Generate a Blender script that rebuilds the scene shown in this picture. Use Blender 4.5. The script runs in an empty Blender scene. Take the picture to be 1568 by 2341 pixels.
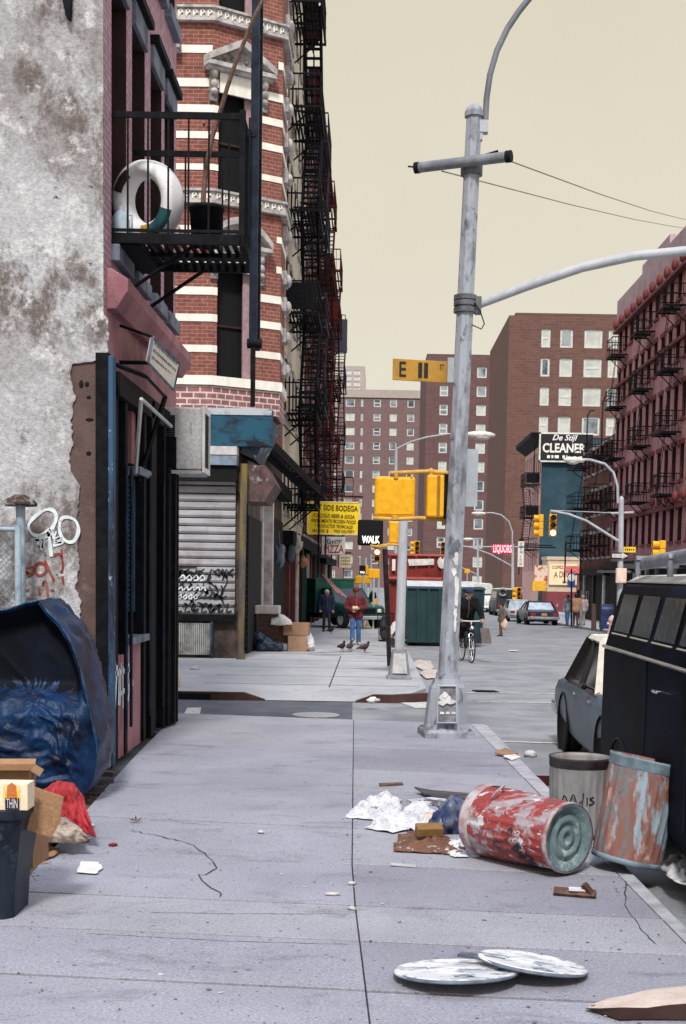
SUN_E, EXPO = 2.7, 0.35
import bpy, math, random
from mathutils import Vector, Matrix, noise
random.seed(11)
scn = bpy.context.scene
col = scn.collection
V = Vector
PI = math.pi
# ---------------------------------------------------------------- camera (a view camera: level-ish body, shifted frame)
FPX, PITCH, ROLL, CAMZ = 3000.0, .085, .017, 2.0
_R0, _U0, _F = V((1, 0, 0)), V((0, math.sin(PITCH), math.cos(PITCH))), V((0, math.cos(PITCH), -math.sin(PITCH)))
_R = math.cos(ROLL) * _R0 + math.sin(ROLL) * _U0
_U = -math.sin(ROLL) * _R0 + math.cos(ROLL) * _U0
SX = math.sin(ROLL) * math.tan(PITCH) - (850 - 784) / FPX
SY = math.cos(ROLL) * math.tan(PITCH) + (1313 - 1170) / FPX
CAM = V((0, 0, CAMZ))

def ray(px, py):                      # survey helpers: sight lines used to measure where things stand
    return _F + ((px - 784) / FPX + SX) * _R + (-(py - 1170) / FPX + SY) * _U

def PY(px, py, Y):
    d = ray(px, py); return CAM + d * (Y / d.y)

def PX(px, py, X):
    d = ray(px, py); return CAM + d * (X / d.x)

def gz(y):                            # the avenue falls gently away to the north
    return -.015 * (min(max(y, 32), 92) - 32)

def G(px, py, dz=0.0):
    d = ray(px, py); Y = 20.0
    for _ in range(40):
        z = gz(Y) + dz
        Y = (z - CAMZ) / d.z * d.y
    return CAM + d * (Y / d.y)

def lerp(a, b, t): return a + (b - a) * t

# ---------------------------------------------------------------- objects
ORG = {}

def tag(o, label=None, cat=None, group=None, kind=None):
    if label: o['label'] = label
    if cat: o['category'] = cat
    if group: o['group'] = group
    if kind: o['kind'] = kind
    return o

def thing(name, label, cat, loc, group=None):
    o = bpy.data.objects.new(name, None); col.objects.link(o)
    o.empty_display_size = .2
    o.location = V(loc); ORG[o.name] = V(loc)
    return tag(o, label, cat, group)

def copy_tree(o, parent=None):
    c = o.copy(); col.objects.link(c)
    if parent: c.parent = parent
    for ch in list(o.children): copy_tree(ch, c)
    return c

def dup(o, loc, rz=0.0, label=None, scale=None):
    c = copy_tree(o); c.location = V(loc); c.rotation_euler = (0, 0, rz)
    if label: c['label'] = label
    if scale: c.scale = (scale,) * 3
    return c

class MB:
    """collects faces in world coordinates; build() links them as one mesh object"""
    def __init__(s): s.v, s.f, s.m, s.s = [], [], [], []
    def add(s, vs, fs, mi=0, sm=False):
        o = len(s.v); s.v += [V(p) for p in vs]
        for f in fs: s.f.append([i + o for i in f]); s.m.append(mi); s.s.append(sm)
        return s
    def box(s, c, sz, rz=0.0, mi=0, M=None):
        c = V(c); hx, hy, hz = sz[0] / 2, sz[1] / 2, sz[2] / 2
        vs = [V((x, y, z)) for z in (-hz, hz) for x, y in ((-hx, -hy), (hx, -hy), (hx, hy), (-hx, hy))]
        Q = M if M is not None else Matrix.Rotation(rz, 3, 'Z')
        return s.add([Q @ p + c for p in vs], [(0, 3, 2, 1), (4, 5, 6, 7), (0, 1, 5, 4), (1, 2, 6, 5), (2, 3, 7, 6), (3, 0, 4, 7)], mi)
    def bx(s, x0, x1, y0, y1, z0, z1, mi=0):
        return s.box(((x0 + x1) / 2, (y0 + y1) / 2, (z0 + z1) / 2), (abs(x1 - x0), abs(y1 - y0), abs(z1 - z0)), 0, mi)
    def quad(s, *p, mi=0, sm=False): return s.add(p, [tuple(range(len(p)))], mi, sm)
    def prism(s, poly, vec, mi=0):
        n = len(poly); vec = V(vec); a = [V(p) for p in poly]; b = [p + vec for p in a]
        fs = [tuple(range(n))[::-1], tuple(range(n, 2 * n))] + [(i, (i + 1) % n, n + (i + 1) % n, n + i) for i in range(n)]
        return s.add(a + b, fs, mi)
    def tube(s, pts, r, n=8, mi=0, cap=True, sm=True, flat=None):
        pts = [V(p) for p in pts]; k = len(pts)
        rs = r if isinstance(r, (list, tuple)) else [r] * k
        t0 = (pts[1] - pts[0]).normalized()
        a = t0.orthogonal().normalized()
        if abs(t0.z) > .9: a = (V((1, 0, 0)) - t0 * t0.x).normalized()
        vs = []
        for i, p in enumerate(pts):
            t = ((pts[min(i + 1, k - 1)] - p).normalized() + (p - pts[max(i - 1, 0)]).normalized())
            t = t.normalized() if t.length > 1e-6 else t0
            a = (a - t * a.dot(t)); a = a.normalized() if a.length > 1e-6 else t.orthogonal().normalized()
            b = t.cross(a)
            for j in range(n):
                w = 2 * PI * (j + .5) / n
                vs.append(p + (a * math.cos(w) + b * math.sin(w)) * rs[i])
        fs = [(i * n + j, i * n + (j + 1) % n, (i + 1) * n + (j + 1) % n, (i + 1) * n + j) for i in range(k - 1) for j in range(n)]
        s.add(vs, fs, mi, sm and n > 4)
        if cap: s.add(vs[:n], [tuple(range(n))[::-1]], mi); s.add(vs[-n:], [tuple(range(n))], mi)
        return s
    def bar(s, a, b, w=.03, h=None, mi=0):           # square bar between two points
        return s.tube([a, b], w * .7071, 4, mi, True, False)
    def lathe(s, prof, n=24, M=None, mi=0, sm=True, wob=None):
        M = M or Matrix.Identity(4); vs = []
        for i, (r, z) in enumerate(prof):
            for j in range(n):
                w = 2 * PI * j / n; rr = r * (wob(j / n, i) if wob else 1)
                vs.append(M @ V((rr * math.cos(w), rr * math.sin(w), z)))
        k = len(prof)
        s.add(vs, [(i * n + j, i * n + (j + 1) % n, (i + 1) * n + (j + 1) % n, (i + 1) * n + j) for i in range(k - 1) for j in range(n)], mi, sm)
        return s
    def disc(s, r, z, n=24, M=None, mi=0, up=True):
        M = M or Matrix.Identity(4)
        vs = [M @ V((r * math.cos(2 * PI * j / n), r * math.sin(2 * PI * j / n), z)) for j in range(n)]
        return s.add(vs, [tuple(range(n)) if up else tuple(range(n))[::-1]], mi)
    def sph(s, c, r, n=12, m=8, mi=0, M=None, jit=0.0, seed=0):
        c = V(c); r = V(r) if not isinstance(r, (int, float)) else V((r, r, r)); vs = []
        for i in range(m + 1):
            ph = PI * i / m
            for j in range(n):
                th = 2 * PI * j / n
                p = V((math.sin(ph) * math.cos(th), math.sin(ph) * math.sin(th), math.cos(ph)))
                k = 1 + (jit * noise.noise(p * 2.3 + V((seed, seed * .7, 0))) if jit else 0)
                p = V((p.x * r.x * k, p.y * r.y * k, p.z * r.z * k))
                vs.append((M @ p if M else p) + c)
        return s.add(vs, [(i * n + j, (i + 1) * n + j, (i + 1) * n + (j + 1) % n, i * n + (j + 1) % n) for i in range(m) for j in range(n)], mi, True)
    def loft(s, rings, mi=0, sm=True, cap=True, closed=True):
        n = len(rings[0]); k = len(rings); vs = [p for r in rings for p in r]
        w = n if closed else n - 1
        s.add(vs, [(i * n + j, i * n + (j + 1) % n, (i + 1) * n + (j + 1) % n, (i + 1) * n + j) for i in range(k - 1) for j in range(w)], mi, sm)
        if cap: s.add(rings[0], [tuple(range(n))[::-1]], mi); s.add(rings[-1], [tuple(range(n))], mi)
        return s
    def text(s, txt, o, ux, uy, size, ext=.004, mi=0, width=None, shear=0.0, bold=0.0, align='CENTER'):
        """lettering on the plane through o with axes ux (reading direction) and uy (up)"""
        cu = bpy.data.curves.new('t', 'FONT'); cu.body = txt; cu.size = 1; cu.align_x = align; cu.align_y = 'CENTER'
        cu.shear = shear; cu.offset = bold; cu.resolution_u = 3
        ob = bpy.data.objects.new('t', cu); col.objects.link(ob)
        bpy.context.view_layer.update()
        me = bpy.data.meshes.new_from_object(ob.evaluated_get(bpy.context.evaluated_depsgraph_get()))
        ux, uy = V(ux).normalized(), V(uy).normalized(); nn = ux.cross(uy)
        xs = [v.co.x for v in me.vertices] or [0, 1]; w = max(xs) - min(xs)
        kx = (width / w) if width else size
        s.add([V(o) + ux * v.co.x * kx + uy * v.co.y * size + nn * ext for v in me.vertices], [tuple(p.vertices) for p in me.polygons], mi)
        bpy.data.objects.remove(ob); bpy.data.curves.remove(cu); bpy.data.meshes.remove(me)
        return s
    def mesh(s, org):
        me = bpy.data.meshes.new('m')
        me.from_pydata([tuple(p - org) for p in s.v], [], s.f)
        me.polygons.foreach_set('material_index', s.m); me.polygons.foreach_set('use_smooth', s.s)
        me.validate(); me.update(); return me
    def build(s, name, mats, parent=None, org=None, bevel=0.0, seg=2, split=False):
        if not s.v: return None
        if split:                                   # every loose piece becomes an object of its own
            par = list(range(len(s.v)))
            def find(i):
                while par[i] != i: par[i] = par[par[i]]; i = par[i]
                return i
            for f in s.f:
                for i in f[1:]: par[find(i)] = find(f[0])
            parts = {}
            for k, f in enumerate(s.f): parts.setdefault(find(f[0]), []).append(k)
            for ks in parts.values():
                q = MB(); mp = {}
                for k in ks:
                    for i in s.f[k]:
                        if i not in mp: mp[i] = len(q.v); q.v.append(s.v[i])
                    q.f.append([mp[i] for i in s.f[k]]); q.m.append(s.m[k]); q.s.append(s.s[k])
                o = q.build(name, mats, parent, org, bevel, seg)
            return o
        if parent is not None: o0 = ORG[parent.name]
        elif org is not None: o0 = V(org)
        else:
            xs = [p.x for p in s.v]; ys = [p.y for p in s.v]; o0 = V(((min(xs) + max(xs)) / 2, (min(ys) + max(ys)) / 2, min(p.z for p in s.v)))
        me = s.mesh(o0)
        for m in (mats if isinstance(mats, (list, tuple)) else [mats]): me.materials.append(m)
        ob = bpy.data.objects.new(name, me); col.objects.link(ob)
        ORG[ob.name] = o0
        if parent is not None: ob.parent = parent
        else: ob.location = o0
        if bevel:
            b = ob.modifiers.new('b', 'BEVEL'); b.width = bevel; b.segments = seg; b.limit_method = 'ANGLE'; b.angle_limit = .6
        return ob

def blob(name, caps, voxel, mats, parent=None, org=None, smooth=3, disp=0.0, dscale=6.0):
    """one continuous skin grown over tapered limbs: caps = [(p0, r0, p1, r1, material)]"""
    b = MB()
    for p0, r0, p1, r1, mi in caps:
        p0, p1 = V(p0), V(p1)
        if (p1 - p0).length < 1e-4: b.sph(p0, r0, 14, 10)
        else:
            b.sph(p0, r0, 12, 8); b.sph(p1, r1, 12, 8); b.tube([p0, p1], [r0, r1], 12)
    o0 = ORG[parent.name] if parent is not None else V(org if org is not None else (0, 0, 0))
    me = b.mesh(o0); ob = bpy.data.objects.new('t', me); col.objects.link(ob)
    r = ob.modifiers.new('r', 'REMESH'); r.mode = 'VOXEL'; r.voxel_size = voxel
    sm = ob.modifiers.new('s', 'SMOOTH'); sm.iterations = smooth; sm.factor = .5
    bpy.context.view_layer.update()
    m2 = bpy.data.meshes.new_from_object(ob.evaluated_get(bpy.context.evaluated_depsgraph_get()))
    bpy.data.objects.remove(ob); bpy.data.meshes.remove(me)
    if disp:
        for v in m2.vertices: v.co += v.normal * disp * (noise.noise(v.co * dscale) + .5 * noise.noise(v.co * dscale * 2.7))
    for m in mats: m2.materials.append(m)
    for p in m2.polygons:
        c = p.center + o0; best, bi = 1e9, 0
        for p0, r0, p1, r1, mi in caps:
            p0, p1 = V(p0), V(p1); d = p1 - p0; L = d.length_squared
            t = 0 if L < 1e-8 else min(1, max(0, (c - p0).dot(d) / L))
            q = ((c - p0 - d * t).length) / lerp(r0, r1, t)
            if q < best: best, bi = q, mi
        p.material_index = bi; p.use_smooth = True
    o = bpy.data.objects.new(name, m2); col.objects.link(o); ORG[o.name] = o0
    if parent is not None: o.parent = parent
    else: o.location = o0
    return o

# ---------------------------------------------------------------- materials (all procedural)
MAT = {}
def _nt(name):
    m = bpy.data.materials.new(name); m.use_nodes = True; nt = m.node_tree
    return m, nt, nt.nodes['Principled BSDF'], nt.nodes.new, nt.links.new

def _ramp(nt, fac, a, b, ca=(0, 0, 0, 1), cb=(1, 1, 1, 1)):
    r = nt.nodes.new('ShaderNodeValToRGB'); r.color_ramp.elements[0].position = a; r.color_ramp.elements[1].position = b
    r.color_ramp.elements[0].color = ca; r.color_ramp.elements[1].color = cb
    nt.links.new(fac, r.inputs[0]); return r.outputs[0]

def _noise(nt, vec, scale, detail=5, rough=.6, dist=0.0):
    n = nt.nodes.new('ShaderNodeTexNoise'); n.inputs['Scale'].default_value = scale; n.inputs['Detail'].default_value = detail
    n.inputs['Roughness'].default_value = rough; n.inputs['Distortion'].default_value = dist
    if vec is not None: nt.links.new(vec, n.inputs['Vector'])
    return n.outputs['Fac']

def _mix(nt, fac, a, b, mode='MIX'):
    m = nt.nodes.new('ShaderNodeMix'); m.data_type = 'RGBA'; m.blend_type = mode
    for k, val in ((0, fac), (6, a), (7, b)):
        if isinstance(val, (int, float)): m.inputs[k].default_value = val
        elif isinstance(val, tuple): m.inputs[k].default_value = (*val, 1) if len(val) == 3 else val
        else: nt.links.new(val, m.inputs[k])
    return m.outputs[2]

def _pos(nt, stretch=None, obj=False):
    if obj: p = nt.nodes.new('ShaderNodeTexCoord').outputs['Object']
    else: p = nt.nodes.new('ShaderNodeNewGeometry').outputs['Position']
    if stretch:
        m = nt.nodes.new('ShaderNodeMapping'); m.inputs['Scale'].default_value = stretch
        nt.links.new(p, m.inputs[0]); p = m.outputs[0]
    return p

def _bump(nt, bsdf, h, strength, dist=.02):
    b = nt.nodes.new('ShaderNodeBump'); b.inputs['Strength'].default_value = strength; b.inputs['Distance'].default_value = dist
    nt.links.new(h, b.inputs['Height']); nt.links.new(b.outputs[0], bsdf.inputs['Normal'])

def mat(name, c, c2=None, rough=.75, metal=0.0, scale=4.0, lo=.42, hi=.62, stretch=None, bump=0.0, bscale=40.0, grime=None, gs=1.3, glo=.5, ghi=.75,
        spec=.35, obj=False, emit=None, es=1.0, detail=6, fine=.15):
    if name in MAT: return MAT[name]
    m, nt, b, N, L = _nt(name); MAT[name] = m
    p = _pos(nt, stretch, obj)
    c2 = c2 or tuple(x * .8 for x in c)
    colr = _mix(nt, _ramp(nt, _noise(nt, p, scale, detail), lo, hi), c, c2)
    if fine:
        g = _noise(nt, _pos(nt, None, obj), 90, 3, .7)
        colr = _mix(nt, 1.0, colr, _ramp(nt, g, .3, .7, (1 - fine,) * 3 + (1,), (1 + fine,) * 3 + (1,)), 'MULTIPLY')
    if grime: colr = _mix(nt, _ramp(nt, _noise(nt, _pos(nt, None, obj), gs, 8, .65), glo, ghi), colr, grime)
    L(colr, b.inputs['Base Color'])
    b.inputs['Roughness'].default_value = rough; b.inputs['Metallic'].default_value = metal
    b.inputs['Specular IOR Level'].default_value = spec
    if bump: _bump(nt, b, _noise(nt, _pos(nt, None, obj), bscale, 6), bump)
    if emit:
        b.inputs['Emission Color'].default_value = (*emit, 1); b.inputs['Emission Strength'].default_value = es
    return m

def brick(name, c1, c2, mortar, bw=.215, bh=.072, ms=.009, dirt=(.03, .02, .02), dlo=.5, dhi=.85, bump=.4, paint=None, plo=.5, phi=.6):
    if name in MAT: return MAT[name]
    m, nt, b, N, L = _nt(name); MAT[name] = m
    s = N('ShaderNodeSeparateXYZ'); L(_pos(nt), s.inputs[0])
    a = N('ShaderNodeMath'); a.operation = 'ADD'; L(s.outputs[0], a.inputs[0]); L(s.outputs[1], a.inputs[1])
    cmb = N('ShaderNodeCombineXYZ'); L(a.outputs[0], cmb.inputs[0]); L(s.outputs[2], cmb.inputs[1])
    t = N('ShaderNodeTexBrick'); L(cmb.outputs[0], t.inputs['Vector'])
    t.inputs['Scale'].default_value = 1; t.inputs['Brick Width'].default_value = bw; t.inputs['Row Height'].default_value = bh
    t.inputs['Mortar Size'].default_value = ms; t.inputs['Mortar Smooth'].default_value = .3; t.inputs['Bias'].default_value = -.1
    t.inputs['Color1'].default_value = (*c1, 1); t.inputs['Color2'].default_value = (*c2, 1); t.inputs['Mortar'].default_value = (*mortar, 1)
    colr = t.outputs['Color']
    colr = _mix(nt, 1.0, colr, _ramp(nt, _noise(nt, _pos(nt), 7, 6), .3, .7, (.72,) * 3 + (1,), (1.22,) * 3 + (1,)), 'MULTIPLY')
    if paint: colr = _mix(nt, _ramp(nt, _noise(nt, _pos(nt), .9, 7, .65), plo, phi), colr, paint)
    colr = _mix(nt, _ramp(nt, _noise(nt, _pos(nt, (1, 1, .35)), 1.1, 8, .65), dlo, dhi), colr, dirt)
    L(colr, b.inputs['Base Color']); b.inputs['Roughness'].default_value = .88; b.inputs['Specular IOR Level'].default_value = .2
    inv = N('ShaderNodeMath'); inv.operation = 'SUBTRACT'; inv.inputs[0].default_value = 1; L(t.outputs['Fac'], inv.inputs[1])
    _bump(nt, b, inv.outputs[0], bump, .01)
    return m

def glass(name, c=(.02, .025, .03), rough=.08):
    if name in MAT: return MAT[name]
    m = mat(name, c, tuple(x * 1.8 + .004 for x in c), rough=rough, spec=.6, scale=1.7, fine=0)
    return m

def peel(name, layers, base, rough=.7, metal=0.0, bump=.3, obj=False):
    """paint coats worn through to what lies beneath: layers = [(colour, noise scale, lo, hi, stretch)]"""
    if name in MAT: return MAT[name]
    m, nt, b, N, L = _nt(name); MAT[name] = m
    colr = _mix(nt, _ramp(nt, _noise(nt, _pos(nt, None, obj), 14, 6), .35, .7), base, tuple(x * .7 for x in base))
    h = None
    for c, sc, lo, hi, st in layers:
        f = _ramp(nt, _noise(nt, _pos(nt, st, obj), sc, 9, .68, .3), lo, hi)
        colr = _mix(nt, f, colr, c); h = f
    L(colr, b.inputs['Base Color']); b.inputs['Roughness'].default_value = rough; b.inputs['Metallic'].default_value = metal
    b.inputs['Specular IOR Level'].default_value = .3
    if bump: _bump(nt, b, h, bump, .006)
    return m

BLK = mat('black iron paint', (.004, .0045, .006), (.009, .010, .014), rough=.7, scale=9, spec=.10)
NAVY = mat('navy iron paint', (.006, .010, .022), (.014, .026, .05), rough=.55, scale=5, grime=(.003, .003, .004), spec=.15)
RUSTIRON = mat('red oxide iron', (.085, .016, .013), (.030, .008, .008), spec=.12, rough=.8, scale=3)
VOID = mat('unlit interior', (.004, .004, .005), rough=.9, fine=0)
WHITE = mat('white paint', (.74, .73, .70), (.55, .54, .52), scale=3, grime=(.3, .28, .26), glo=.55, ghi=.9)
STEEL = peel('weathered galvanised steel', [((.34, .36, .40), 3, .4, .6, (1, 1, .3)), ((.15, .16, .19), 7, .55, .75, (1, 1, .5))], (.24, .25, .28), rough=.55, bump=.1)
YEL = mat('signal yellow', (.82, .42, .008), (.74, .34, .005), rough=.5, scale=14, grime=(.35, .18, .02), gs=6, glo=.62, ghi=.9)
RUBBER = mat('tyre rubber', (.012, .012, .013), rough=.85)
CHROME = mat('chrome', (.75, .77, .8), rough=.18, metal=1.0, fine=0)
CARD = mat('corrugated cardboard', (.33, .19, .10), (.27, .15, .08), scale=3, rough=.9)
PAPER = mat('paper litter', (.72, .71, .72), (.5, .49, .5), scale=6, rough=.9)
# ================================================================ ground, road, sidewalks
ASPH = mat('asphalt', (.27, .28, .30), (.20, .208, .225), scale=1.2, rough=.9, grime=(.19, .19, .215), gs=.6, glo=.5, ghi=.8, bump=.35, bscale=120, fine=.3)
ASPH2 = mat('fresh asphalt patch', (.105, .112, .138), (.08, .086, .106), scale=2.5, rough=.9, bump=.35, bscale=120, fine=.35)
def conc_mat(name, a, b, g):
    m, nt, bs, N, L = _nt(name); MAT[name] = m
    p = _pos(nt)
    c = _mix(nt, _ramp(nt, _noise(nt, p, .55, 9, .66), .38, .62), a, b)
    c = _mix(nt, _ramp(nt, _noise(nt, _pos(nt, (.75, 1.35, 1)), 1.5, 10, .74, .5), .54, .70), c, g)
    c = _mix(nt, _ramp(nt, _noise(nt, p, 1.05, 10, .72, .6), .60, .66), c, tuple(x * .84 for x in a))   # old damp stains
    c = _mix(nt, _ramp(nt, _noise(nt, p, 5.5, 9, .75), .58, .74), c, tuple(x * .78 for x in b))
    c = _mix(nt, 1.0, c, _ramp(nt, _noise(nt, p, 62, 5, .85), .30, .70, (.54,) * 3 + (1,), (1.38,) * 3 + (1,)), 'MULTIPLY')
    c = _mix(nt, _ramp(nt, _noise(nt, p, 26, 3, .55), .685, .70), c, (.06, .052, .06))
    vo = N('ShaderNodeTexVoronoi'); vo.inputs['Scale'].default_value = 2.3; L(p, vo.inputs['Vector'])
    c = _mix(nt, _ramp(nt, vo.outputs['Distance'], .035, .055, (1, 1, 1, 1), (0, 0, 0, 1)), c, (.17, .168, .19))   # trodden gum
    c = _mix(nt, _ramp(nt, _noise(nt, p, 140, 2, .6), .63, .70), c, (.10, .10, .115))
    L(c, bs.inputs['Base Color']); bs.inputs['Roughness'].default_value = .9; bs.inputs['Specular IOR Level'].default_value = .2
    _bump(nt, bs, _noise(nt, p, 130, 5, .7), .35, .006)
    return m
CONC = conc_mat('sidewalk concrete', (.325, .330, .388), (.262, .264, .316), (.182, .180, .218))
CONC2 = conc_mat('pale corner concrete', (.44, .45, .47), (.36, .365, .39), (.27, .275, .295))
CURBM = mat('steel faced curb', (.40, .40, .44), (.27, .27, .30), scale=5)
CURBR = mat('rusty red curb', (.075, .03, .026), (.04, .018, .018), scale=6)
DIRT = mat('packed dirt', (.12, .085, .07), (.06, .045, .042), scale=9, bump=.8, bscale=30, rough=1, grime=(.26, .22, .2), gs=22, glo=.62, ghi=.7)
LINE = mat('worn road paint', (.58, .57, .55), (.3, .3, .31), scale=9, lo=.4, hi=.7)

ys = [-12, 0, 10, 20, 32] + list(range(38, 94, 6)) + [110, 160, 240, 400, 900]
b = MB()
for i in range(len(ys) - 1):
    xs = [-400, -40, -4, 2, 7, 12, 40, 400]
    for j in range(len(xs) - 1):
        b.quad((xs[j], ys[i], gz(ys[i]) - .13), (xs[j + 1], ys[i], gz(ys[i]) - .13), (xs[j + 1], ys[i + 1], gz(ys[i + 1]) - .13), (xs[j], ys[i + 1], gz(ys[i + 1]) - .13))
tag(b.build('road', ASPH, org=(0, 0, 0)), kind='structure')
# cross street asphalt between the two corners, darker
a0, a1 = G(386, 1665, -.126), G(806, 1668, -.126)
b = MB(); z = -.126
b.quad((-9, 17.4, z), (G(806, 1660, z).x, 17.4, z), (G(806, 1600, z).x, 22.1, z), (-9, 22.1, z))
tag(b.build('cross_street', ASPH2, org=(0, 17, z)), kind='structure')

# --- near sidewalk: flags with open joints, cast over a dark bed
def LX(p, q):                     # line through two picture points as function x(y)
    return lambda y: p[0] + (q[0] - p[0]) * (y - p[1]) / (q[1] - p[1])
left_l = LX((261, 1778), (50, 2019))
ctr = lambda y: (808.0 - (y - 1660) * .010) if y < 2010 else (804.5 + (y - 2010) * .125)
cin = LX((1121, 1700), (1420, 2005))           # inner curb joint
cout = LX((1156, 1700), (1456, 2005))
rows = [(1644, .037), (1706, .045), (1757, .046), (1811, .047), (1892, .046), (1975, .043), (2069, .042), (2150, .044), (2262, .047), (2420, .05), (2640, .05), (3050, .05)]
def row_pt(line, r):
    y = rows[r][0]
    for _ in range(20): y = rows[r][0] + rows[r][1] * (line(y) - 805)
    return line(y), y
def lleft(y): return left_l(y) if y > 1752 else 384 + (y - 1650) * -.98
b = MB(); gap = 11e-3
cols = [lleft, ctr, cin, cout]
gA = lambda i: (.004, .014, .004, .014)[i]     # half joints: narrow along the walk, wider across it
gC = lambda i: (.014, .004, .014, .004)[i]
def slab(P, zt=0.0, th=.12, mi=0, g=gap, gx=.004):
    Q = []; n = len(P)
    for i in range(n):
        a, c = (P[i - 1] - P[i]).normalized(), (P[(i + 1) % n] - P[i]).normalized()
        Q.append(P[i] + a * gA(i) + c * gC(i))
    b.prism([V((p.x, p.y, zt - th)) for p in Q], (0, 0, th), mi)
for r in range(len(rows) - 1):
    for k in range(3):
        if k == 2 and r > 8: pass
        P = [G(*row_pt(cols[k], r)), G(*row_pt(cols[k], r + 1)), G(*row_pt(cols[k + 1], r + 1)), G(*row_pt(cols[k + 1], r))]
        if k == 0 and r in (2, 4):
            pass
        slab(P, random.uniform(-.003, .003), mi=1 if k == 2 else random.choice((0, 0, 2, 3)))
sw = b.build('sidewalk', [CONC, CURBM, conc_mat('older sidewalk concrete', (.290, .290, .342), (.232, .230, .276), (.160, .155, .190)), conc_mat('relaid sidewalk concrete', (.345, .350, .395), (.285, .286, .325), (.2, .195, .23))], org=(0, 8, -.13)); tag(sw, kind='structure')
m_ = sw.modifiers.new('b', 'BEVEL'); m_.width = .004; m_.segments = 2
b = MB()
P = [G(*row_pt(lleft, 0)), G(*row_pt(lleft, 2)), G(*row_pt(lleft, 11)), G(*row_pt(cin, 11)), G(*row_pt(cin, 0))]
b.prism([V((p.x * .999, p.y, -.129)) for p in P], (0, 0, .117))
tag(b.build('ground', mat('joint grit', (.035, .032, .035), rough=1)), kind='structure')
# the walk continues behind the camera
# cracks: dark strips laid over the slabs
CRK = mat('dark crack grit', (.05, .045, .05), rough=1)
def crack(pts, w=.006, jit=3.0, seed=1):
    random.seed(seed); q = []
    for i in range(len(pts) - 1):
        (x0, y0), (x1, y1) = pts[i], pts[i + 1]; n = max(2, int(math.hypot(x1 - x0, y1 - y0) / 9))
        for k in range(n): q.append((lerp(x0, x1, k / n) + random.uniform(-jit, jit), lerp(y0, y1, k / n) + random.uniform(-jit, jit) * .45))
    q.append(pts[-1]); b = MB(); L, Rr = [], []
    for i in range(len(q)):
        p = G(*q[i]); n = G(*q[min(i + 1, len(q) - 1)]) - G(*q[max(i - 1, 0)]); t = V((-n.y, n.x, 0)).normalized() * w * random.uniform(.4, 1.1) * (.35 if i in (0, len(q) - 1) else 1)
        L.append(V((p.x + t.x, p.y + t.y, .0045))); Rr.append(V((p.x - t.x, p.y - t.y, .0045)))
    for i in range(len(q) - 1): b.quad(L[i], Rr[i], Rr[i + 1], L[i + 1])
    return b.build('crack', CRK, sw)
crack([(298, 1899), (350, 1908), (440, 1930), (475, 1958), (496, 1985), (468, 1999), (453, 2000), (460, 2014), (480, 2030), (508, 2042), (502, 2052)], .006, 3, 3)
crack([(385, 1872), (410, 1880), (480, 1886)], .004, 2, 4)
crack([(1430, 2012), (1428, 2070), (1470, 2130), (1500, 2160)], .004, 2, 5)
# (joint lines wander too)
crack([(340, 2086), (520, 2089), (800, 2090)], .0035, 1.5, 6); crack([(200, 2135), (520, 2152), (800, 2160)], .003, 1.5, 7)
random.seed(21)
# dirt strip along the building and the lot
b = MB(); nx, ny = 36, 60
E = lambda y: G(lleft(1778), 1778).x if y > 12.6 else None
p1, p2 = G(261, 1778), G(50, 2019)
for i in range(ny + 1):
    y = lerp(2.5, 13.24, i / ny); xr = lerp(p2.x, p1.x, (y - p2.y) / (p1.y - p2.y)) + .03
    for j in range(nx + 1):
        x = lerp(-7.5, xr, (j / nx) ** .6); t = noise.noise(V((x * 2.2, y * 2.2, 0))) * .022 + noise.noise(V((x * 9, y * 9, 3))) * .012
        b.v.append(V((x, y, -.03 + t - (.01 if j == nx else 0))))
for i in range(ny):
    for j in range(nx):
        a = i * (nx + 1) + j; b.f.append([a, a + 1, a + nx + 2, a + nx + 1]); b.m.append(0); b.s.append(True)
tag(b.build('dirt_ground', DIRT, org=(-4, 8, -.05)), kind='structure')

# --- far corner sidewalk with dropped kerb
FW, FE_, FY = -3.1, 1.0, 21.8
b = MB()
rx0, rx1 = G(600, 1607, -.12).x, G(812, 1607, -.12).x
yy = [FY, FY + .16, 23.3, 26, 29, 32, 36, 40, 46, 52, 60, 70, 80, 92, 104]
def edge_x(y): return FE_ - (0.55 if y < FY + .1 else .38 if y < FY + .5 else 0)
for i in range(len(yy) - 1):
    xs = [-9, -6, rx0 - .35, rx0, rx1, rx1 + .3]
    xs0, xs1 = xs + [edge_x(yy[i])], xs + [edge_x(yy[i + 1])]
    def zt(x, y):
        base = gz(y)
        if y < 23.0 and rx0 - .01 <= x <= rx1 + .01: return base - .115 * (1 - max(0, (y - FY)) / 1.5)
        return base
    for j in range(len(xs0) - 1):
        q = [(xs0[j], yy[i]), (xs0[j + 1], yy[i]), (xs1[j + 1], yy[i + 1]), (xs1[j], yy[i + 1])]
        b.quad(*[V((x, y, zt(x, y))) for x, y in q])
    b.quad((xs0[-1], yy[i], gz(yy[i]) - .14), (xs1[-1], yy[i + 1], gz(yy[i + 1]) - .14), (xs1[-1], yy[i + 1], gz(yy[i + 1])), (xs0[-1], yy[i], gz(yy[i])), mi=1)
tag(b.build('sidewalk', [CONC2, CURBM], org=(-1, 25, -.13)), kind='structure')
b = MB()
for x0, x1, h0, h1 in ((-9, rx0 - .35, 0, 0), (rx0 - .35, rx0, 0, -.113), (rx1, rx1 + .3, -.113, 0), (rx1 + .3, FE_ - .55, 0, 0)):
    b.add([(x0, FY - .03, -.14), (x1, FY - .03, -.14), (x1, FY - .03, h1 + .006), (x0, FY - .03, h0 + .006), (x0, FY + .1, h0 + .006), (x1, FY + .1, h1 + .006)], [(0, 1, 2, 3), (3, 2, 5, 4)])
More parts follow.
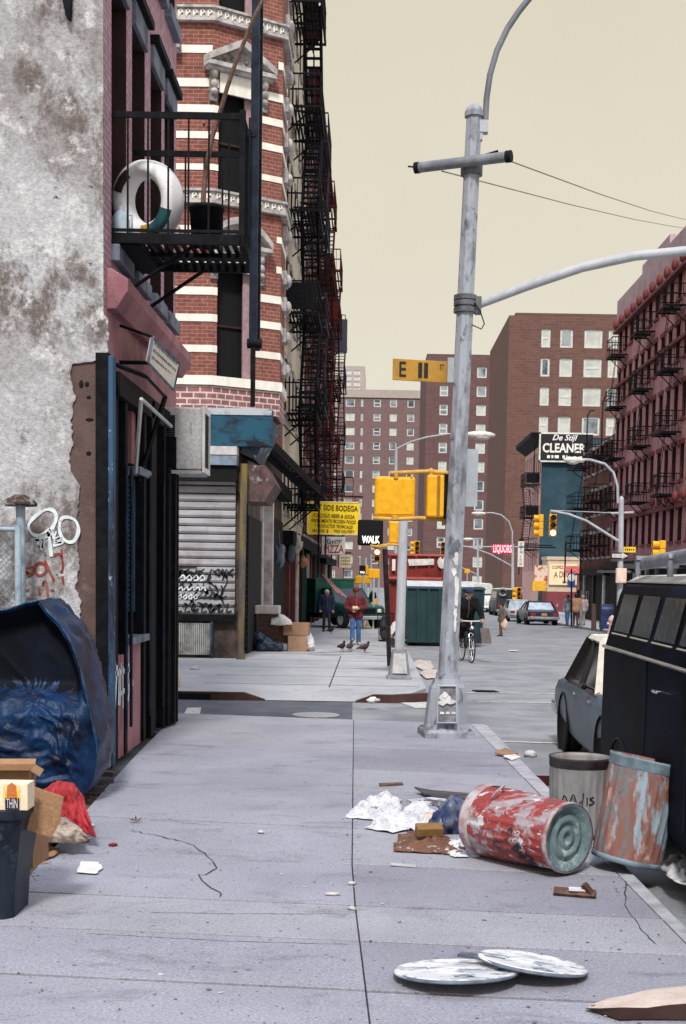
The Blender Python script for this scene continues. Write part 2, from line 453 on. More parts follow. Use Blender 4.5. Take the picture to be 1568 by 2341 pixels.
# curved return
b.prism([(FE_ - .55, FY - .03, -.14), (FE_ + .02, FY + .42, -.14), (FE_ - .1, FY + .5, -.14), (FE_ - .6, FY + .1, -.14)], (0, 0, .148))
tag(b.build('curb', CURBR), kind='structure')
b = MB(); b.bx(-9, rx0 - .9, FY - .045, FY - .034, -.125, -.02)
tag(b.build('storm_drain', VOID), 'black storm drain slot in the red curb across the side street', 'drain')
# joints on the far walk
b = MB()
for y in (23.6, 25.6, 27.9, 30.3, 33, 36, 39.2): b.bx(-3.0, FE_ - .1, y - .012, y + .012, gz(y) - .01, gz(y) + .003)
x = G(745, 1590).x; b.quad((x - .012, 23.2, .003), (x + .012, 23.2, .003), (x + .012, 32, .003), (x - .012, 32, .003))
tag(b.build('pavement_joints', CRK), kind='structure')
b = MB(); random.seed(5)
for i in range(70):        # leaf litter swept in lines
    p = G(random.uniform(700, 880), random.uniform(1440, 1500), .004); w, h = random.uniform(.1, .45), random.uniform(.012, .03)
    if -2.9 < p.x < .8: b.quad((p.x - w, p.y - h, p.z), (p.x + w, p.y - h, p.z), (p.x + w * .8, p.y + h, p.z), (p.x - w * .9, p.y + h * .6, p.z))
tag(b.build('leaf_litter', mat('damp leaf litter', (.06, .045, .05), rough=1)), kind='stuff')

# --- right hand sidewalk
b = MB()
for i in range(len(ys) - 1):
    if ys[i] < 32 or ys[i] > 240: continue
    y0, y1 = ys[i], ys[i + 1]
    b.quad((11.2, y0, gz(y0)), (16, y0, gz(y0)), (16, y1, gz(y1)), (11.2, y1, gz(y1)))
    b.quad((11.2, y0, gz(y0) - .14), (11.2, y0, gz(y0)), (11.2, y1, gz(y1)), (11.2, y1, gz(y1) - .14), mi=1)
tag(b.build('sidewalk', [CONC2, CURBM], org=(13, 60, -.9)), kind='structure')
# --- painted lines
b = MB()
def line(p, q, w):
    p, q = G(*p, -.122), G(*q, -.122); n = V((-(q - p).y, (q - p).x, 0)).normalized() * w / 2
    b.quad(p - n, q - n, q + n, p + n) if n.y > 0 or True else None
line((1062, 1583), (1300, 1585), .12); line((1090, 1604), (1290, 1606), .10); line((1150, 1694), (1310, 1699), .10)
line((1330, 1540), (1290, 1583), .10)
line((948, 1605), (985, 1618), .5)
b.quad(*[G(x, y, -.118) for x, y in ((415, 1642), (455, 1642), (460, 1617), (428, 1617))])
tag(b.build('road_marking', LINE), kind='structure')
b = MB()
c = G(722, 1634, -.12); M = Matrix.Translation(c)
b.lathe([(.36, 0), (.36, .008), (.33, .009), (.31, .004), (.26, .004), (.24, .009), (.0, .009)], 28, M)
tag(b.build('manhole_cover', mat('worn iron cover', (.36, .36, .38), (.26, .26, .28), scale=20, rough=.6)), 'round pale manhole cover in the side street asphalt', 'manhole cover')
c = G(1075, 1580, -.126); b = MB()
for i in range(7): b.box((c.x + .5 + i * .06 - .4, c.y, c.z + .01), (.025, .3, .02), .3)
tag(b.build('drain_grate', BLK), 'small iron drain grate in the road beside the tall street pole', 'drain')
c = G(1262, 1790, -.12)
b = MB()
for i in range(5): b.box((c.x + .02, c.y - .2 + i * .12, c.z + .02), (.3, .03, .03))
tag(b.build('drain_grate', RUSTIRON), 'rusty gutter grate behind the upright grey trash can', 'drain')
# ================================================================ near corner building
def holed(b, O, ux, W, z0, z1, holes, depth=.18, mi=0, mr=None):
    """vertical wall W long from z0 to z1 with real openings; holes = (u0, u1, z0, z1)"""
    O, ux = V(O), V(ux).normalized(); n = ux.cross(V((0, 0, 1)))
    us = sorted({0, W} | {h[0] for h in holes} | {h[1] for h in holes}); zs = sorted({z0, z1} | {h[2] for h in holes} | {h[3] for h in holes})
    us = [u for u in us if 0 <= u <= W]; zs = [z for z in zs if z0 <= z <= z1]
    P = lambda u, z, d=0: V((O.x, O.y, 0)) + ux * u + V((0, 0, z)) - n * d
    for i in range(len(us) - 1):
        for j in range(len(zs) - 1):
            uc, zc = (us[i] + us[i + 1]) / 2, (zs[j] + zs[j + 1]) / 2
            if any(h[0] < uc < h[1] and h[2] < zc < h[3] for h in holes): continue
            b.quad(P(us[i], zs[j]), P(us[i + 1], zs[j]), P(us[i + 1], zs[j + 1]), P(us[i], zs[j + 1]), mi=mi)
    mr = mi if mr is None else mr
    for h in holes:
        a = [P(h[0], h[2]), P(h[1], h[2]), P(h[1], h[3]), P(h[0], h[3])]; c = [p - n * depth for p in a]
        for k in range(4): b.quad(a[k], a[(k + 1) % 4], c[(k + 1) % 4], c[k], mi=mr)
    return P, n

def window(P, n, h, parent, mf, mg, depth=.18, fw=.05, cross=True, shade=None, sf=.5, backed=True):
    """sash window filling opening h: frame part with a pane below it"""
    u0, u1, z0, z1 = h; f = MB(); d = depth
    def bar(a, c, e, g, t=.05): # u0 u1 z0 z1
        p = [P(a, e, d), P(c, e, d), P(c, g, d), P(a, g, d)]; f.prism(p, n * t)
    bar(u0, u0 + fw, z0, z1); bar(u1 - fw, u1, z0, z1); bar(u0 + fw, u1 - fw, z0, z0 + fw); bar(u0 + fw, u1 - fw, z1 - fw, z1)
    zm = (z0 + z1) / 2
    if cross: bar(u0 + fw, u1 - fw, zm - fw / 2, zm + fw / 2, .06)
    fo = f.build('window', mf, parent)
    g = MB(); q = lambda e, k, dd: g.quad(P(u0, e, dd), P(u1, e, dd), P(u1, k, dd), P(u0, k, dd))
    q(z0, z1, d - .012); g.build('pane', mg, fo)
    if shade:
        g = MB(); q2 = [P(u0 + fw, z1 - (z1 - z0) * sf, d - .018), P(u1 - fw, z1 - (z1 - z0) * sf, d - .018), P(u1 - fw, z1 - fw, d - .018), P(u0 + fw, z1 - fw, d - .018)]
        g.quad(*q2); g.build('blind', shade, fo)
    return fo

def stucco_mat():
    m, nt, bs, N, L = _nt('patched grey stucco'); MAT[m.name] = m
    p = _pos(nt)
    base = _mix(nt, _ramp(nt, _noise(nt, p, .8, 12, .68, .12), .44, .60), (.48, .485, .52), (.31, .295, .305))
    base = _mix(nt, _ramp(nt, _noise(nt, _pos(nt, (1, 1, .7)), 1.15, 12, .74, .15), .50, .575), base, (.165, .138, .134))
    base = _mix(nt, _ramp(nt, _noise(nt, p, 3.0, 10, .74, .1), .53, .62), base, (.62, .62, .64))
    base = _mix(nt, _ramp(nt, _noise(nt, _pos(nt, (2.2, 1, .7)), 2.4, 9, .7), .57, .72), base, (.16, .135, .125))
    base = _mix(nt, 1.0, base, _ramp(nt, _noise(nt, p, 26, 5, .75), .3, .7, (.70,) * 3 + (1,), (1.25,) * 3 + (1,)), 'MULTIPLY')
    base = _mix(nt, _ramp(nt, _noise(nt, p, 9, 3, .5), .71, .76), base, (.08, .065, .06))
    L(base, bs.inputs['Base Color']); bs.inputs['Roughness'].default_value = .95; bs.inputs['Specular IOR Level'].default_value = .15
    _bump(nt, bs, _noise(nt, p, 11, 9, .72), .75, .04)
    return m
STUC = stucco_mat()
BROWNP = mat('bare brown render', (.115, .075, .070), (.085, .055, .052), scale=3, grime=(.24, .17, .15), gs=2.5, glo=.62, ghi=.8, bump=.4, bscale=30, fine=.25, rough=.95)
PINKB = brick('pink painted brick', (.50, .31, .37), (.44, .26, .32), (.30, .17, .21), dirt=(.13, .06, .08), dlo=.58, dhi=.95, bump=.5)
PINK = mat('dusty pink paint', (.36, .17, .195), (.26, .11, .135), scale=2.2, grime=(.085, .035, .042), gs=1.6, glo=.52, ghi=.85, stretch=(1, 1, .4), bump=.25, bscale=30, fine=.3)
STONEB = mat('blue grey stone trim', (.17, .20, .26), (.09, .105, .14), scale=4, grime=(.03, .03, .04), gs=2, glo=.5, ghi=.8, fine=.2)
BLUEP = peel('flaking blue paint', [((.03, .085, .165), 3, .42, .54, (1, 1, .3)), ((.38, .42, .46), 11, .62, .68, (1, 1, .6)), ((.008, .01, .02), 4, .58, .7, (1, 1, .3))], (.015, .02, .04))
DKWOOD = mat('dark brown sash', (.035, .014, .013), (.02, .008, .009), scale=6, stretch=(1, 1, .3))
GLASSD = glass('dark window glass')
GRAFW = mat('white spray paint', (.72, .78, .82), (.55, .6, .66), scale=8, rough=.7)
GRAFR = mat('red spray paint', (.24, .035, .03), (.33, .10, .085), scale=5, rough=.8)
GRAFK = mat('black spray paint', (.012, .014, .02), rough=.7)

NX, NY0, NY1, NH = -2.7, 13.28, 18.0, 14.0
bld = thing('tenement_building', 'pink brick corner tenement with patched grey stucco end wall and graffiti', 'building', (NX - 2, NY0, 0))
W_ = lambda px, py: PX(px, py, NX)
S_ = lambda px, py: PY(px, py, NY0)
# stucco end wall: brown body, pale coat proud of it with a ragged edge
b = MB(); b.quad((-9, NY0, -.1), (NX, NY0, -.1), (NX, NY0, NH), (-9, NY0, NH))
b.quad((-9, NY0, NH), (NX, NY0, NH), (NX, NY1, NH), (-9, NY1, NH)); b.quad((NX, NY1, -.1), (-9, NY1, -.1), (-9, NY1, NH), (NX, NY1, NH))
b.build('end_wall', BROWNP, bld)
edge = [(250, -60), (248, 300), (251, 600), (246, 640), (262, 676), (249, 712), (247, 818), (228, 824), (196, 829), (166, 833), (160, 850), (172, 905), (164, 960), (168, 1010), (158, 1040), (166, 1085), (182, 1105), (178, 1180), (181, 1300), (174, 1345), (186, 1370), (184, 1440), (178, 1500), (166, 1560), (160, 1660), (150, 1780)]
random.seed(3); rg = []
for i in range(len(edge) - 1):
    (x0, y0), (x1, y1) = edge[i], edge[i + 1]; n = max(1, int(math.hypot(x1 - x0, y1 - y0) / 7))
    for k in range(n): rg.append((lerp(x0, x1, k / n) + random.uniform(-3, 3) * (y0 > 600), lerp(y0, y1, k / n) + random.uniform(-3, 3) * (y0 > 600)))
b = MB(); L = [S_(x, y) for x, y in rg]
for i in range(1, len(L)): L[i].z = min(L[i].z, L[i - 1].z - .002)
top = [V((min(p.x, NX - .002) if p.z > 4.5 else p.x, NY0 - .022, p.z)) for p in L]
b.v.append(V((0, 0, 0))); b.v.pop()
for i in range(len(top) - 1):
    p, q = top[i], top[i + 1]
    b.quad(V((-9, p.y, p.z)), V((-9, q.y, q.z)), q, p)
    b.quad(p, q, V((q.x, NY0, q.z)), V((p.x, NY0, p.z)))
b.quad(V((-9, NY0 - .022, top[0].z)), top[0], V((top[0].x, NY0 - .022, NH + .3)), V((-9, NY0 - .022, NH + .3)))
b.build('stucco_coat', STUC, bld)
b = MB()
for x, y, w, h in ((273 * .5, 420, 3, 3), (186, 878, 5, 9), (199, 878, 5, 6), (203, 908, 5, 4), (205, 959, 9, 4), (203, 1036, 6, 5), (250 * .62, 1390, 4, 3)):
    p = S_(x, y); b.sph((p.x, NY0 - .002, p.z), (w / 220, .008, h / 220), 8, 6)
b.build('fixing_hole', VOID, bld, split=True)

# avenue face
cols_y = [14.05, 15.18, 16.38, 17.42]
holes = []
for zf in ((5.3, 7.9), (9.05, 11.7)):
    for c in cols_y: holes.append((c - .40 - NY0, c + .40 - NY0, *zf))
b = MB(); P, n = holed(b, (NX, NY0), (0, 1, 0), NY1 - NY0, 4.05, NH, holes, .22, 0, 1)
b.build('brick_front', [PINKB, DKWOOD], bld)
for h in holes: window(P, n, h, bld, DKWOOD, GLASSD, .2, .07)
b = MB(); s_ = MB()
for zf in ((5.3, 7.9), (9.05, 11.7)):
    for c in cols_y:
        l = MB(); l.bx(NX - .05, NX + .045, c - .40, c + .40, zf[1] + .002, zf[1] + .26); l.bx(NX - .05, NX + .11, c - .43, c + .43, zf[1] + .26, zf[1] + .36, 1); l.build('lintel', [STONEB, BLK], bld, bevel=.01)
        l = MB(); l.bx(NX - .05, NX + .09, c - .42, c + .42, zf[0] - .17, zf[0] - .002); l.build('sill', STONEB, bld, bevel=.012)
b = MB(); b.prism([(NX - .05, NY0 + .1, 4.60), (NX + .10, NY0 + .1, 4.60), (NX + .22, NY0 + .1, 4.78), (NX + .22, NY0 + .1, 4.9), (NX + .05, NY0 + .1, 5.0), (NX - .05, NY0 + .1, 5.0)], (0, NY1 - NY0 - .08, 0))
b.build('cornice', PINK, bld, bevel=.01)
b = MB(); b.bx(NX - .1, NX + .012, NY0 + .05, NY1 + .01, 4.03, 4.60)
b.build('fascia', PINK, bld)
# shop front: deep black recess, iron posts, louvred shutter and pink dwarf wall
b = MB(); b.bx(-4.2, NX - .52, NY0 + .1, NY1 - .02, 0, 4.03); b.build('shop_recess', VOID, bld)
b = MB()
for y0, y1, x1 in ((13.52, 13.82, -2.66), (14.12, 14.26, -2.64), (15.15, 15.3, -2.62), (15.55, 15.75, -2.60), (16.0, 16.28, -2.66), (16.5, 16.6, -2.6), (17.74, 17.98, -2.68)):
    q = MB(); q.bx(NX - .5, x1, y0, y1, .02, 4.0); q.build('iron_post', BLK, bld, bevel=.012)
q = MB(); q.bx(NX - .5, -2.6, NY0 + .3, NY1 - .05, 3.78, 4.02); q.build('lintel_beam', BLK, bld, bevel=.01)
q = MB(); q.bx(-2.78, -2.64, NY0 - .035, NY0 + .14, 0, 4.15); q.build('corner_pilaster', BLK, bld, bevel=.012)
q = MB(); q.bx(-2.65, -2.60, NY0 - .05, NY0 + .1, 0, 4.12); q.build('pilaster_edge', BLUEP, bld, bevel=.012)
q = MB(); q.bx(NX - .4, -2.655, 14.27, 15.14, .0, 1.19); q.bx(NX - .4, -2.655, 13.83, 14.11, 0, 1.1); q.build('dwarf_wall', PINK, bld, bevel=.01)
q = MB(); q.bx(NX - .4, -2.58, 14.25, 15.32, 1.192, 1.27); q.build('ledge', STONEB, bld, bevel=.01)
q = MB(); q.bx(NX - .35, NX - .12, 14.28, 15.14, 1.27, 1.52); q.build('panel', PINK, bld)
q = MB()
for k in range(26):
    z = 1.56 + k * .056
    q.box((NX - .06, 14.72, z), (.05, .72, .012), M=Matrix.Rotation(.6, 3, 'Y'))
q.bx(NX - .1, NX - .02, 14.28, 14.36, 1.53, 3.05, 1); q.bx(NX - .1, NX - .02, 15.07, 15.14, 1.53, 3.05, 1); q.bx(NX - .10, NX - .09, 14.3, 15.1, 1.53, 3.05)
q.build('louvre_shutter', [mat('navy shutter paint', (.02, .03, .06), (.012, .02, .04), rough=.4), BLUEP], bld)
q = MB(); q.bx(NX - .3, NX - .02, 14.9, 15.14, 3.2, 3.85); q.bx(NX - .3, NX - .02, 15.32, 15.53, 3.1, 3.9); q.build('pier', PINK, bld)
q = MB(); q.bx(NX - .3, -2.6, 14.8, 15.54, 3.07, 3.16); q.build('sill', STONEB, bld, bevel=.01)
q = MB(); q.bx(NX - .2, NX - .02, 16.7, 16.8, 2.4, 3.4); q.bx(NX - .2, NX - .02, 15.86, 15.95, .0, 1.9, 0); q.build('pier', mat('salmon paint', (.42, .15, .13), rough=.8), bld)
for y0, y1, x1, z1 in ((16.62, 16.86, -2.56, 3.3), (16.9, 17.3, -2.52, 3.7)):
    q = MB()
    for k in range(4): q.bx(NX - .3, x1 - (.02 if k % 2 else 0), lerp(y0, y1, k / 4) + .004, lerp(y0, y1, (k + 1) / 4) - .004, .03, z1)
    q.build('folded_gate', BLK, bld, bevel=.006)
q = MB()
for y in (13.95, 14.24, 15.42, 16.42): q.tube([(-2.6, y, .3), (-2.6, y, 3.1)], .018, 8)
q.build('conduit', NAVY, bld)
q = MB(); q.tube([PX(323, 912, -2.42), PX(391, 974, -2.42)], .022, 8); q.bar(PX(323, 912, -2.42), PX(310, 1080, -2.6), .03); q.build('awning_rail', mat('bare aluminium', (.5, .5, .5), rough=.4), bld)
q = MB(); q.bar((-2.44, 14.2, 4.06), (-2.44, 15.45, 4.02), .035); q.bar((-2.44, 14.2, 4.06), (-2.66, 13.7, 4.1), .035)
q.bar((-2.43, 15.45, 4.02), (-2.66, 15.0, 3.0), .04)
q.build('awning_frame', BLK, bld)
# iron bracket high on the stucco, spalled ledge
q = MB(); p = S_(152, 18); q.prism([(p.x - .07, NY0 - .02, p.z + .3), (p.x + .08, NY0 - .02, p.z + .3), (p.x + .055, NY0 - .02, p.z - .14), (p.x + .02, NY0 - .02, p.z - .12)], (0, -.1, 0)); q.build('iron_bracket', BLK, bld)

# graffiti as thin painted strokes lying on the wall
def strokes(name, mt, parent, paths, w, Pf, nrm, lift=.004):
    b = MB()
    for path in paths:
        pts = [Pf(x, y) + nrm * lift for x, y in path]
        if len(pts) > 2:   # smooth
            q = []
            for i in range(len(pts) - 1):
                p0, p1, p2, p3 = pts[max(i - 1, 0)], pts[i], pts[i + 1], pts[min(i + 2, len(pts) - 1)]
                for k in range(5):
                    t = k / 5; q.append(.5 * ((2 * p1) + (p2 - p0) * t + (2 * p0 - 5 * p1 + 4 * p2 - p3) * t * t + (3 * p1 - p0 - 3 * p2 + p3) * t ** 3))
            q.append(pts[-1]); pts = q
        L, R = [], []
        for i, p in enumerate(pts):
            t = (pts[min(i + 1, len(pts) - 1)] - pts[max(i - 1, 0)])
            t = t.normalized() if t.length > 1e-6 else V((0, 0, 1))
            s = nrm.cross(t).normalized() * w * (.8 + .5 * noise.noise(p * 9)); L.append(p + s); R.append(p - s)
        for i in range(len(pts) - 1): b.quad(L[i], R[i], R[i + 1], L[i + 1])
    return b.build(name, mt, parent)
NS = V((0, -1, 0)); SG = lambda x, y: PY(x, y, NY0 - .03)
gs = lambda pts: [(x * .2062, 1102.4 + y * .2062) for x, y in pts]   # traced from the enlarged wall
strokes('graffiti', GRAFW, bld, [gs(q) for q in (
    [(560, 520), (440, 590), (350, 560), (320, 470), (400, 370), (520, 300), (600, 320), (625, 400), (590, 490), (540, 560), (430, 620), (380, 640)],
    [(670, 420), (660, 520), (690, 610), (760, 660), (830, 640), (870, 540), (850, 440), (780, 390), (700, 390), (670, 430)],
    [(380, 640), (470, 630), (600, 540)], [(540, 560), (550, 640), (560, 740), (575, 820)], [(610, 540), (600, 620), (680, 610), (600, 660), (700, 660), (590, 700)],
    [(470, 630), (460, 750)], [(490, 640), (480, 730)], [(420, 640), (430, 690)])], .020, SG, NS)
strokes('graffiti', GRAFR, bld, [gs(q) for q in (
    [(240, 940), (370, 940), (350, 1020), (250, 960), (340, 1040)], [(400, 900), (390, 980), (430, 1030), (500, 1000), (500, 920), (440, 890), (400, 920)],
    [(500, 870), (540, 960), (600, 1090)], [(590, 810), (650, 790), (680, 820), (700, 920), (680, 1000)], [(680, 740), (690, 830)],
    [(430, 1150), (440, 1240)], [(490, 1090), (470, 1130), (510, 1090), (525, 1200), (535, 1300)], [(285, 1190), (320, 1190)], [(560, 1190), (600, 1195)],
    [(320, 1280), (350, 1350)], [(410, 1360), (430, 1410), (500, 1400), (520, 1340), (460, 1310), (410, 1370)], [(540, 1280), (540, 1400), (510, 1480)],
    [(540, 1400), (560, 1500), (600, 1520), (630, 1450), (610, 1340)], [(630, 1450), (670, 1500), (700, 1470), (700, 1300)], [(690, 1040), (710, 1130)],
    [(620, 1600), (690, 1570), (750, 1600), (740, 1670), (680, 1700)], [(775, 1530), (800, 1545)], [(800, 1640), (835, 1670)], [(360, 1420), (420, 1480)])], .014, SG, NS)
PG = lambda x, y: PX(x, y, -2.652)
strokes('graffiti', GRAFW, bld, [[(261 + i * 5.2 + random.uniform(-2, 2), 1512 + (i * 37 % 11) * 2), (261 + i * 5 + random.uniform(-4, 3), lerp(1580, 1640, random.random()))] for i in range(9)]
        + [[(262, 1540), (300, 1528)], [(270, 1590), (304, 1560)]], .034, PG, V((1, 0, 0)), .004)
# signboard hung below the first floor sills
sgn = thing('shop_sign', 'framed pale signboard hung tilted on the pink corner tenement above the shop', 'sign', (-2.35, 14.9, 4.2))
A, B, C_, D_ = PX(349, 770, -2.33), PX(410, 830, -2.33), PX(396, 891, -2.39), PX(338, 829, -2.39)
b = MB(); b.prism([A, B, C_, D_], (-.025, 0, .005)); b.build('panel', mat('yellowed sign face', (.80, .76, .68), (.70, .66, .60), scale=6), sgn)
b = MB()
for p, q in ((A, B), (B, C_), (C_, D_), (D_, A)): b.bar(p, q, .03)
b.build('frame', STONEB, sgn)
b = MB(); random.seed(9); ux, uy = (B - A).normalized(), (A - D_).normalized(); nn = ux.cross(uy); nn = nn if nn.x > 0 else -nn
for r in range(3):
    u = .16
    while u < (B - A).length - .2:
        w = random.uniform(.04, .12); p = D_ + ux * u + uy * (.07 + r * .075) + nn * .006
        b.quad(p, p + ux * w * .7, p + ux * w * .7 + uy * .028, p + uy * .028); u += w + random.uniform(.015, .05)
b.build('lettering', mat('faded letter paint', (.16, .16, .19), rough=.8), sgn)
b = MB(); b.bar(A, A + V((-.35, .05, .12)), .02); b.bar(B, B + V((-.35, .05, .12)), .02); b.bar(D_, D_ + V((-.3, 0, 0)), .03); b.build('bracket', BLK, sgn, split=True)
# window air conditioner
ac = thing('air_conditioner', 'grey window air conditioner jutting from the dark shopfront of the pink tenement', 'air conditioner', (-2.45, 17.1, 3.3))
GREYM = mat('speckled grey enamel', (.54, .54, .55), (.42, .42, .44), scale=30, rough=.6, fine=.3)
b = MB(); b.bx(-2.75, -2.19, 16.95, 17.5, 3.30, 4.08); b.build('body', GREYM, ac, bevel=.02)
b = MB(); b.bx(-2.19, -2.16, 16.93, 17.52, 3.26, 3.33); b.bx(-2.19, -2.16, 16.93, 17.52, 4.02, 4.1); b.bx(-2.19, -2.16, 16.93, 16.98, 3.33, 4.02); b.bx(-2.19, -2.16, 17.47, 17.52, 3.33, 4.02); b.build('front_frame', WHITE, ac)
b = MB(); b.bx(-2.192, -2.18, 16.98, 17.47, 3.33, 4.02); b.build('coil', VOID, ac)
b = MB(); b.bx(-2.66, -2.54, 16.945, 16.952, 3.38, 3.98)
for k in range(22): b.bx(-2.66, -2.54, 16.936, 16.946, 3.39 + k * .027, 3.40 + k * .027, 1)
b.build('side_louvre', [VOID, mat('dark louvre fin', (.08, .08, .09))], ac)
b = MB(); b.bx(-2.8, -2.2, 16.9, 17.5, 3.24, 3.285); b.build('support_shelf', GREYM, ac)
b = MB(); b.bx(-2.34, -2.335, 16.945, 16.95, 3.75, 3.9); b.build('slot', VOID, ac)

# ---------------------------------------------------------------- fire balcony, its ladder and what stands on it
FB0, FB1, FBX, FBZ = 13.68, 14.9, -1.38, 5.40
fe = thing('fire_escape', 'black iron fire balcony with white tyre on the pink corner tenement', 'fire escape', (-2.1, 14.3, FBZ))
b = MB()
for k in range(15): x = NX + .06 + k * (FBX - NX - .08) / 14; b.bx(x - .022, x + .022, FB0, FB1, FBZ - .03, FBZ)
b.bx(NX, FBX, FB0 - .03, FB0 + .02, FBZ - .09, FBZ + .012); b.bx(NX, FBX, FB1 - .02, FB1 + .03, FBZ - .09, FBZ + .012); b.bx(FBX - .025, FBX + .025, FB0 - .03, FB1 + .03, FBZ - .1, FBZ + .015); b.bx(NX, NX + .3, FB0, FB1, FBZ - .12, FBZ - .04)
b.bx(NX, FBX, 14.26, 14.31, FBZ - .08, FBZ - .032)
b.build('platform', BLK, fe)
r = MB()
for y in (FB0, FB1):
    r.bx(NX, FBX, y - .015, y + .015, 6.55, 6.61); r.bx(NX, FBX, y - .01, y + .01, FBZ + .03, FBZ + .06)
    for k in range(7): x = NX + .16 + k * .205; r.bx(x - .009, x + .009, y - .009, y + .009, FBZ, 6.57)
r.bx(FBX - .015, FBX + .015, FB0, FB1, 6.55, 6.61)
for k in range(7): y = FB0 + k * (FB1 - FB0) / 6; r.bx(FBX - .009, FBX + .009, y - .009, y + .009, FBZ, 6.57)
r.bx(FBX - .03, FBX + .03, FB0 - .03, FB0 + .03, FBZ, 6.64)
r.build('railing', BLK, fe)
b = MB()
for y in (FB0 + .15, FB1 - .05): b.bar((NX, y, FBZ - .62), (FBX - .5, y, FBZ - .06), .028)
b.build('bracket', BLK, fe, split=True)
b = MB(); p0 = (FBX + .11, 13.86, 0)
for y in (13.82, 14.2): b.bx(FBX + .07, FBX + .15, y - .03, y + .03, 4.35, 12.5)
for k in range(26): b.bx(FBX + .09, FBX + .13, 13.82, 14.2, 4.5 + k * .3, 4.525 + k * .3)
b.bx(FBX, FBX + .12, 13.78, 13.84, 6.42, 6.48)
b.build('drop_ladder', NAVY, fe)
b = MB(); b.bx(FBX + .09, FBX + .135, 13.8, 13.86, 3.72, 4.36); b.tube([(FBX + .05, 13.83, 4.36), (FBX + .2, 13.83, 4.36)], .05, 10); b.build('ladder_guide', BLK, fe)

TYW = peel('white painted tyre', [((.80, .79, .82), 2.5, .22, .36, None), ((.16, .09, .09), 3.2, .66, .72, None), ((.55, .52, .56), 11, .6, .7, None)], (.05, .04, .04), obj=True)
def tyre_prof(R, w, rin): # half ring profile (r, z)
    return [(rin, -w * .40), (rin + .03, -w * .5), (R * .80, -w * .56), (R * .94, -w * .46), (R, -w * .25), (R + .004, 0), (R, w * .25), (R * .94, w * .46), (R * .80, w * .56), (rin + .03, w * .5), (rin, w * .40), (rin - .015, w * .3), (rin - .015, -w * .3), (rin, -w * .4)]
ty = thing('tyre', 'white painted truck tyre with teal and yellow patches leaning on fire balcony', 'tyre', PY(337, 585, 14.15))
ctr_ = PY(338, 459, 14.2)
ax = V((-.46, -.87, -.16)).normalized(); Q = ax.to_track_quat('Z', 'Y').to_matrix().to_4x4(); M = Matrix.Translation(ctr_) @ Q
b = MB(); b.lathe(tyre_prof(.40, .27, .25), 40, M); b.build('tread', TYW, ty)
# painted patches: sleeves a hair proud of the sidewall
def patch(a0, a1, mi, prof):
    b = MB(); vs = []; n = 8
    for i in range(n + 1):
        w = lerp(a0, a1, i / n)
        for r, z in prof: vs.append(M @ V((r * math.cos(w), r * math.sin(w), z)))
    k = len(prof); b.add(vs, [(i * k + j, i * k + j + 1, (i + 1) * k + j + 1, (i + 1) * k + j) for i in range(n) for j in range(k - 1)], 0, True)
    return b
# find the angle convention: which w is at picture bottom right
def ang(px, py):
    v = M.inverted() @ PY(px, py, 14.15); return math.atan2(v.y, v.x)
side = [(.265, .133), (.285, .142), (.325, .156), (.36, .144), (.378, .130), (.39, .10)]
w0 = ang(372, 505); patch(w0 - .62, w0 + .55, 0, side).build('teal_patch', mat('teal paint', (.01, .10, .12), (.02, .07, .08), scale=8), ty)
w1 = ang(345, 545); patch(w1 - .22, w1 + .18, 0, [(r - .012, z + .004) for r, z in side]).build('yellow_patch', mat('ochre paint', (.50, .27, .02), (.35, .18, .02), scale=9), ty)
w2 = ang(262, 500); patch(w2 - .25, w2 + .2, 0, [(r - .012, z + .004) for r, z in side]).build('yellow_patch', MAT['ochre paint'], ty)
w3 = ang(275, 420); patch(w3 - .5, w3 + .3, 0, [(r - .018, z + .003) for r, z in side[:4]]).build('bare_patch', mat('bare brown rubber', (.05, .025, .02), rough=.9), ty)

p = PY(471, 586, 14.15); M2 = Matrix.Translation((p.x, p.y, FBZ + .01))
pot = thing('plant_pot', 'black plastic pot holding a tall bare sapling on the fire balcony', 'plant pot', (p.x, p.y, FBZ))
b = MB(); b.lathe([(0, 0), (.15, 0), (.175, .36), (.19, .365), (.19, .40), (.175, .40), (.165, .34), (0, .33)], 24, M2); b.build('pot', BLK, pot)
sap = thing('sapling', 'tall bare sapling growing from the black pot and leaning over the railing', 'plant', (p.x, p.y, FBZ + .34))
st = [(463, 500, 14.15), (466, 440, 14.1), (472, 380, 14.05), (487, 310, 14.0), (505, 250, 13.9), (520, 200, 13.8), (541, 140, 13.7), (560, 90, 13.6), (582, 40, 13.5), (600, 0, 13.4), (610, -40, 13.4)]
BARK = mat('grey brown bark', (.21, .13, .11), (.12, .07, .06), scale=25, bump=.5)
b = MB(); b.tube([PY(x + random.uniform(-1.5, 1.5), y, d) for x, y, d in st], [.028, .027, .026, .025, .024, .023, .022, .021, .02, .018, .016], 8); b.build('trunk', BARK, sap)
b = MB(); b.tube([PY(464, 500, 14.2), PY(472, 400, 14.2), PY(478, 300, 14.2), PY(474, 262, 14.2)], [.008, .006, .005, .003], 6)
b.tube([PY(478, 300, 14.2), PY(488, 282, 14.2)], .003, 5); b.tube([PY(478, 300, 14.2), PY(468, 290, 14.2)], .003, 5); b.build('twig', BARK, sap)
b = MB()
for x, y in ((474, 262), (488, 282), (468, 289), (480, 296), (484, 303), (476, 300), (492, 288)):
    c = PY(x, y, 14.2); t = V((random.uniform(-1, 1), random.uniform(-1, 1), random.uniform(-.6, .3))).normalized() * .05; s = t.orthogonal().normalized() * .018
    b.quad(c, c + t * .5 + s, c + t, c + t * .5 - s)
b.build('dead_leaf', mat('dead leaf', (.12, .05, .045), rough=.9), sap, split=True)
p = PY(276, 570, 13.95)
jug = thing('jug', 'milky plastic jug beside the white tyre on the fire balcony', 'jug', (p.x, p.y, FBZ))
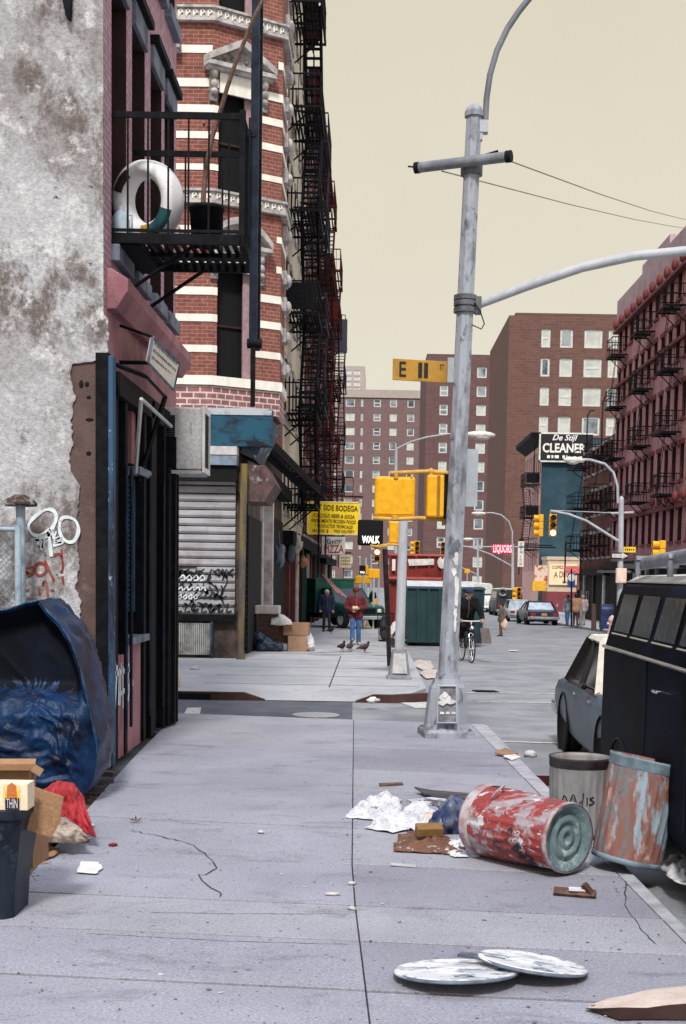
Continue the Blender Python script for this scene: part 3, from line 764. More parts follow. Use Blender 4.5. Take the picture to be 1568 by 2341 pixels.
b = MB(); b.lathe([(0, 0), (.09, 0), (.095, .03), (.095, .20), (.07, .26), (.03, .30), (.03, .34), (0, .34)], 18, Matrix.Translation((p.x, p.y, FBZ + .01)))
b.build('body', mat('milky plastic', (.50, .58, .68), (.36, .44, .55), scale=7, rough=.4), jug)
b = MB(); q = V((p.x, p.y, FBZ)); b.tube([q + V((.05, 0, .27)), q + V((.12, -.02, .26)), q + V((.12, -.02, .14)), q + V((.09, 0, .10))], .012, 8); b.build('handle', MAT['milky plastic'], jug)
# ================================================================ lot edge: fence, tarpaulin, rubbish, granite block
b = MB(); p0 = G(232, 1753, 0); b.box((p0.x, p0.y + .02, .17), (.2, .3, .34), .05)
tag(b.build('granite_block', mat('speckled granite', (.30, .33, .35), (.17, .20, .22), scale=12, rough=.9, fine=.3, bump=.4), org=(p0.x, p0.y, 0), bevel=.02), 'pale granite block at the foot of the blue corner pilaster', 'stone block')
# chain link fence
fx = lambda px, py: PY(px, py, 12.6)
fen = thing('chain_link_fence', 'galvanised chain link fence closing the lot beside the stucco wall', 'fence', (-4.2, 12.6, 0))
GALV = mat('galvanised tube', (.36, .46, .55), (.22, .29, .36), scale=6, rough=.5)
pt = fx(41, 1205); b = MB(); b.tube([(pt.x, 12.6, -.05), (pt.x, 12.6, pt.z + .02)], .032, 10); b.build('post', GALV, fen)
b = MB(); b.tube([(-6.5, 12.6, pt.z), (pt.x, 12.6, pt.z - .02)], .024, 8); b.build('rail', GALV, fen)
b = MB(); s = .055; x0, x1, zt = -5.2, pt.x - .03, pt.z - .03; nx_, nz_ = int((x1 - x0) / s), int(zt / s)
for i in range(-nz_, nx_):
    for sg in (1, -1):
        pts = []
        for k in range(nz_ + 1):
            x = x0 + (i + k if sg == 1 else i + nz_ - k) * s
            if x0 <= x <= x1: pts.append(V((x, 12.6 + (.006 if (k + (sg > 0)) % 2 else -.006), .02 + k * s)))
        if len(pts) > 1: b.tube(pts, .0035, 4, cap=False, sm=False)
b.build('mesh', mat('dull fence wire', (.18, .24, .29), rough=.5), fen)
vp = thing('vent_pipe', 'rusty mushroom capped standpipe beside the chain link fence', 'pipe', (PY(46, 1145, 12.9).x, 12.9, 0))
c = PY(47, 1145, 12.9); b = MB(); b.tube([(c.x, 12.9, -.05), (c.x, 12.9, c.z + .02)], .045, 12); b.build('pipe', GALV, vp)
b = MB(); b.lathe([(.04, -.03), (.15, -.05), (.16, -.025), (.12, .025), (.05, .06), (0, .065)], 20, Matrix.Translation(c), wob=lambda t, i: 1 + .06 * math.sin(t * 31 + i)); b.build('cap', peel('flaking rust', [((.30, .27, .26), 14, .5, .6, None)], (.05, .03, .025)), vp)

# blue tarpaulin hood: open mouth toward the street, crumpled skirt below
TARP = mat('blue tarpaulin', (.002, .024, .085), (.001, .005, .022), scale=3.5, lo=.42, hi=.6, rough=.40, spec=.25, fine=.25, bump=.5, bscale=22)
TARPL = mat('tarpaulin hem', (.008, .05, .12), (.003, .018, .05), scale=7, rough=.35, spec=.5, bump=.6, bscale=14)
tp = thing('tarpaulin', 'dark blue tarpaulin draped hood-like over a heap at the lot edge', 'tarpaulin', (-3.2, 11.3, 0))
Tq = lambda px, py, Y=11.15: PY(px, py, Y)
out = [(-150, 1800), (-165, 1700), (-150, 1560), (-120, 1470), (-80, 1415), (-40, 1400), (20, 1392), (60, 1378), (92, 1372), (112, 1400), (140, 1428), (165, 1470), (186, 1530), (198, 1590), (212, 1650), (222, 1700), (221, 1745), (212, 1785), (196, 1812), (188, 1820)]
def dense(pts, n=4):
    r = []
    for i in range(len(pts) - 1):
        for k in range(n): r.append((lerp(pts[i][0], pts[i + 1][0], k / n), lerp(pts[i][1], pts[i + 1][1], k / n)))
    return r + [pts[-1]]
O_ = [Tq(*p) for p in dense(out, 4)]
rings = []
for k, (dy, sc) in enumerate([(-.02, .985), (.0, 1.0)] + [(.08 + .11 * j, 1.0 - .0007 * j * j) for j in range(12)]):
    ring = []
    for i, p in enumerate(O_):
        c = V((-4.0, p.y, .5)); q = c + (p - c) * sc; q.y = p.y + dy
        if k > 1: q += (V((1, 0, .6)) * (.5 - abs(noise.noise(V((q.x * 2.4 + q.z * 3.1, q.y * 3.6, 2)))) * 1.5) + V((.7, 0, .7)) * (.3 - abs(noise.noise(V((q.x * 5, q.y * 8, q.z * 6))))) ) * .075 * min(1, (k - 1) / 2)
        q.z = max(q.z, .0); ring.append(q)
    rings.append(ring)
b = MB(); b.loft(rings, 0, True, False, False); b.build('cover', TARP, tp)
b = MB(); b.tube([p + V((.0, -.02, .0)) for p in O_[:-14]], [.010 + .005 * math.sin(i * .9) for i in range(len(O_) - 14)], 8); b.build('hem', TARPL, tp)
# front: slack dark panel above, sharply creased folds gathering below
def ridge(x, y, s): return (1 - abs(noise.noise(V((x, y, s)))) * 2.2) ** 3
per = O_ + [Tq(x, 1822 + 4 * math.sin(x * .07)) for x in (170, 150, 120, 90, 60, 30, 0, -40, -80, -120)]
ctr0 = Tq(78, 1610); b = MB(); K, NR = len(per), 44
for r in range(NR + 1):
    s = (r / NR) ** .8
    for p in per:
        q = ctr0.lerp(p, s); low = min(1, max(0, (1.02 - q.z) / .25)); e = min(1, (1 - s) * 5)
        u, v = q.x * 3.1 + q.z * 1.4, q.z * 3.4 - q.x * 1.1
        d = .06 * ridge(u * .9, v * .6, 1) + .042 * ridge(u * 2.1 + v, v * 1.1, 4) + .022 * ridge(u * 4.4 - v, v * 3.1, 9)
        q.y += (.16 * (1 - low) * e) - low * (.08 * e + d * (.35 + .65 * e)) - (1 - low) * .012 * ridge(u, v * .4, 2)
        q.z = max(q.z, .0); b.v.append(q)
for r in range(NR):
    for i in range(K):
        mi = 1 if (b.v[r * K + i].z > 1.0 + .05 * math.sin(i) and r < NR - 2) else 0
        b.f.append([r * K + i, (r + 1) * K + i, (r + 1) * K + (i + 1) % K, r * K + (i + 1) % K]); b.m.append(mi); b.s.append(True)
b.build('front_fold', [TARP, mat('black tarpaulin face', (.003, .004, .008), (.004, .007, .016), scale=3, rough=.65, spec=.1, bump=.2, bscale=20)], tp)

# black bin and cartons at the picture's left edge
BINM = mat('scuffed charcoal plastic', (.018, .027, .045), (.008, .012, .022), scale=6, stretch=(1, 1, .4), rough=.5, spec=.2, grime=(.06, .075, .10), gs=9, glo=.58, ghi=.75)
tb = G(30, 2108, 0); bn = thing('rubbish_bin', 'tall scuffed charcoal plastic bin with cartons on top', 'bin', (tb.x - .2, tb.y + .25, 0))
Y0 = tb.y + .05
c0 = PY(50, 1850, Y0); c1 = PY(27, 2105, Y0)
b = MB(); zt_ = c0.z; xt, xb = c0.x, c1.x
def rr(x1, x0, y0, y1, z, r=.05):
    return [V((x0, y0 + r, z)), V((x0 + r, y0, z)), V((x1 - r, y0, z)), V((x1, y0 + r, z)), V((x1, y1 - r, z)), V((x1 - r, y1, z)), V((x0 + r, y1, z)), V((x0, y1 - r, z))]
b.loft([rr(xb, xb - .38, Y0, Y0 + .42, 0), rr(xb + .01, xb - .4, Y0 - .01, Y0 + .43, .2), rr(xt, xt - .5, Y0 - .06, Y0 + .5, zt_ - .05)], 0, False); b.build('body', BINM, bn, bevel=.01)
b = MB(); b.loft([rr(xt + .012, xt - .52, Y0 - .075, Y0 + .51, zt_ - .05), rr(xt + .012, xt - .52, Y0 - .075, Y0 + .51, zt_)], 0, False); b.build('rim', BINM, bn, bevel=.006)

def carton(name, label, c, sz, rz, flaps=True, m=CARD, tilt=0):
    t = thing(name, label, 'carton', (c[0], c[1], c[2])); Q = Matrix.Rotation(rz, 3, 'Z') @ Matrix.Rotation(tilt, 3, 'X'); hx, hy, h = sz[0] / 2, sz[1] / 2, sz[2]; C0 = V(c)
    P = lambda x, y, z: C0 + Q @ V((x, y, z))
    b = MB(); w = .006
    for s in (-1, 1):
        b.box(P(s * hx, 0, h / 2), (w, sz[1], h), M=Q); b.box(P(0, s * (hy - w), h / 2), (sz[0] - 2 * w, w, h), M=Q)
    b.box(P(0, 0, w), (sz[0] - w, sz[1] - 3 * w, w), M=Q)
    if not flaps: b.box(P(0, 0, h - w), (sz[0] - w, sz[1] - 3 * w, w), M=Q)
    b.build('box', m, t)
    if flaps:
        f = MB()
        for (a, e, d) in ((P(-hx, -hy, h), P(hx, -hy, h), Q @ V((0, -.5, .12))), (P(-hx, hy, h), P(hx, hy, h), Q @ V((0, .45, .2))), (P(hx, -hy, h), P(hx, hy, h), Q @ V((.4, 0, -.25)))):
            f.prism([a, e, e + d * hy, a + d * hy], (0, 0, .005))
        f.build('flap', m, t)
    return t
q = PY(60, 1775, Y0 + .35)
t_ = carton('carton', 'open plain brown carton resting on the charcoal bin behind the product box', (q.x - .16, Y0 + .45, zt_ + .006), (.34, .26, .16), .15)
# opened brown sheet of carton leaning out
A_ = [PY(62, 1794, Y0 + .25), PY(145, 1823, Y0 + .3), PY(136, 1880, Y0 + .22), PY(118, 1914, Y0 + .2), PY(62, 1897, Y0 + .15)]
b = MB(); b.prism(A_, (.0, .012, .004)); tag(b.build('cardboard_sheet', mat('tan cardboard', (.27, .155, .085), (.22, .12, .065), scale=25, rough=.95, fine=.3)), 'tan torn cardboard sheet leaning against the charcoal bin', 'cardboard')
b = MB(); A_ = [PY(68, 1898, Y0 + .42), PY(74, 1897, Y0 + .42), PY(76, 1985, Y0 + .4), PY(55, 1990, Y0 + .4), PY(56, 1900, Y0 + .4)]
b.prism(A_, (.02, .3, 0)); tag(b.build('cardboard_strip', CARD), 'narrow upright cardboard carton wedged behind the charcoal bin', 'cardboard')
# printed product box
pb = thing('product_box', 'bright yellow and white printed product box lettered THIN on the charcoal bin', 'box', (PY(30, 1840, Y0 - .02).x, Y0 + .02, zt_))
a0, a1 = PY(6, 1848, Y0 - .03), PY(63, 1792, Y0 - .03); b = MB(); b.bx(a0.x - .05, a1.x, Y0 - .03, Y0 + .12, zt_ + .002, a1.z, 0); b.build('box', mat('cream carton print', (.74, .60, .42), (.80, .70, .55), scale=6), pb)
b = MB(); f0, f1 = PY(8, 1832, Y0 - .034), PY(46, 1796, Y0 - .034); b.quad(f0, V((f1.x, f0.y, f0.z)), f1, V((f0.x, f0.y, f1.z))); b.build('picture_panel', mat('printed yellow', (.78, .45, .05), (.80, .66, .30), scale=14), pb)
b = MB(); f0, f1 = PY(12, 1850, Y0 - .038), PY(44, 1824, Y0 - .038); f0.z = max(f0.z, zt_ + .004); b.quad(f0, V((f1.x, f0.y, f0.z)), f1, V((f0.x, f0.y, f1.z))); b.build('band', mat('printed navy', (.006, .008, .06)), pb)
b = MB(); b.text('THIN', (f0 + f1) / 2, (1, 0, 0), (0, 0, 1), .08, .004, 0, (f1 - f0).x * .8); b.build('lettering', WHITE, pb)
b = MB(); p = PY(27, 1812, Y0 - .036); b.prism([p + V((-.03, 0, -.05)), p + V((.03, 0, -.05)), p + V((.025, 0, .04)), p + V((0, 0, .06)), p + V((-.025, 0, .04))], (0, -.002, 0)); b.build('printed_picture', mat('printed orange', (.55, .16, .04)), pb)

def cloth(name, label, cat, mt, pts, seed, h=.05, n=26, lift=.012, Y=None, fold=5, dz=0.0):
    """crumpled sheet over an outline of picture points on the ground; pts go round"""
    P = [G(*p, dz) if len(p) == 2 else PY(*p) for p in pts]; c = sum(P, V((0, 0, 0))) / len(P); b = MB(); m = len(P); rings = 9; K = m * 5
    per = []
    for i in range(m):
        for k in range(5): per.append(P[i].lerp(P[(i + 1) % m], k / 5))
    for r in range(rings + 1):
        s = r / rings
        for i in range(K):
            p = c.lerp(per[i], s); u = noise.noise(V((p.x * fold + seed, p.y * fold, p.z * 3))); v = noise.noise(V((p.x * fold * 2.6, p.y * fold * 2.6 + seed, 1)))
            d = noise.noise(V((p.x * 11 + seed, p.y * 11, 5)))
            p = V((p.x + .03 * v * s, p.y + .03 * u * s, p.z + lift + h * (abs(u) * 1.6 + abs(v) * .8) * (1 - s ** 3 * .85) + .012 * d * h * 10)); b.v.append(p)
    for r in range(rings):
        for i in range(K):
            b.f.append([r * K + i, (r + 1) * K + i, (r + 1) * K + (i + 1) % K, r * K + (i + 1) % K]); b.m.append(0); b.s.append(True)
    o = b.build(name, mt, None, (c.x, c.y, 0 if len(pts[0]) == 2 else c.z)); s_ = o.modifiers.new('s', 'SOLIDIFY'); s_.thickness = .004
    return tag(o, label, cat)
RED = mat('red knit', (.42, .035, .045), (.24, .015, .02), scale=7, rough=.95, bump=.6, bscale=50)
BEIGE = mat('dirty linen', (.40, .34, .29), (.20, .15, .13), scale=8, rough=.95, bump=.5, bscale=30)
# red garment and pale rag slumped over a small dark heap behind the bin
q0 = G(118, 1945, 0)
blob('refuse_heap', [(q0 + V((-.12, .3, .05)), .09, q0 + V((.02, .5, .10)), .11, 0), (q0 + V((-.2, .3, .05)), .1, q0 + V((-.1, .62, .14)), .13, 0)], .025, [mat('dark refuse', (.02, .014, .014), (.05, .035, .03), scale=14, rough=1)], None, q0, 2, .04, 9)
tag(bpy.data.objects['refuse_heap'], 'dark heap of refuse under the red garment beside the bin', 'refuse heap')
def drape(name, label, cat, mt, top, bot, Yt, Yb, seed, amp=.05, nu=30, nv=24):
    b = MB(); T = [PY(*p, Yt) for p in top]; B = [PY(*p, Yb) for p in bot]
    def at(L, t):
        k = t * (len(L) - 1); i = min(int(k), len(L) - 2); return L[i].lerp(L[i + 1], k - i)
    for j in range(nv + 1):
        for i in range(nu + 1):
            p = at(T, i / nu).lerp(at(B, i / nu), j / nv); t = j / nv
            f = abs(noise.noise(V((i * 6.6 / nu + seed + j * 1.5 / nv, j * 1.9 / nv, 0)))) * 1.6 + .6 * noise.noise(V((i * 15 / nu, j * 6.5 / nv + seed, 3))) + .25 * noise.noise(V((i * 40 / nu, j * 20 / nv + seed, 7)))
            p += V((.25 * amp * f, -amp * f - .10 * math.sin(t * PI), .05 * math.sin(t * PI) + amp * .3 * f)); p.z = max(p.z, .012); b.v.append(p)
    for j in range(nv):
        for i in range(nu):
            a = j * (nu + 1) + i; b.f.append([a, a + 1, a + nu + 2, a + nu + 1]); b.m.append(0); b.s.append(True)
    o = b.build(name, mt); s_ = o.modifiers.new('s', 'SOLIDIFY'); s_.thickness = .008; s_.offset = 0
    return tag(o, label, cat)
drape('red_garment', 'red knitted garment slumped over refuse behind the cardboard sheet', 'garment', RED, [(100, 1806), (130, 1786), (168, 1790), (192, 1822)], [(112, 1872), (148, 1886), (188, 1900), (220, 1914)], 9.9, 9.35, 2, .075, 44, 34)
drape('linen_rag', 'dirty cream rag trailing from the refuse onto the sidewalk', 'rag', BEIGE, [(70, 1900), (112, 1866), (150, 1868), (182, 1892)], [(80, 1922), (112, 1926), (165, 1928), (206, 1922)], 9.35, 9.05, 8, .06, 44, 34)
cloth('paper_tray', 'flat white paper tray under the cream rag at the sidewalk edge', 'paper', PAPER, [(138, 1918), (150, 1926), (206, 1925), (212, 1918), (170, 1914)], 4, .01)
cloth('paper_scrap', 'white paper scrap beside the red garment sleeve', 'paper', PAPER, [(188, 1876), (212, 1886), (210, 1898), (190, 1895)], 6, .012)
cloth('cardboard_flap', 'folded brown wrapper lying in the dirt below the refuse', 'wrapper', CARD, [(96, 1958), (118, 1938), (135, 1944), (120, 1962), (104, 1972)], 9, .03)
b = MB(); b.box(G(76, 1972, .01), (.2, .02, .012), .25); tag(b.build('wood_splinter', mat('pale splinter', (.35, .28, .24))), 'pale wood splinter in the dirt beside the bin', 'stick')
# gravelly rubble in the strip
b = MB(); random.seed(31)
for k in range(420):
    px, py = random.uniform(20, 262), random.uniform(1752, 2020)
    if px > left_l(py) - 2: continue
    p = G(px, py, -.015); r = random.uniform(.006, .022); b.sph((p.x, p.y, p.z + r * .3), (r, r * random.uniform(.6, 1), r * .6), 6, 4, jit=.4, seed=k)
for k in range(260):
    x, y = random.uniform(-6.5, -2.6), random.uniform(5.5, 12.4); r = random.uniform(.008, .03)
    if x < -2.75: b.sph((x, y, -.02), (r, r * random.uniform(.6, 1), r * .7), 6, 4, jit=.4, seed=k)
tag(b.build('rubble', mat('mixed rubble', (.22, .18, .17), (.07, .05, .05), scale=16, rough=1)), kind='stuff')
random.seed(17)
for k, (x, y, rz, l) in enumerate(((222, 1790, .4, .3), (238, 1772, -.2, .22), (206, 1808, .2, .26))):
    p = G(x, y, .0); b = MB(); b.box((p.x, p.y, .02), (l, .09, .045), rz)
    tag(b.build('brick_fragment', mat('sooty brick', (.10, .09, .095), (.05, .045, .05), scale=10)), ['long dark brick fragment nearest the tarpaulin hem', 'small dark brick fragment close to the granite block', 'dark brick fragment lowest in the dirt strip by the tarpaulin'][k], 'brick fragment', 'brick fragments by the tarpaulin')
# sidewalk scraps
cloth('paper_sheet', 'blank white sheet of paper lying flat on the sidewalk left of the crack', 'paper', PAPER, [(176, 1997), (186, 1972), (230, 1975), (234, 1992), (218, 2000)], 3, .004)
b = MB(); c = G(311, 1876, .012)
for k in range(7):
    a = k * .9; b.quad(c, c + V((math.cos(a - .25) * .035, math.sin(a - .25) * .035, .012)), c + V((math.cos(a) * .075, math.sin(a) * .075, random.uniform(.0, .04))), c + V((math.cos(a + .25) * .035, math.sin(a + .25) * .035, .008)))
tag(b.build('dry_leaf', mat('russet leaf', (.13, .035, .02), rough=.9)), 'curled russet leaf on the sidewalk above the crack', 'leaf')
for k, (x, y, c, l) in enumerate(((258, 1930, (.25, .02, .03), 'tiny dark red scrap on the sidewalk below the russet leaf'), (596, 1901, (.5, .5, .52), 'tiny pale scrap on the sidewalk left of the middle joint'), (762, 2042, (.5, .47, .47), 'small crumpled tissue just left of the middle joint'), (803, 2030 - 12, (.5, .5, .52), 'scrap of white paper caught in the middle joint'), (806, 2075, (.5, .5, .52), 'larger white paper scrap on the joint crossing'))):
    p = G(x, y, .012); b = MB(); b.sph(p, (.03 if k != 2 else .05, .02, .012), 8, 5, jit=.8, seed=k * 3.3)
    tag(b.build('litter_scrap', mat('scrap %d' % k, c, rough=.9)), l, 'litter')
# ================================================================ far corner building (banded brick, corner bay, shuttered shop)
BRK = brick('banded red brick', (.25, .085, .066), (.20, .066, .054), (.32, .22, .19), bw=.23, bh=.085, ms=.008, dirt=(.05, .02, .022), dlo=.52, dhi=.85)
BRKD = brick('sooty grey brick', (.30, .14, .14), (.22, .10, .105), (.62, .52, .5), bw=.30, bh=.135, ms=.02, dirt=(.10, .05, .055), dlo=.6, dhi=.95)
BAND = mat('white glazed band', (.86, .83, .76), (.74, .71, .65), scale=5, stretch=(1, 1, .3), grime=(.45, .40, .36), gs=2.5, glo=.62, ghi=.9, rough=.6, fine=.1)
LIME = mat('sooty limestone', (.52, .49, .48), (.32, .30, .30), scale=4, grime=(.12, .11, .12), gs=3.2, glo=.52, ghi=.72, bump=.4, bscale=25)
PINKW = mat('pinkish jamb paint', (.36, .24, .27), (.28, .18, .2), scale=8)
BY = 30.4
bd = thing('corner_building', 'banded red brick corner building with shuttered shop across the side street', 'building', (-5, BY, 0))
zy = lambda y: PY(440, y, BY).z
XA, XB, YB = PY(483, 900, BY).x, PY(638, 900, 31.35).x, 31.35
bay = [V((-9, BY, 0)), V((XA, BY, 0)), V((XB, YB, 0)), V((XB, 33.0, 0)), V((-3.1, 34.2, 0))]
ZS = zy(936); ZT = 23.0
def outset(poly, d):
    r = []
    for i, p in enumerate(poly):
        n = V((0, 0, 0))
        for a, c in ((i - 1, i), (i, i + 1)):
            if 0 <= a and c < len(poly): t = (poly[c] - poly[a]).normalized(); n += V((t.y, -t.x, 0))
        n = n.normalized(); k = 1
        if 0 < i < len(poly) - 1: t = (poly[i + 1] - poly[i]).normalized(); k = 1 / max(.5, n.dot(V((t.y, -t.x, 0))))
        r.append(p + n * d * k)
    return r
def strip(b, poly, z0, z1, d, mi=0, back=.05):
    o, q = outset(poly, d), outset(poly, -back)
    for i in range(len(poly) - 1):
        a, c, e, g = o[i], o[i + 1], q[i], q[i + 1]; Z = lambda p, z: V((p.x, p.y, z))
        b.quad(Z(a, z0), Z(c, z0), Z(c, z1), Z(a, z1), mi=mi); b.quad(Z(a, z1), Z(c, z1), Z(g, z1), Z(e, z1), mi=mi); b.quad(Z(e, z0), Z(g, z0), Z(c, z0), Z(a, z0), mi=mi)
    b.quad(V((o[-1].x, o[-1].y, z0)), V((q[-1].x, q[-1].y, z0)), V((q[-1].x, q[-1].y, z1)), V((o[-1].x, o[-1].y, z1)), mi=mi)
ub = (bay[2] - bay[1]).normalized(); LB = (bay[2] - bay[1]).length
wu0, wu1 = .13, 1.06
wins = [(zy(868), zy(604)), (zy(432), zy(196)), (zy(14), zy(-215))]
b = MB()
holed(b, (-9, BY), (1, 0, 0), XA + 9, ZS, ZT, [(3.2, 4.2, *w) for w in wins], .25)
P2, n2 = holed(b, bay[1], ub, LB, ZS, ZT, [(wu0, wu1, *w) for w in wins], .32, 0, 1)
for i in (2, 3): p, q = bay[i], bay[i + 1]; b.quad(V((p.x, p.y, ZS)), V((q.x, q.y, ZS)), V((q.x, q.y, ZT)), V((p.x, p.y, ZT)))
b.quad((-3.1, 34.2, ZS), (-3.1, 45, ZS), (-3.1, 45, ZT), (-3.1, 34.2, ZT)); b.add([V((p.x, p.y, ZS)) for p in bay] + [V((-9, 34.2, ZS))], [(5, 4, 3, 2, 1, 0)])
b.add([V((p.x, p.y, ZT)) for p in bay] + [V((-3.1, 45, ZT)), V((-9, 45, ZT))], [tuple(range(7))])
b.build('brick_wall', [BRK, PINKW], bd)
for w in wins:
    window(P2, n2, (wu0, wu1, *w), bd, DKWOOD, VOID, .28, .05)
    b = MB(); 
    p = [P2(wu1 - .22, w[0], .10), P2(wu1 - .02, w[0], .10), P2(wu1 - .02, w[1], .10), P2(wu1 - .22, w[1], .10)]; b.prism(p, -n2 * .05); b.build('shutter', PINKW, bd)
    PA = lambda u, z, d=0: V((-9 + u, BY + d, z)); window(PA, V((0, -1, 0)), (3.2, 4.2, *w), bd, PINKW, VOID, .2, .07)
for y0, y1 in ((36, 53), (103, 121), (179, 198), (239, 256), (300, 316), (374, 388), (515, 530), (585, 601), (655, 673), (717, 734), (788, 804)):
    if y0 == 36: continue
    z0, z1 = zy(y1), zy(y0)
    hit = [w for w in wins if w[0] < z1 and w[1] > z0]
    b = MB(); A0, A1 = bay[0], bay[1]
    def seg(pl): strip(b, pl, z0, z1, .02, 0, .01)
    if hit:
        seg([bay[1] + V((-2.2, 0, 0)), bay[1], bay[1] + ub * (wu0 - .002)])
        seg([bay[1] + ub * (wu1 + .002), bay[2], bay[3], bay[4]])
    elif y0 < 150 or 500 < y0 < 600: seg([bay[1] + V((-2.2, 0, 0)), bay[1] + V((-.02, 0, 0))]); seg([bay[2] - ub * .12, bay[2], bay[3], bay[4]]) 
    else: seg([bay[1] + V((-2.2, 0, 0)), bay[1], bay[2], bay[3], bay[4]])
    b.build('white_band', BAND, bd)
b = MB(); strip(b, bay, zy(879), zy(858), .07); b.build('sill_band', BAND, bd)
b = MB(); strip(b, bay, ZS - .01, zy(880), .012); b.build('lower_brick', BRKD, bd)
for y0, y1 in ((22, 44), (439, 459)):
    b = MB(); strip(b, bay, zy(y1), zy(y0), .10); strip(b, bay, zy(y0), zy(y0) + .05, .16); strip(b, bay, zy(y1) - .06, zy(y1), .13)
    # greek key relief
    h = zy(y0) - zy(y1)
    for p, q in ((bay[1] + V((-1.3, 0, 0)), bay[1]), (bay[1], bay[2]), (bay[2], bay[3])):
        t = (q - p).normalized(); n = V((t.y, -t.x, 0)); L = (q - p).length; k = int(L / .16)
        for i in range(k):
            u = (i + .25) * L / k; z0 = zy(y1)
            for a, e, c, g in ((0, .10, .78, .9), (0, .03, .15, .9), (.07, .10, .35, .9), (.03, .10, .35, .47)):
                o = p + t * (u + a) + n * .1; w = t * (e - a); z = V((0, 0, z0 + h * c)); zz = V((0, 0, h * (g - c)))
                b.prism([o + z, o + w + z, o + w + z + zz, o + z + zz], n * .018, 1)
    b.build('greek_key_band', [LIME, BAND], bd)
def pediment(P, n, uc, w, z0, z1, curved):
    b = MB(); hw = w / 2
    def slab(u0, u1, a, c, d0, d1, mi=0): b.prism([P(u0, a, -d1), P(u1, a, -d1), P(u1, c, -d1), P(u0, c, -d1)], -n * (d1 - d0), mi)
    slab(uc - hw, uc + hw, z0, z0 + .09, .0, .26); slab(uc - hw * .95, uc + hw * .95, z0 - .06, z0, 0, .18)
    H = z1 - z0 - .09; N_ = 12 if curved else 2
    pts = [(uc - hw + w * i / N_, z0 + .09 + H * (1 - abs(2 * i / N_ - 1) ** (2 if curved else 1))) for i in range(N_ + 1)]
    for i in range(N_):
        (u0, a), (u1, c) = pts[i], pts[i + 1]
        b.prism([P(u0, a - .02, -.27), P(u1, c - .02, -.27), P(u1, c + .13, -.27), P(u0, a + .13, -.27)], -n * .27)
        b.prism([P(u0, z0 + .09, -.05), P(u1, z0 + .09, -.05), P(u1, c, -.05), P(u0, a, -.05)], -n * .05, 0)
    for k in range(7): u = uc + (k - 3) * w * .1; b.sph(P(u, z0 + .16 + (3 - abs(k - 3)) * .05, -.07), (.06, .05, .06), 8, 6, 1)
    for s in (-1, 1):
        u = uc + s * hw * .74; M_ = Matrix.Identity(3)
        for zz, r in ((-.14, .13), (-.36, .10), (-.52, .07)): b.sph(P(u, z0 + zz, -.09), (.085, .10, r), 10, 8, 0)
        slab(u - .085, u + .085, z0 - .72, z0 - .06, 0, .07, 1)
    slab(uc - hw * .55, uc + hw * .55, z0 - .5, z0 - .07, 0, .05, 2)
    return b.build('pediment', [LIME, mat('dark carved stone', (.16, .145, .15), (.30, .28, .28), scale=14), BAND], bd)
pediment(P2, n2, .62, 1.72, zy(155), zy(96), False); pediment(P2, n2, .62, 1.6, zy(562), zy(505), True)
pediment(PA, V((0, -1, 0)), 3.75, 1.6, zy(118), zy(70), False); pediment(PA, V((0, -1, 0)), 3.75, 1.6, zy(545), zy(488), True)
# scrolled consoles and stone quoins on the avenue side of the bay
for k, y in enumerate((62, 178, 250, 330, 410, 540, 640, 700, 770, 845)):
    b = MB(); z = PY(640, y, 32.4).z
    b.bx(XB - .02, XB + .1, 32.0, 32.6, z - .18, z + .14); b.sph((XB + .13, 32.3, z - .05), (.08, .2, .15), 8, 6); b.build('console', LIME, bd)
# ground floor
GX = -3.1
b = MB(); b.quad((-9, 30.55, -.02), (GX, 30.55, -.02), (GX, 30.55, ZS), (-9, 30.55, ZS)); b.quad((GX, 30.55, -.1), (GX, 45, -.3), (GX, 45, ZS), (GX, 30.55, ZS)); b.build('ground_floor_wall', mat('stained render', (.10, .07, .06), (.05, .035, .032), scale=3, grime=(.02, .015, .015), gs=1.5, glo=.45, ghi=.7), bd)
q_ = lambda x, y, Y=30.5: PY(x, y, Y)
SLAT = mat('dusty steel slat', (.40, .405, .44), (.30, .29, .315), scale=2.2, stretch=(.4, 1, 2.5), grime=(.19, .12, .10), gs=1.2, glo=.5, ghi=.8, rough=.6, fine=.2)
zb, ztp = q_(480, 1404).z, q_(480, 1062).z; b = MB(); k = 0; z = zb
while z < ztp:
    b.add([(-5.3, 30.44, z), (-3.16, 30.44, z), (-3.16, 30.405, z + .05), (-5.3, 30.405, z + .05), (-3.16, 30.41, z + .14), (-5.3, 30.41, z + .14), (-3.16, 30.465, z + .166), (-5.3, 30.465, z + .166), (-3.16, 30.465, z + .186), (-5.3, 30.465, z + .186)],
          [(0, 1, 2, 3), (3, 2, 4, 5), (5, 4, 6, 7)], 0); b.quad((-5.3, 30.465, z + .166), (-3.16, 30.465, z + .166), (-3.16, 30.44, z + .186), (-5.3, 30.44, z + .186), mi=1); z += .186
sh = b.build('roll_shutter', [SLAT, VOID], bd)
b = MB(); b.bx(-5.3, -3.14, 30.36, 30.5, zb - .15, zb - .002); b.build('bottom_rail', BLK, bd)
SQ = lambda x, y: PY(x, y, 30.40)
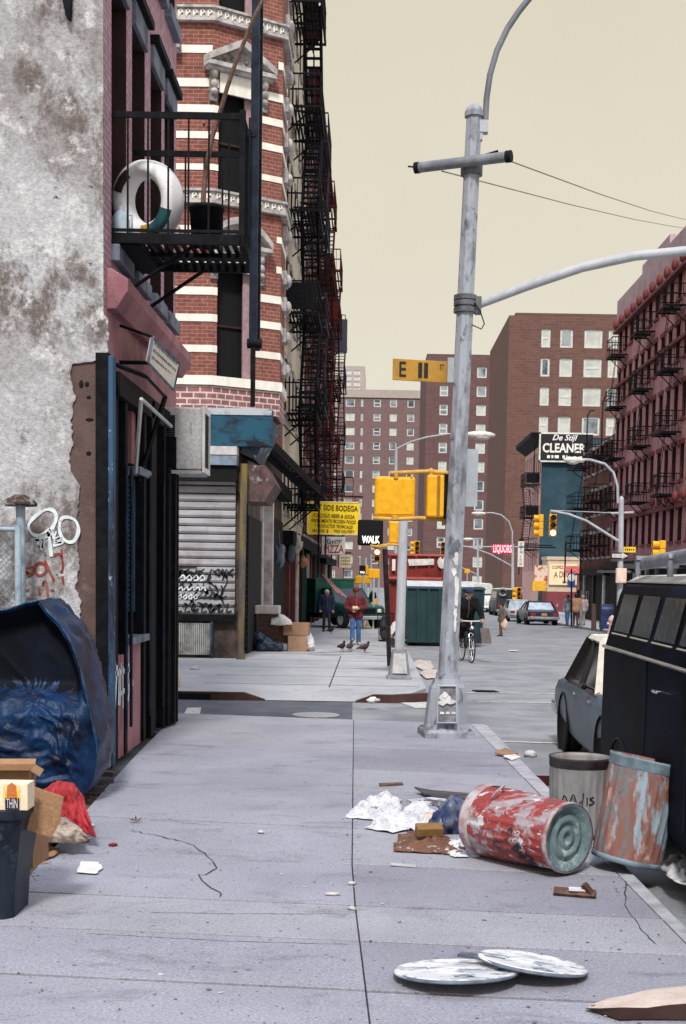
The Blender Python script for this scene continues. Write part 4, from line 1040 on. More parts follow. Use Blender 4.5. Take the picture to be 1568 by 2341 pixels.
strokes('graffiti', GRAFK, bd, [[(402 + i * 17, 1302 + (i * 29 % 9)), (410 + i * 17 + (i % 3) * 4, 1318), (406 + i * 17, 1326 - (i % 2) * 18), (416 + i * 17, 1300)] for i in range(8)]
        + [[(450 + i * 14, 1335 + (i * 7 % 5)), (462 + i * 12, 1352), (452 + i * 13, 1368), (470 + i * 12, 1362)] for i in range(5)]
        + [[(398 + i * 19, 1388), (408 + i * 19, 1380), (404 + i * 19, 1398), (416 + i * 19, 1396)] for i in range(8)] + [[(395, 1296), (450, 1296)], [(500, 1300), (520, 1325), (505, 1360), (515, 1385)]] + [[(random.uniform(395, 530), random.uniform(1296, 1396))] + [(0, 0)] * 0 for i in range(0)] + [[(x0 + random.uniform(-4, 4) + k * random.uniform(3, 9), y0 + random.uniform(-13, 13)) for k in range(6)] for x0, y0 in [(random.uniform(394, 510), random.choice((1310, 1335, 1362, 1388))) for i in range(16)]], .020, SQ, NS, .012)
strokes('graffiti', GRAFW, bd, [[(396 + i * 15, 1322), (404 + i * 15, 1314), (408 + i * 15, 1324), (398 + i * 15, 1326)] for i in range(5)] + [[(394 + i * 13, 1348), (402 + i * 13, 1341), (405 + i * 13, 1350)] for i in range(6)] + [[(394 + i * 12, 1366), (402 + i * 12, 1358), (402 + i * 12, 1367), (396 + i * 12, 1368)] for i in range(5)], .018, SQ, NS, .014)
b = MB()
for i in range(24): x = -4.75 + i * .044; b.bx(x, x + .026, 30.40, 30.47, .08, q_(480, 1424).z)
b.bx(-4.75, -3.75, 30.45, 30.5, .08, q_(480, 1424).z); b.build('corrugated_panel', mat('pale green corrugated sheet', (.38, .40, .38), (.28, .29, .28), scale=4, grime=(.15, .12, .1), gs=4), bd)
b = MB(); b.bx(-3.72, -3.66, 30.38, 30.52, 0, zb - .15); b.build('stall_post', BLUEP, bd)
FASC = peel('peeling teal sign paint', [((.012, .075, .13), 1.6, .40, .52, (1, 1, 1.4)), ((.42, .48, .52), 3.2, .66, .70, (.5, 1, 1.6)), ((.30, .12, .05), 2.2, .67, .74, (2, 1, .3)), ((.006, .008, .014), 1.9, .55, .62, (.5, 1, 1.5))], (.01, .02, .03))
z0, z1 = q_(520, 1022).z, q_(520, 937).z; b = MB(); b.bx(-4.9, -2.32, 30.30, 30.5, z0, z1); b.build('fascia_sign', FASC, bd, bevel=.02)
b = MB(); b.bx(-4.9, -2.34, 30.28, 30.31, z1 - .13, z1 + .02); b.build('fascia_capping', peel('peeling pale capping', [((.42, .46, .5), 2.4, .35, .5, None), ((.3, .12, .05), 3, .58, .7, None)], (.02, .03, .05)), bd)
b = MB(); z2 = q_(500, 1024).z; z3 = q_(500, 1043).z; z4 = q_(500, 1066).z
b.bx(-4.9, -3.10, 30.0, 30.46, z3, z2, 0); b.bx(-4.9, -3.105, 30.02, 30.46, z4, z3 - .002, 1); b.build('shutter_housing', [mat('pale grey capping', (.55, .53, .54), (.42, .4, .42), scale=8), mat('dull blue housing', (.22, .28, .36), (.16, .2, .27), scale=5)], bd)
b = MB(); b.bx(-4.9, -3.10, 30.1, 30.47, z4 - .35, z4); b.build('painted_shadow_box', VOID, bd)  # black box added for the shadow under the housing
GOLD = peel('worn yellow post', [((.20, .145, .04), 2.2, .38, .56, (1, 1, .25)), ((.10, .08, .055), 5, .6, .7, (1, 1, .3))], (.07, .07, .085))
b = MB(); c = G(551, 1506); b.tube([(c.x, c.y - .1, 0), (c.x, c.y - .1, .25), (c.x + .04, c.y - .1, q_(556, 1062).z)], [.11, .075, .085], 12); b.build('corner_post', GOLD, bd)
# avenue side of the shop
b = MB(); zsh = 3.75
for i in range(8): y = 30.75 + i * .2; b.bx(GX + .015, GX + .03, y, y + .17, .05, zsh)
sl_ = b.build('side_shutter', mat('white slat paint', (.60, .60, .62), (.45, .44, .46), scale=5, grime=(.2, .18, .2), gs=3), bd)
b = MB()
for i in range(9): b.bx(GX + .03, GX + .045, 30.73 + i * .2, 30.76 + i * .2, .03, zsh)
for k in range(22): b.bx(GX + .03, GX + .05, 30.73, 32.36, .05 + k * .17, .08 + k * .17)
b.build('side_grille', BLK, bd)
b = MB(); M_ = Matrix.Translation((GX + .36, 0, 4.05)) @ Matrix.Rotation(-PI / 2, 4, 'X')
b.lathe([(0, 30.5), (.48, 30.5), (.48, 32.6), (0, 32.6)], 6, M_, sm=False); b.build('roll_box', mat('brown roll box', (.12, .07, .065), (.05, .035, .04), scale=4, grime=(.4, .36, .36), gs=2.6, glo=.6, ghi=.68), bd)
b = MB(); a = PY(575, 1040, 31.2); b.prism([V((-3.1, 30.6, 4.75)), V((-2.75, 30.6, 4.6)), V((-2.3, 30.6, 5.45)), V((-2.55, 30.6, 5.62))], (0, 2.2, 0)); b.build('slanted_sign', mat('weathered blue board', (.10, .13, .17), (.05, .06, .09), scale=6, grime=(.45, .5, .55), gs=5, glo=.6, ghi=.66), bd)
b = MB(); b.bx(GX, GX + .08, 36.4, 36.75, -.05, 4.3); b.bx(GX, GX + .25, 37.7, 38.1, -.05, 4.5); b.build('white_column', mat('chipped white column', (.62, .58, .60), (.45, .38, .39), scale=3, grime=(.2, .12, .12), gs=2), bd)
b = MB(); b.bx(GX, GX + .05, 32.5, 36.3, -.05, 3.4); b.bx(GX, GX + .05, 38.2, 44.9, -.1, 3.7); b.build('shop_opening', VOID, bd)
b = MB(); b.bx(GX, GX + .35, 34.3, 44.95, 4.4, 4.75); b.build('shop_cornice', BLK, bd)

# ================================================================ fire escapes
def fire_escape(label, Xw, s, y0, y1, zs, m, depth=1.1, group='fire escapes on the avenue fronts', ladder=True, panel=None, light=False):
    """iron balconies stepped up a front at x = Xw, projecting s * depth; zs = platform heights"""
    t = thing('fire_escape', label, 'fire escape', (Xw, (y0 + y1) / 2, zs[0]), group)
    x1 = Xw + s * depth; f = lambda u: Xw + s * u
    for i, z in enumerate(zs):
        b = MB(); n = 9
        for k in range(n): x = f(.08 + k * (depth - .1) / (n - 1)); b.bx(x - .03, x + .03, y0, y1, z - .03, z)
        for y in (y0, (y0 + y1) / 2, y1): b.bx(min(Xw, x1), max(Xw, x1), y - .04, y + .04, z - .1, z - .03)
        b.bx(x1 - .03, x1 + .03, y0, y1, z - .12, z + .02)
        for y in (y0 + .2, y1 - .2): b.bar((Xw, y, z - .8), (f(depth * .75), y, z - .08), .04)
        pl = b.build('platform', m, t)
        r = MB()
        for zz in (.5, 1.0): r.bx(x1 - .02, x1 + .02, y0, y1, z + zz - .025, z + zz + .025); r.bx(min(Xw, x1), max(Xw, x1), y0 - .02, y0 + .02, z + zz - .025, z + zz + .025); r.bx(min(Xw, x1), max(Xw, x1), y1 - .02, y1 + .02, z + zz - .025, z + zz + .025)
        k = int((y1 - y0) / (.24 if y0 < 50 else .34 if not light else .5))
        for j in range(k + 1): y = lerp(y0, y1, j / k); r.bx(x1 - .012, x1 + .012, y - .012, y + .012, z, z + 1.0)
        for j in range(1, 6): x = f(depth * j / 6); r.bx(x - .012, x + .012, y0 - .012, y0 + .012, z, z + 1.0); r.bx(x - .012, x + .012, y1 - .012, y1 + .012, z, z + 1.0)
        r.build('railing', m, pl)
        if i < len(zs) - 1 and light:
            st = MB(); yl = y0 + .5 if i % 2 else y1 - .5; h = zs[i + 1] - z
            for yy in (yl - .2, yl + .2): st.bar((f(depth * .8), yy, z), (f(depth * .5), yy, z + h), .03)
            for j in range(8): st.bar((f(depth * lerp(.8, .5, j / 8)), yl - .2, z + h * j / 8 + .1), (f(depth * lerp(.8, .5, j / 8)), yl + .2, z + h * j / 8 + .1), .02)
            st.build('stair', m, t)
        elif i < len(zs) - 1:
            st = MB(); h = zs[i + 1] - z; ya, yb = (y0 + .5, y1 - .5) if i % 2 else (y1 - .5, y0 + .5)
            for x in (f(depth * .45), f(depth * .95)): st.bar((x, ya, z), (x, yb, z + h), .08 if y0 < 50 else .05)
            ns = int(h / .24)
            for j in range(ns): q = (j + .5) / ns; st.box((f(depth * .7), lerp(ya, yb, q), z + h * q), (depth * .5, .2 if y0 < 50 else .12, .03))
            for x in (f(depth * .95),): st.bar((x, ya, z + .8), (x, yb, z + h + .8), .03)
            st.build('stair', m, t)
    if ladder:
        b = MB()
        for yy in (y1 - .1, y1 - .5): b.bx(x1 - .02, x1 + .03, yy - .02, yy + .02, zs[0] - 2.4, zs[0] + .6)
        for k in range(9): b.bx(x1 - .01, x1 + .02, y1 - .5, y1 - .1, zs[0] - 2.2 + k * .3, zs[0] - 2.17 + k * .3)
        b.build('drop_ladder', m, t)
        b = MB(); top = zs[-1]
        for yy in (y0 + .3, y0 + .7): b.tube([(f(.5), yy, top), (f(.5), yy, top + 3.4), (f(.35), yy, top + 3.8), (f(.0), yy, top + 3.8)], .025, 6)
        for k in range(11): b.bx(f(.5) - .012, f(.5) + .012, y0 + .3, y0 + .7, top + .3 + k * .3, top + .33 + k * .3)
        b.build('gooseneck_ladder', m, t)
    if panel:
        for z in panel: b = MB(); b.bx(x1 - .04, x1 - .03, y0 + .1, y1 - .1, z, z + 1.0) if False else b.bx(min(Xw, x1) + .05, max(Xw, x1) - .05, y0 - .03, y0 - .025, z + .05, z + .95); b.build('end_panel', m, t)
    return t

def row_building(name, label, X, s, y0, y1, z1, zf, floors, ncol, mw, mwin, mglass, w=.95, h=1.75, cornice=None, shop=None, depth=.2, base=-1.2, lint=None, shades=None, back=11):
    """a street front facing the avenue with real window openings; s = +1 faces +x"""
    t = thing(name, label, 'building', (X, (y0 + y1) / 2, base))
    O, ux = ((X, y0), (0, 1, 0)) if s > 0 else ((X, y1), (0, -1, 0)); W = y1 - y0
    hs = [((i + .5) * W / ncol - w / 2, (i + .5) * W / ncol + w / 2, zf + k * floors[1] + .55, zf + k * floors[1] + .55 + h) for k in range(floors[0]) for i in range(ncol)]
    b = MB(); P, n = holed(b, O, ux, W, base, z1, hs, depth, 0, 1)
    xb = X - s * back
    for y in (y0, y1): b.quad((X, y, base), (xb, y, base), (xb, y, z1), (X, y, z1))
    b.quad((X, y0, z1), (X, y1, z1), (xb, y1, z1), (xb, y0, z1)); b.build('wall', [mw, mat('dark red window reveal', (.10, .035, .035), (.06, .02, .022), scale=3)], t)  # reveals coloured a dark red apart from the wall
    for i, hh in enumerate(hs):
        window(P, n, hh, t, mwin, mglass, depth, .07, True, (shades if shades and (i * 7) % 5 < 2 else None), .3 + (i * 13 % 5) * .1)
        if lint:
            b = MB(); u0, u1, a, c = hh
            b.prism([P(u0 - .15, c, -.06), P(u1 + .15, c, -.06), P(u1 + .15, c + .22, -.06), P(u0 - .15, c + .22, -.06)], -n * .06); b.build('lintel', lint, t); b = MB(); b.prism([P(u0 - .1, a - .14, -.08), P(u1 + .1, a - .14, -.08), P(u1 + .1, a, -.08), P(u0 - .1, a, -.08)], -n * .08); b.build('sill', lint, t)
    if cornice:
        b = MB(); b.bx(X, X + s * .55, y0, y1, z1 - .35, z1 + .02); b.bx(X, X + s * .3, y0, y1, z1 - .8, z1 - .35)
        k = int(W / .8)
        for i in range(k): b.bx(X, X + s * .42, y0 + (i + .3) * W / k, y0 + (i + .55) * W / k, z1 - .75, z1 - .352)
        b.build('cornice', cornice, t)
    return t, P, n
CREAM = mat('cream painted front', (.66, .60, .48), (.56, .50, .40), scale=2, stretch=(1, 1, .3), grime=(.3, .22, .2), gs=1.1, glo=.58, ghi=.85)
REDB = brick('dark red tenement brick', (.20, .055, .05), (.14, .04, .04), (.16, .10, .10), bw=.3, bh=.11)
REDP = mat('oxblood paint', (.20, .035, .035), (.13, .025, .028), scale=3, grime=(.05, .015, .015))
WFR = mat('grey sash paint', (.24, .22, .23), (.15, .14, .15))
t, *_ = row_building('tenement_building', 'cream fronted tenement behind the nearest black fire escapes beyond the banded brick corner building', -3.1, 1, 45.05, 57.9, 25, 3.6, (6, 3.4), 6, CREAM, DKWOOD, GLASSD, cornice=RUSTIRON, lint=LIME)
t2, *_ = row_building('tenement_building', 'dark red brick tenement behind the rust red fire escapes beside the yellow grocery sign', -3.1, 1, 57.95, 78, 23.5, 3.2, (6, 3.4), 8, REDB, DKWOOD, GLASSD, cornice=RUSTIRON, lint=LIME)
t3, *_ = row_building('tenement_building', 'last red tenement of the left row, nearest the far brick towers', -3.1, 1, 78.05, 101, 20.5, 2.8, (5, 3.3), 8, REDB, DKWOOD, GLASSD, cornice=NAVY, lint=LIME)
# shops under the left row
def shop_row(par, y0, y1, X, s, z, items):
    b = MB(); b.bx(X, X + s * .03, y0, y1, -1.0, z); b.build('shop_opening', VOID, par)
    b = MB(); b.bx(X, X + s * .4, y0, y1, z, z + .45); b.build('shop_fascia', BLK, par)
    for yy, w, m in items:
        b = MB(); b.bx(X, X + s * .16, yy, yy + w, -1.0, z); b.build('shop_pilaster', m, par)
GREENP = mat('green shop paint', (.02, .09, .075), (.015, .05, .045))
shop_row(t, 45.1, 57.9, -3.1, 1, 3.0, ((47, .4, REDP), (50.5, .5, REDP), (52.2, .25, WHITE), (52.9, .2, WHITE), (56, .4, DKWOOD)))
shop_row(t2, 58, 77.9, -3.1, 1, 2.9, ((59, .4, GREENP), (61.5, .3, WHITE), (64, .4, REDP), (68, .5, DKWOOD), (73, .5, GREENP)))
shop_row(t3, 78.1, 100.9, -3.1, 1, 2.6, ((80, .5, REDP), (86, .5, WHITE), (92, .5, DKWOOD)))
fire_escape('black iron fire escape nearest the banded brick corner building', -3.1, 1, 45.6, 49.2, [4.4, 7.5, 10.9, 14.3, 17.7, 21.1], BLK, panel=(10.9,))
fire_escape('black iron fire escape on the cream tenement, farther from the banded corner building', -3.1, 1, 52.6, 56.6, [5.2, 8.6, 12.0, 15.4, 18.8], NAVY, 1.1)
fire_escape('rust red fire escape on the dark red brick tenement behind the yellow grocery sign', -3.1, 1, 59.4, 63.6, [5.0, 8.4, 11.8, 15.2, 18.2], RUSTIRON, 1.15)
fire_escape('second rust red fire escape farther along the dark red brick tenement', -3.1, 1, 69, 74, [4.8, 8.2, 11.6, 15.0, 17.6], RUSTIRON, 1.2, panel=(15.0,))
fire_escape('navy fire escape on the last red tenement of the left row', -3.1, 1, 82, 88, [4.0, 7.3, 10.6, 13.9, 16.8], NAVY, 1.2)
# heavy stair sweeping down in front of the nearest escape
b = MB(); A, B = PY(604, 1012, 36.0), PY(718, 1122, 45.6)
for dx in (0, .45):
    b.prism([A + V((dx - .3, 0, .14)), A + V((dx - .3, 0, -.12)), B + V((dx - .3, 0, -.12)), B + V((dx - .3, 0, .14))], (.05, 0, 0))
for k in range(26): p = A.lerp(B, (k + .5) / 26); b.box((p.x - .05, p.y, p.z), (.5, .25, .03))
for dx in (.45,): b.bar(A + V((dx - .3, 0, .9)), B + V((dx - .3, 0, .9)), .04)
tag(b.build('iron_stair', BLK), 'black counterbalanced iron stair sloping down past the banded corner building', 'stair')

# ================================================================ right hand row
PINKR = brick('rose tenement brick', (.66, .34, .35), (.58, .28, .29), (.48, .26, .265), bw=.35, bh=.12, dirt=(.24, .09, .10), dlo=.5, dhi=.9)
TRIMR = mat('red cornice paint', (.22, .05, .05), (.15, .035, .038))
RX = 15.3
rt, P, n = row_building('tenement_building', 'rose brick tenement with round cornice bosses and black fire escapes at the right', RX, -1, 58, 84.5, 17.6, 3.4, (5, 3.05), 15, PINKR, DKWOOD, GLASSD, w=.85, h=1.75, lint=TRIMR, shades=mat('pale blind', (.50, .40, .42), (.4, .32, .33)))
b = MB(); b.bx(RX - .12, RX + .3, 58, 84.52, 17.6, 19.4); b.bx(RX - .10, RX + .2, 70, 77, 19.4, 19.9); b.build('parapet', mat('mauve stucco parapet', (.50, .36, .40), (.42, .30, .34), scale=2, grime=(.3, .2, .22)), rt)
b = MB(); b.bx(RX - .35, RX, 58, 84.5, 17.35, 17.5); b.bx(RX - .18, RX, 58, 84.5, 13.95, 14.12); b.bx(RX - .2, RX, 58, 84.5, 5.6, 5.8); b.build('string_course', TRIMR, rt)
for k in range(15): b = MB(); b.sph((RX - .3, 58.9 + k * 1.78, 17.85), (.16, .30, .34), 10, 8); b.build('boss', TRIMR, rt)
for k in range(8): b = MB(); b.sph((RX - .25, 59 + k * 1.78, 6.15), (.16, .28, .30), 10, 8); b.build('boss', TRIMR, rt)
shop_row(rt, 58, 84.4, RX, -1, 2.6, ((60, .5, DKWOOD), (66, .6, LIME), (70, .7, WFR), (72.6, .6, LIME), (76, .5, WHITE), (80, .6, LIME)))
b = MB(); b.bx(RX - 1.6, RX - .1, 64, 72, 2.55, 2.8); b.bx(RX - 1.3, RX - .1, 76, 82, 2.35, 2.5); b.build('awning', split=True, mats=mat('grey canvas canopy', (.20, .21, .24), (.12, .125, .15)), parent=rt)
zz = [6.3, 9.4, 12.5, 15.6]
for k, (a, c, l) in enumerate(((81.0, 83.0, 'farthest black fire escape on the rose brick tenement'), (73.4, 75.5, 'middle black fire escape on the rose brick tenement'), (66.3, 68.5, 'nearest black fire escape on the rose brick tenement'))):
    fire_escape(l, RX, -1, a, c, zz, BLK, .95, 'fire escapes on the rose tenement', ladder=False, light=True)
r2, P, n = row_building('tenement_building', 'low brown tenement between the rose tenement and the market', RX, -1, 84.6, 97, 11.2, 2.9, (3, 2.9), 7, brick('mid brown brick', (.23, .10, .09), (.17, .07, .065), (.2, .12, .11), bw=.4, bh=.14), DKWOOD, GLASSD, w=.8, h=1.6, lint=LIME)
shop_row(r2, 84.7, 96.9, RX, -1, 2.2, ((86, .5, WHITE), (90, .5, DKWOOD), (94, .5, LIME)))
fire_escape('black fire escape on the low brown tenement nearest the rose one', RX, -1, 86, 89.6, [4.2, 7.1, 10.0], BLK, 1.2, 'fire escapes on the brown tenement', light=True)
fire_escape('black fire escape on the low brown tenement next to the market', RX, -1, 92, 96, [4.0, 6.9, 9.8], BLK, 1.3, 'fire escapes on the brown tenement', light=True)
# cleaner's building with teal side wall and painted sign
cb = thing('brick_building', 'narrow brick building with teal side wall topped by the cleaner sign', 'building', (19, 128, -1))
TEAL = mat('teal coated wall', (.024, .062, .088), (.04, .085, .112), scale=.5, grime=(.012, .034, .05), gs=.35, glo=.45, ghi=.7, fine=.3, bump=.3, bscale=5, rough=.9)
zt = PY(1232, 1000, 121).z
b = MB(); b.quad((RX + .02, 121, -1), (32, 121, -1), (32, 121, zt), (RX + .02, 121, zt)); b.build('side_wall', TEAL, cb)
hs = [((i + .5) * 13 / 9 - .38, (i + .5) * 13 / 9 + .38, 2.6 + k * 3.0, 4.6 + k * 3.0) for k in range(4) for i in range(9)]
b = MB(); P, n = holed(b, (RX, 134), (0, -1, 0), 13, -1, zt, hs, .2); b.quad((RX, 134, -1), (32, 134, -1), (32, 134, zt), (RX, 134, zt)); b.quad((RX, 121, zt), (32, 121, zt), (32, 134, zt), (RX, 134, zt)); b.build('front_wall', mat('salmon brick front', (.60, .38, .36), (.5, .3, .29), scale=2), cb)
for h in hs: window(P, n, h, cb, mat('pale frame', (.5, .42, .4)), GLASSD, .18, .1, False)
b = MB(); b.prism([(RX, 121.3, zt - .6), (RX - 1.0, 121.3, zt + .1), (RX - 1.0, 121.3, zt + .5), (RX, 121.3, zt + .5)], (0, 12.6, 0)); b.build('cornice', BLK, cb)
fire_escape('black fire escape on the narrow brick building with the teal wall', RX, -1, 122, 126, [4.6, 7.6, 10.6], BLK, 1.3, 'fire escapes beside the cleaner sign', panel=(7.6, 10.6))
A, B = PY(1230, 1056, 120.9), PY(1337, 990, 120.9)
cs = thing('painted_sign', 'black cleaner sign with white border on top of the teal wall', 'sign', (A.x, 120.9, A.z))
b = MB(); b.bx(A.x, B.x + .7, 120.6, 120.98, A.z, B.z, 0); b.build('panel', mat('black sign paint', (.012, .011, .013), rough=.6), cs)
b = MB(); y_ = 120.58; X0, X1 = A.x, B.x + .7; b.bx(X0, X1, y_, 120.6, A.z, A.z + .13); b.bx(X0, X1, y_, 120.6, B.z - .15, B.z); b.bx(X0, X0 + .15, y_, 120.6, A.z, B.z); b.build('border', WHITE, cs)
b = MB(); H = B.z - A.z; ux, uy = (1, 0, 0), (0, 0, 1)
b.text('De Stijl', (X0 + 2.25, y_ - .01, A.z + H * .82), ux, uy, .72, .0, 0, 2.3, .35, .02); b.text('CLEANER', (X0 + 2.25, y_ - .01, A.z + H * .46), ux, uy, 1.12, .0, 0, 3.9, 0, .03)
for k, (u, w) in enumerate(((.75, .35), (1.15, .25), (1.45, .45), (2.15, .3), (2.5, .5), (3.1, .4), (3.6, .5))): b.bx(X0 + u, X0 + u + w - .08, y_ - .02, y_, A.z + H * .13, A.z + H * .23)
b.build('lettering', mat('bright sign white', (.85, .84, .82), rough=.6), cs)
# one storey market
mk = thing('market_building', 'one storey cream market with red base and lettered sign under the teal wall', 'building', (18, 119, -1))
MY = 117.0; mx0, mx1 = PY(1250, 1350, MY).x, 21.5; zt = PY(1280, 1272, MY).z; zr = PY(1280, 1352, MY).z
b = MB(); b.bx(mx0, mx1, MY, 120.9, zr, zt - .3, 0); b.bx(mx0 + .02, mx1 - .02, MY + .02, 120.9, -1.1, zr, 1); b.bx(mx0 - .08, mx1, MY - .08, 120.9, zt - .3, zt, 0)
b.build('wall', [mat('cream block wall', (.60, .48, .36), (.52, .42, .32), scale=.8, stretch=(1, 1, 4), grime=(.4, .3, .25)), mat('maroon painted base', (.22, .045, .055), (.17, .04, .05), scale=2, grime=(.42, .28, .30), gs=2.5, glo=.62, ghi=.68)], mk)
f0, f1 = PY(1254, 1336, MY - .1), PY(1319, 1290, MY - .1); b = MB(); b.bx(f0.x, f1.x, MY - .2, MY - .02, f0.z, f1.z); b.build('sign_panel', mat('pale cream sign', (.85, .72, .48), (.8, .64, .40), scale=2), mk)  # sign panel in plain cream
b = MB(); H = f1.z - f0.z
for tx, u, v, s in (('COPEZ', .3, .84, .4), ('A DECER', .56, .5, .75), ('MARKET', .7, .13, .35)): b.text(tx, (lerp(f0.x, f1.x, u), MY - .21, f0.z + H * v), (1, 0, .06 if v == .5 else 0), (0, 0, 1), s, 0, 0, (f1.x - f0.x) * (.78 if v == .5 else .42), 0, .02)
b.build('lettering', mat('red brown letters', (.30, .05, .03)), mk)
f0, f1 = PY(1221, 1340, MY - .3), PY(1252, 1292, MY - .3); b = MB(); b.bx(f0.x, f1.x, MY - .3, MY - .1, f0.z, f1.z); b.build('side_sign', mat('cream panel with red blot', (.65, .52, .42), (.35, .05, .05), scale=1.1, lo=.52, hi=.56), mk)
f0, f1 = PY(1216, 1350, MY - .6), PY(1248, 1328, MY - .6); b = MB(); b.bx(f0.x, f1.x, MY - .9, MY - .3, f0.z, f1.z); b.build('awning', mat('yellow awning', (.75, .42, .04), (.6, .3, .03)), mk)
b = MB(); f0, f1 = PY(1318, 1348, MY - .3), PY(1345, 1300, MY - .3); b.bx(f0.x, f1.x + 1, MY - .3, MY - .05, f0.z, f1.z); b.build('brown_panel', mat('rust brown board', (.20, .07, .04), (.12, .04, .03), scale=2), mk)
b = MB(); b.bx(mx0 + 2.7, mx0 + 4.2, MY - .03, MY, -1, 1.6); b.build('doorway', VOID, mk)

# ================================================================ brick tower blocks closing the avenue
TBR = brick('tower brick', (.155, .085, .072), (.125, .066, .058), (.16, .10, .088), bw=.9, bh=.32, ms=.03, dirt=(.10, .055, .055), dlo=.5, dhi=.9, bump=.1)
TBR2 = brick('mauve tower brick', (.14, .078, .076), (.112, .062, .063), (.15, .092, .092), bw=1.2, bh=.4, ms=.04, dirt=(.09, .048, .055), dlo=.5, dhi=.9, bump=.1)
TBR3 = brick('haze tinted tower brick', (.18, .115, .114), (.155, .097, .099), (.19, .135, .135), bw=1.4, bh=.5, ms=.05, dirt=(.13, .08, .09), dlo=.5, dhi=.9, bump=.1)  # distance haze mixed into this brick colour
TW = mat('tower window frame', (.62, .64, .62), rough=.5); 
TG1 = mat('blind behind glass', (.55, .58, .53), (.40, .44, .43), scale=.6, rough=.25, spec=.5, fine=0)
TG2 = mat('half dark glass', (.30, .34, .36), (.06, .08, .11), scale=.35, rough=.2, spec=.5, fine=0)
TG3 = mat('dark tower glass', (.05, .065, .09), (.12, .14, .17), scale=.5, rough=.2, fine=0)
def tower(label, Y, px0, px1, ytop, colsx, rows, dY, mw, mgs, cap=None, side=None, ybase=1330, dep=.35, fw=.22, gid='tower blocks beyond the avenue'):
    t = thing('tower_block', label, 'apartment tower', (PY((px0 + px1) / 2, 1320, Y).x, Y, -1), gid)
    X0, X1 = PY(px0, 1000, Y).x, PY(px1, 1000, Y).x; zt = PY((px0 + px1) / 2, ytop, Y).z
    hs = []
    for r, (ya, yb) in enumerate(rows):
        for xa, xb in colsx:
            za, zb_ = PY((px0 + px1) / 2, yb, Y).z, PY((px0 + px1) / 2, ya, Y).z
            lean = (ya - 1000) * -.0  # columns are vertical
            ua, ub_ = PY(xa, 1000, Y).x - X0, PY(xb, 1000, Y).x - X0
            hs.append((ua, ub_, za, zb_))
    b = MB(); P, n = holed(b, (X0, Y), (1, 0, 0), X1 - X0, -2, zt, hs, dep)
    b.quad((X0, Y + dY, -2), (X0, Y, -2), (X0, Y, zt), (X0, Y + dY, zt)); b.quad((X1, Y, -2), (X1, Y + dY, -2), (X1, Y + dY, zt), (X1, Y, zt)); b.quad((X0, Y, zt), (X1, Y, zt), (X1, Y + dY, zt), (X0, Y + dY, zt)); b.quad((X1, Y + dY, -2), (X0, Y + dY, -2), (X0, Y + dY, zt), (X1, Y + dY, zt))
    b.build('wall', mw, t)
    for i, h in enumerate(hs): window(P, n, h, t, TW, mgs[(i * 7 + i // 4 * 3) % len(mgs)], dep * .6, fw, (i % 3 == 0))
    if cap:
        b = MB(); b.bx(X0 - .1, X1 + .1, Y - .12, Y + dY, PY(px0, cap, Y).z, zt + .05); b.build('upper_storey', mat('pale grey render', (.37, .31, .29), (.33, .28, .265), scale=.6), t)
    return t, X0, X1, zt
rows = [(y, y + 43) for y in (752 + 66.5 * k for k in range(9))]
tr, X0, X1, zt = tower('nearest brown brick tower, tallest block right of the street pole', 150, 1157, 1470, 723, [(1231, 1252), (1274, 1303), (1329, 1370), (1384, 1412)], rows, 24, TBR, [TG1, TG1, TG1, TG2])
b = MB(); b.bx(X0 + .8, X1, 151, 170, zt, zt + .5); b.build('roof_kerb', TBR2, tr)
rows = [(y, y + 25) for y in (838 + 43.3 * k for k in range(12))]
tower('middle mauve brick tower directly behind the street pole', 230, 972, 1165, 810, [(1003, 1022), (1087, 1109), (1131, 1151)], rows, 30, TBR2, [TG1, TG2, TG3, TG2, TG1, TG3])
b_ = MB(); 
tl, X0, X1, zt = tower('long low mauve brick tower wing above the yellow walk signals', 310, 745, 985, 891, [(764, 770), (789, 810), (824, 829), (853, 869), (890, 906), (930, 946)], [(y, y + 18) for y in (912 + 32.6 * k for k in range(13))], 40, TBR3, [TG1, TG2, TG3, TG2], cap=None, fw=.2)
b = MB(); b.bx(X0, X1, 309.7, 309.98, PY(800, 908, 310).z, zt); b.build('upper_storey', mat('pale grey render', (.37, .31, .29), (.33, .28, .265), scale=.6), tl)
tower('pale distant tower top rising behind the low mauve wing', 420, 735, 832, 836, [(745, 753), (763, 772), (786, 801), (806, 821)], [(y, y + 9) for y in (846, 859, 872, 885, 898)], 30, mat('haze tinted grey brick', (.40, .33, .31), (.36, .30, .29), scale=.3), [TG1], cap=None, fw=.25)  # haze painted into the paler brick of the farthest tower
# ================================================================ street poles, signals, signs
def octo(b, p0, p1, r0, r1, mi=0, n=8): b.tube([p0, p1], [r0, r1], n, mi, True, False); return b
POLEM = peel('grey pole paint with paste remains', [((.33, .35, .41), 2.6, .38, .5, (1, 1, .35)), ((.10, .11, .135), 9, .54, .66, (1, 1, .5)), ((.62, .62, .62), 3.4, .655, .69, (1, 1, .6))], (.17, .18, .21), rough=.6, bump=.15)
POLEL = mat('light grey pole paint', (.43, .45, .49), (.33, .35, .39), scale=4, stretch=(1, 1, .4), grime=(.3, .3, .33), gs=3, glo=.55, ghi=.8, rough=.5)
PD = 16.4
base = G(1019, 1682); base.y = PD
pole = thing('street_pole', 'tall octagonal grey street pole with pasted paper beside the tilted mast arm', 'street pole', (base.x, PD, 0))
pc = lambda x, y, Y=PD: PY(x, y, Y)
b = MB(); M = Matrix.Translation((base.x, PD, 0)) @ Matrix.Rotation(.12, 4, 'Z')
b.lathe([(.44, 0), (.44, .07), (.40, .10)], 4, M @ Matrix.Rotation(PI / 4, 4, 'Z'), sm=False); b.build('plinth', POLEM, pole, bevel=.015)
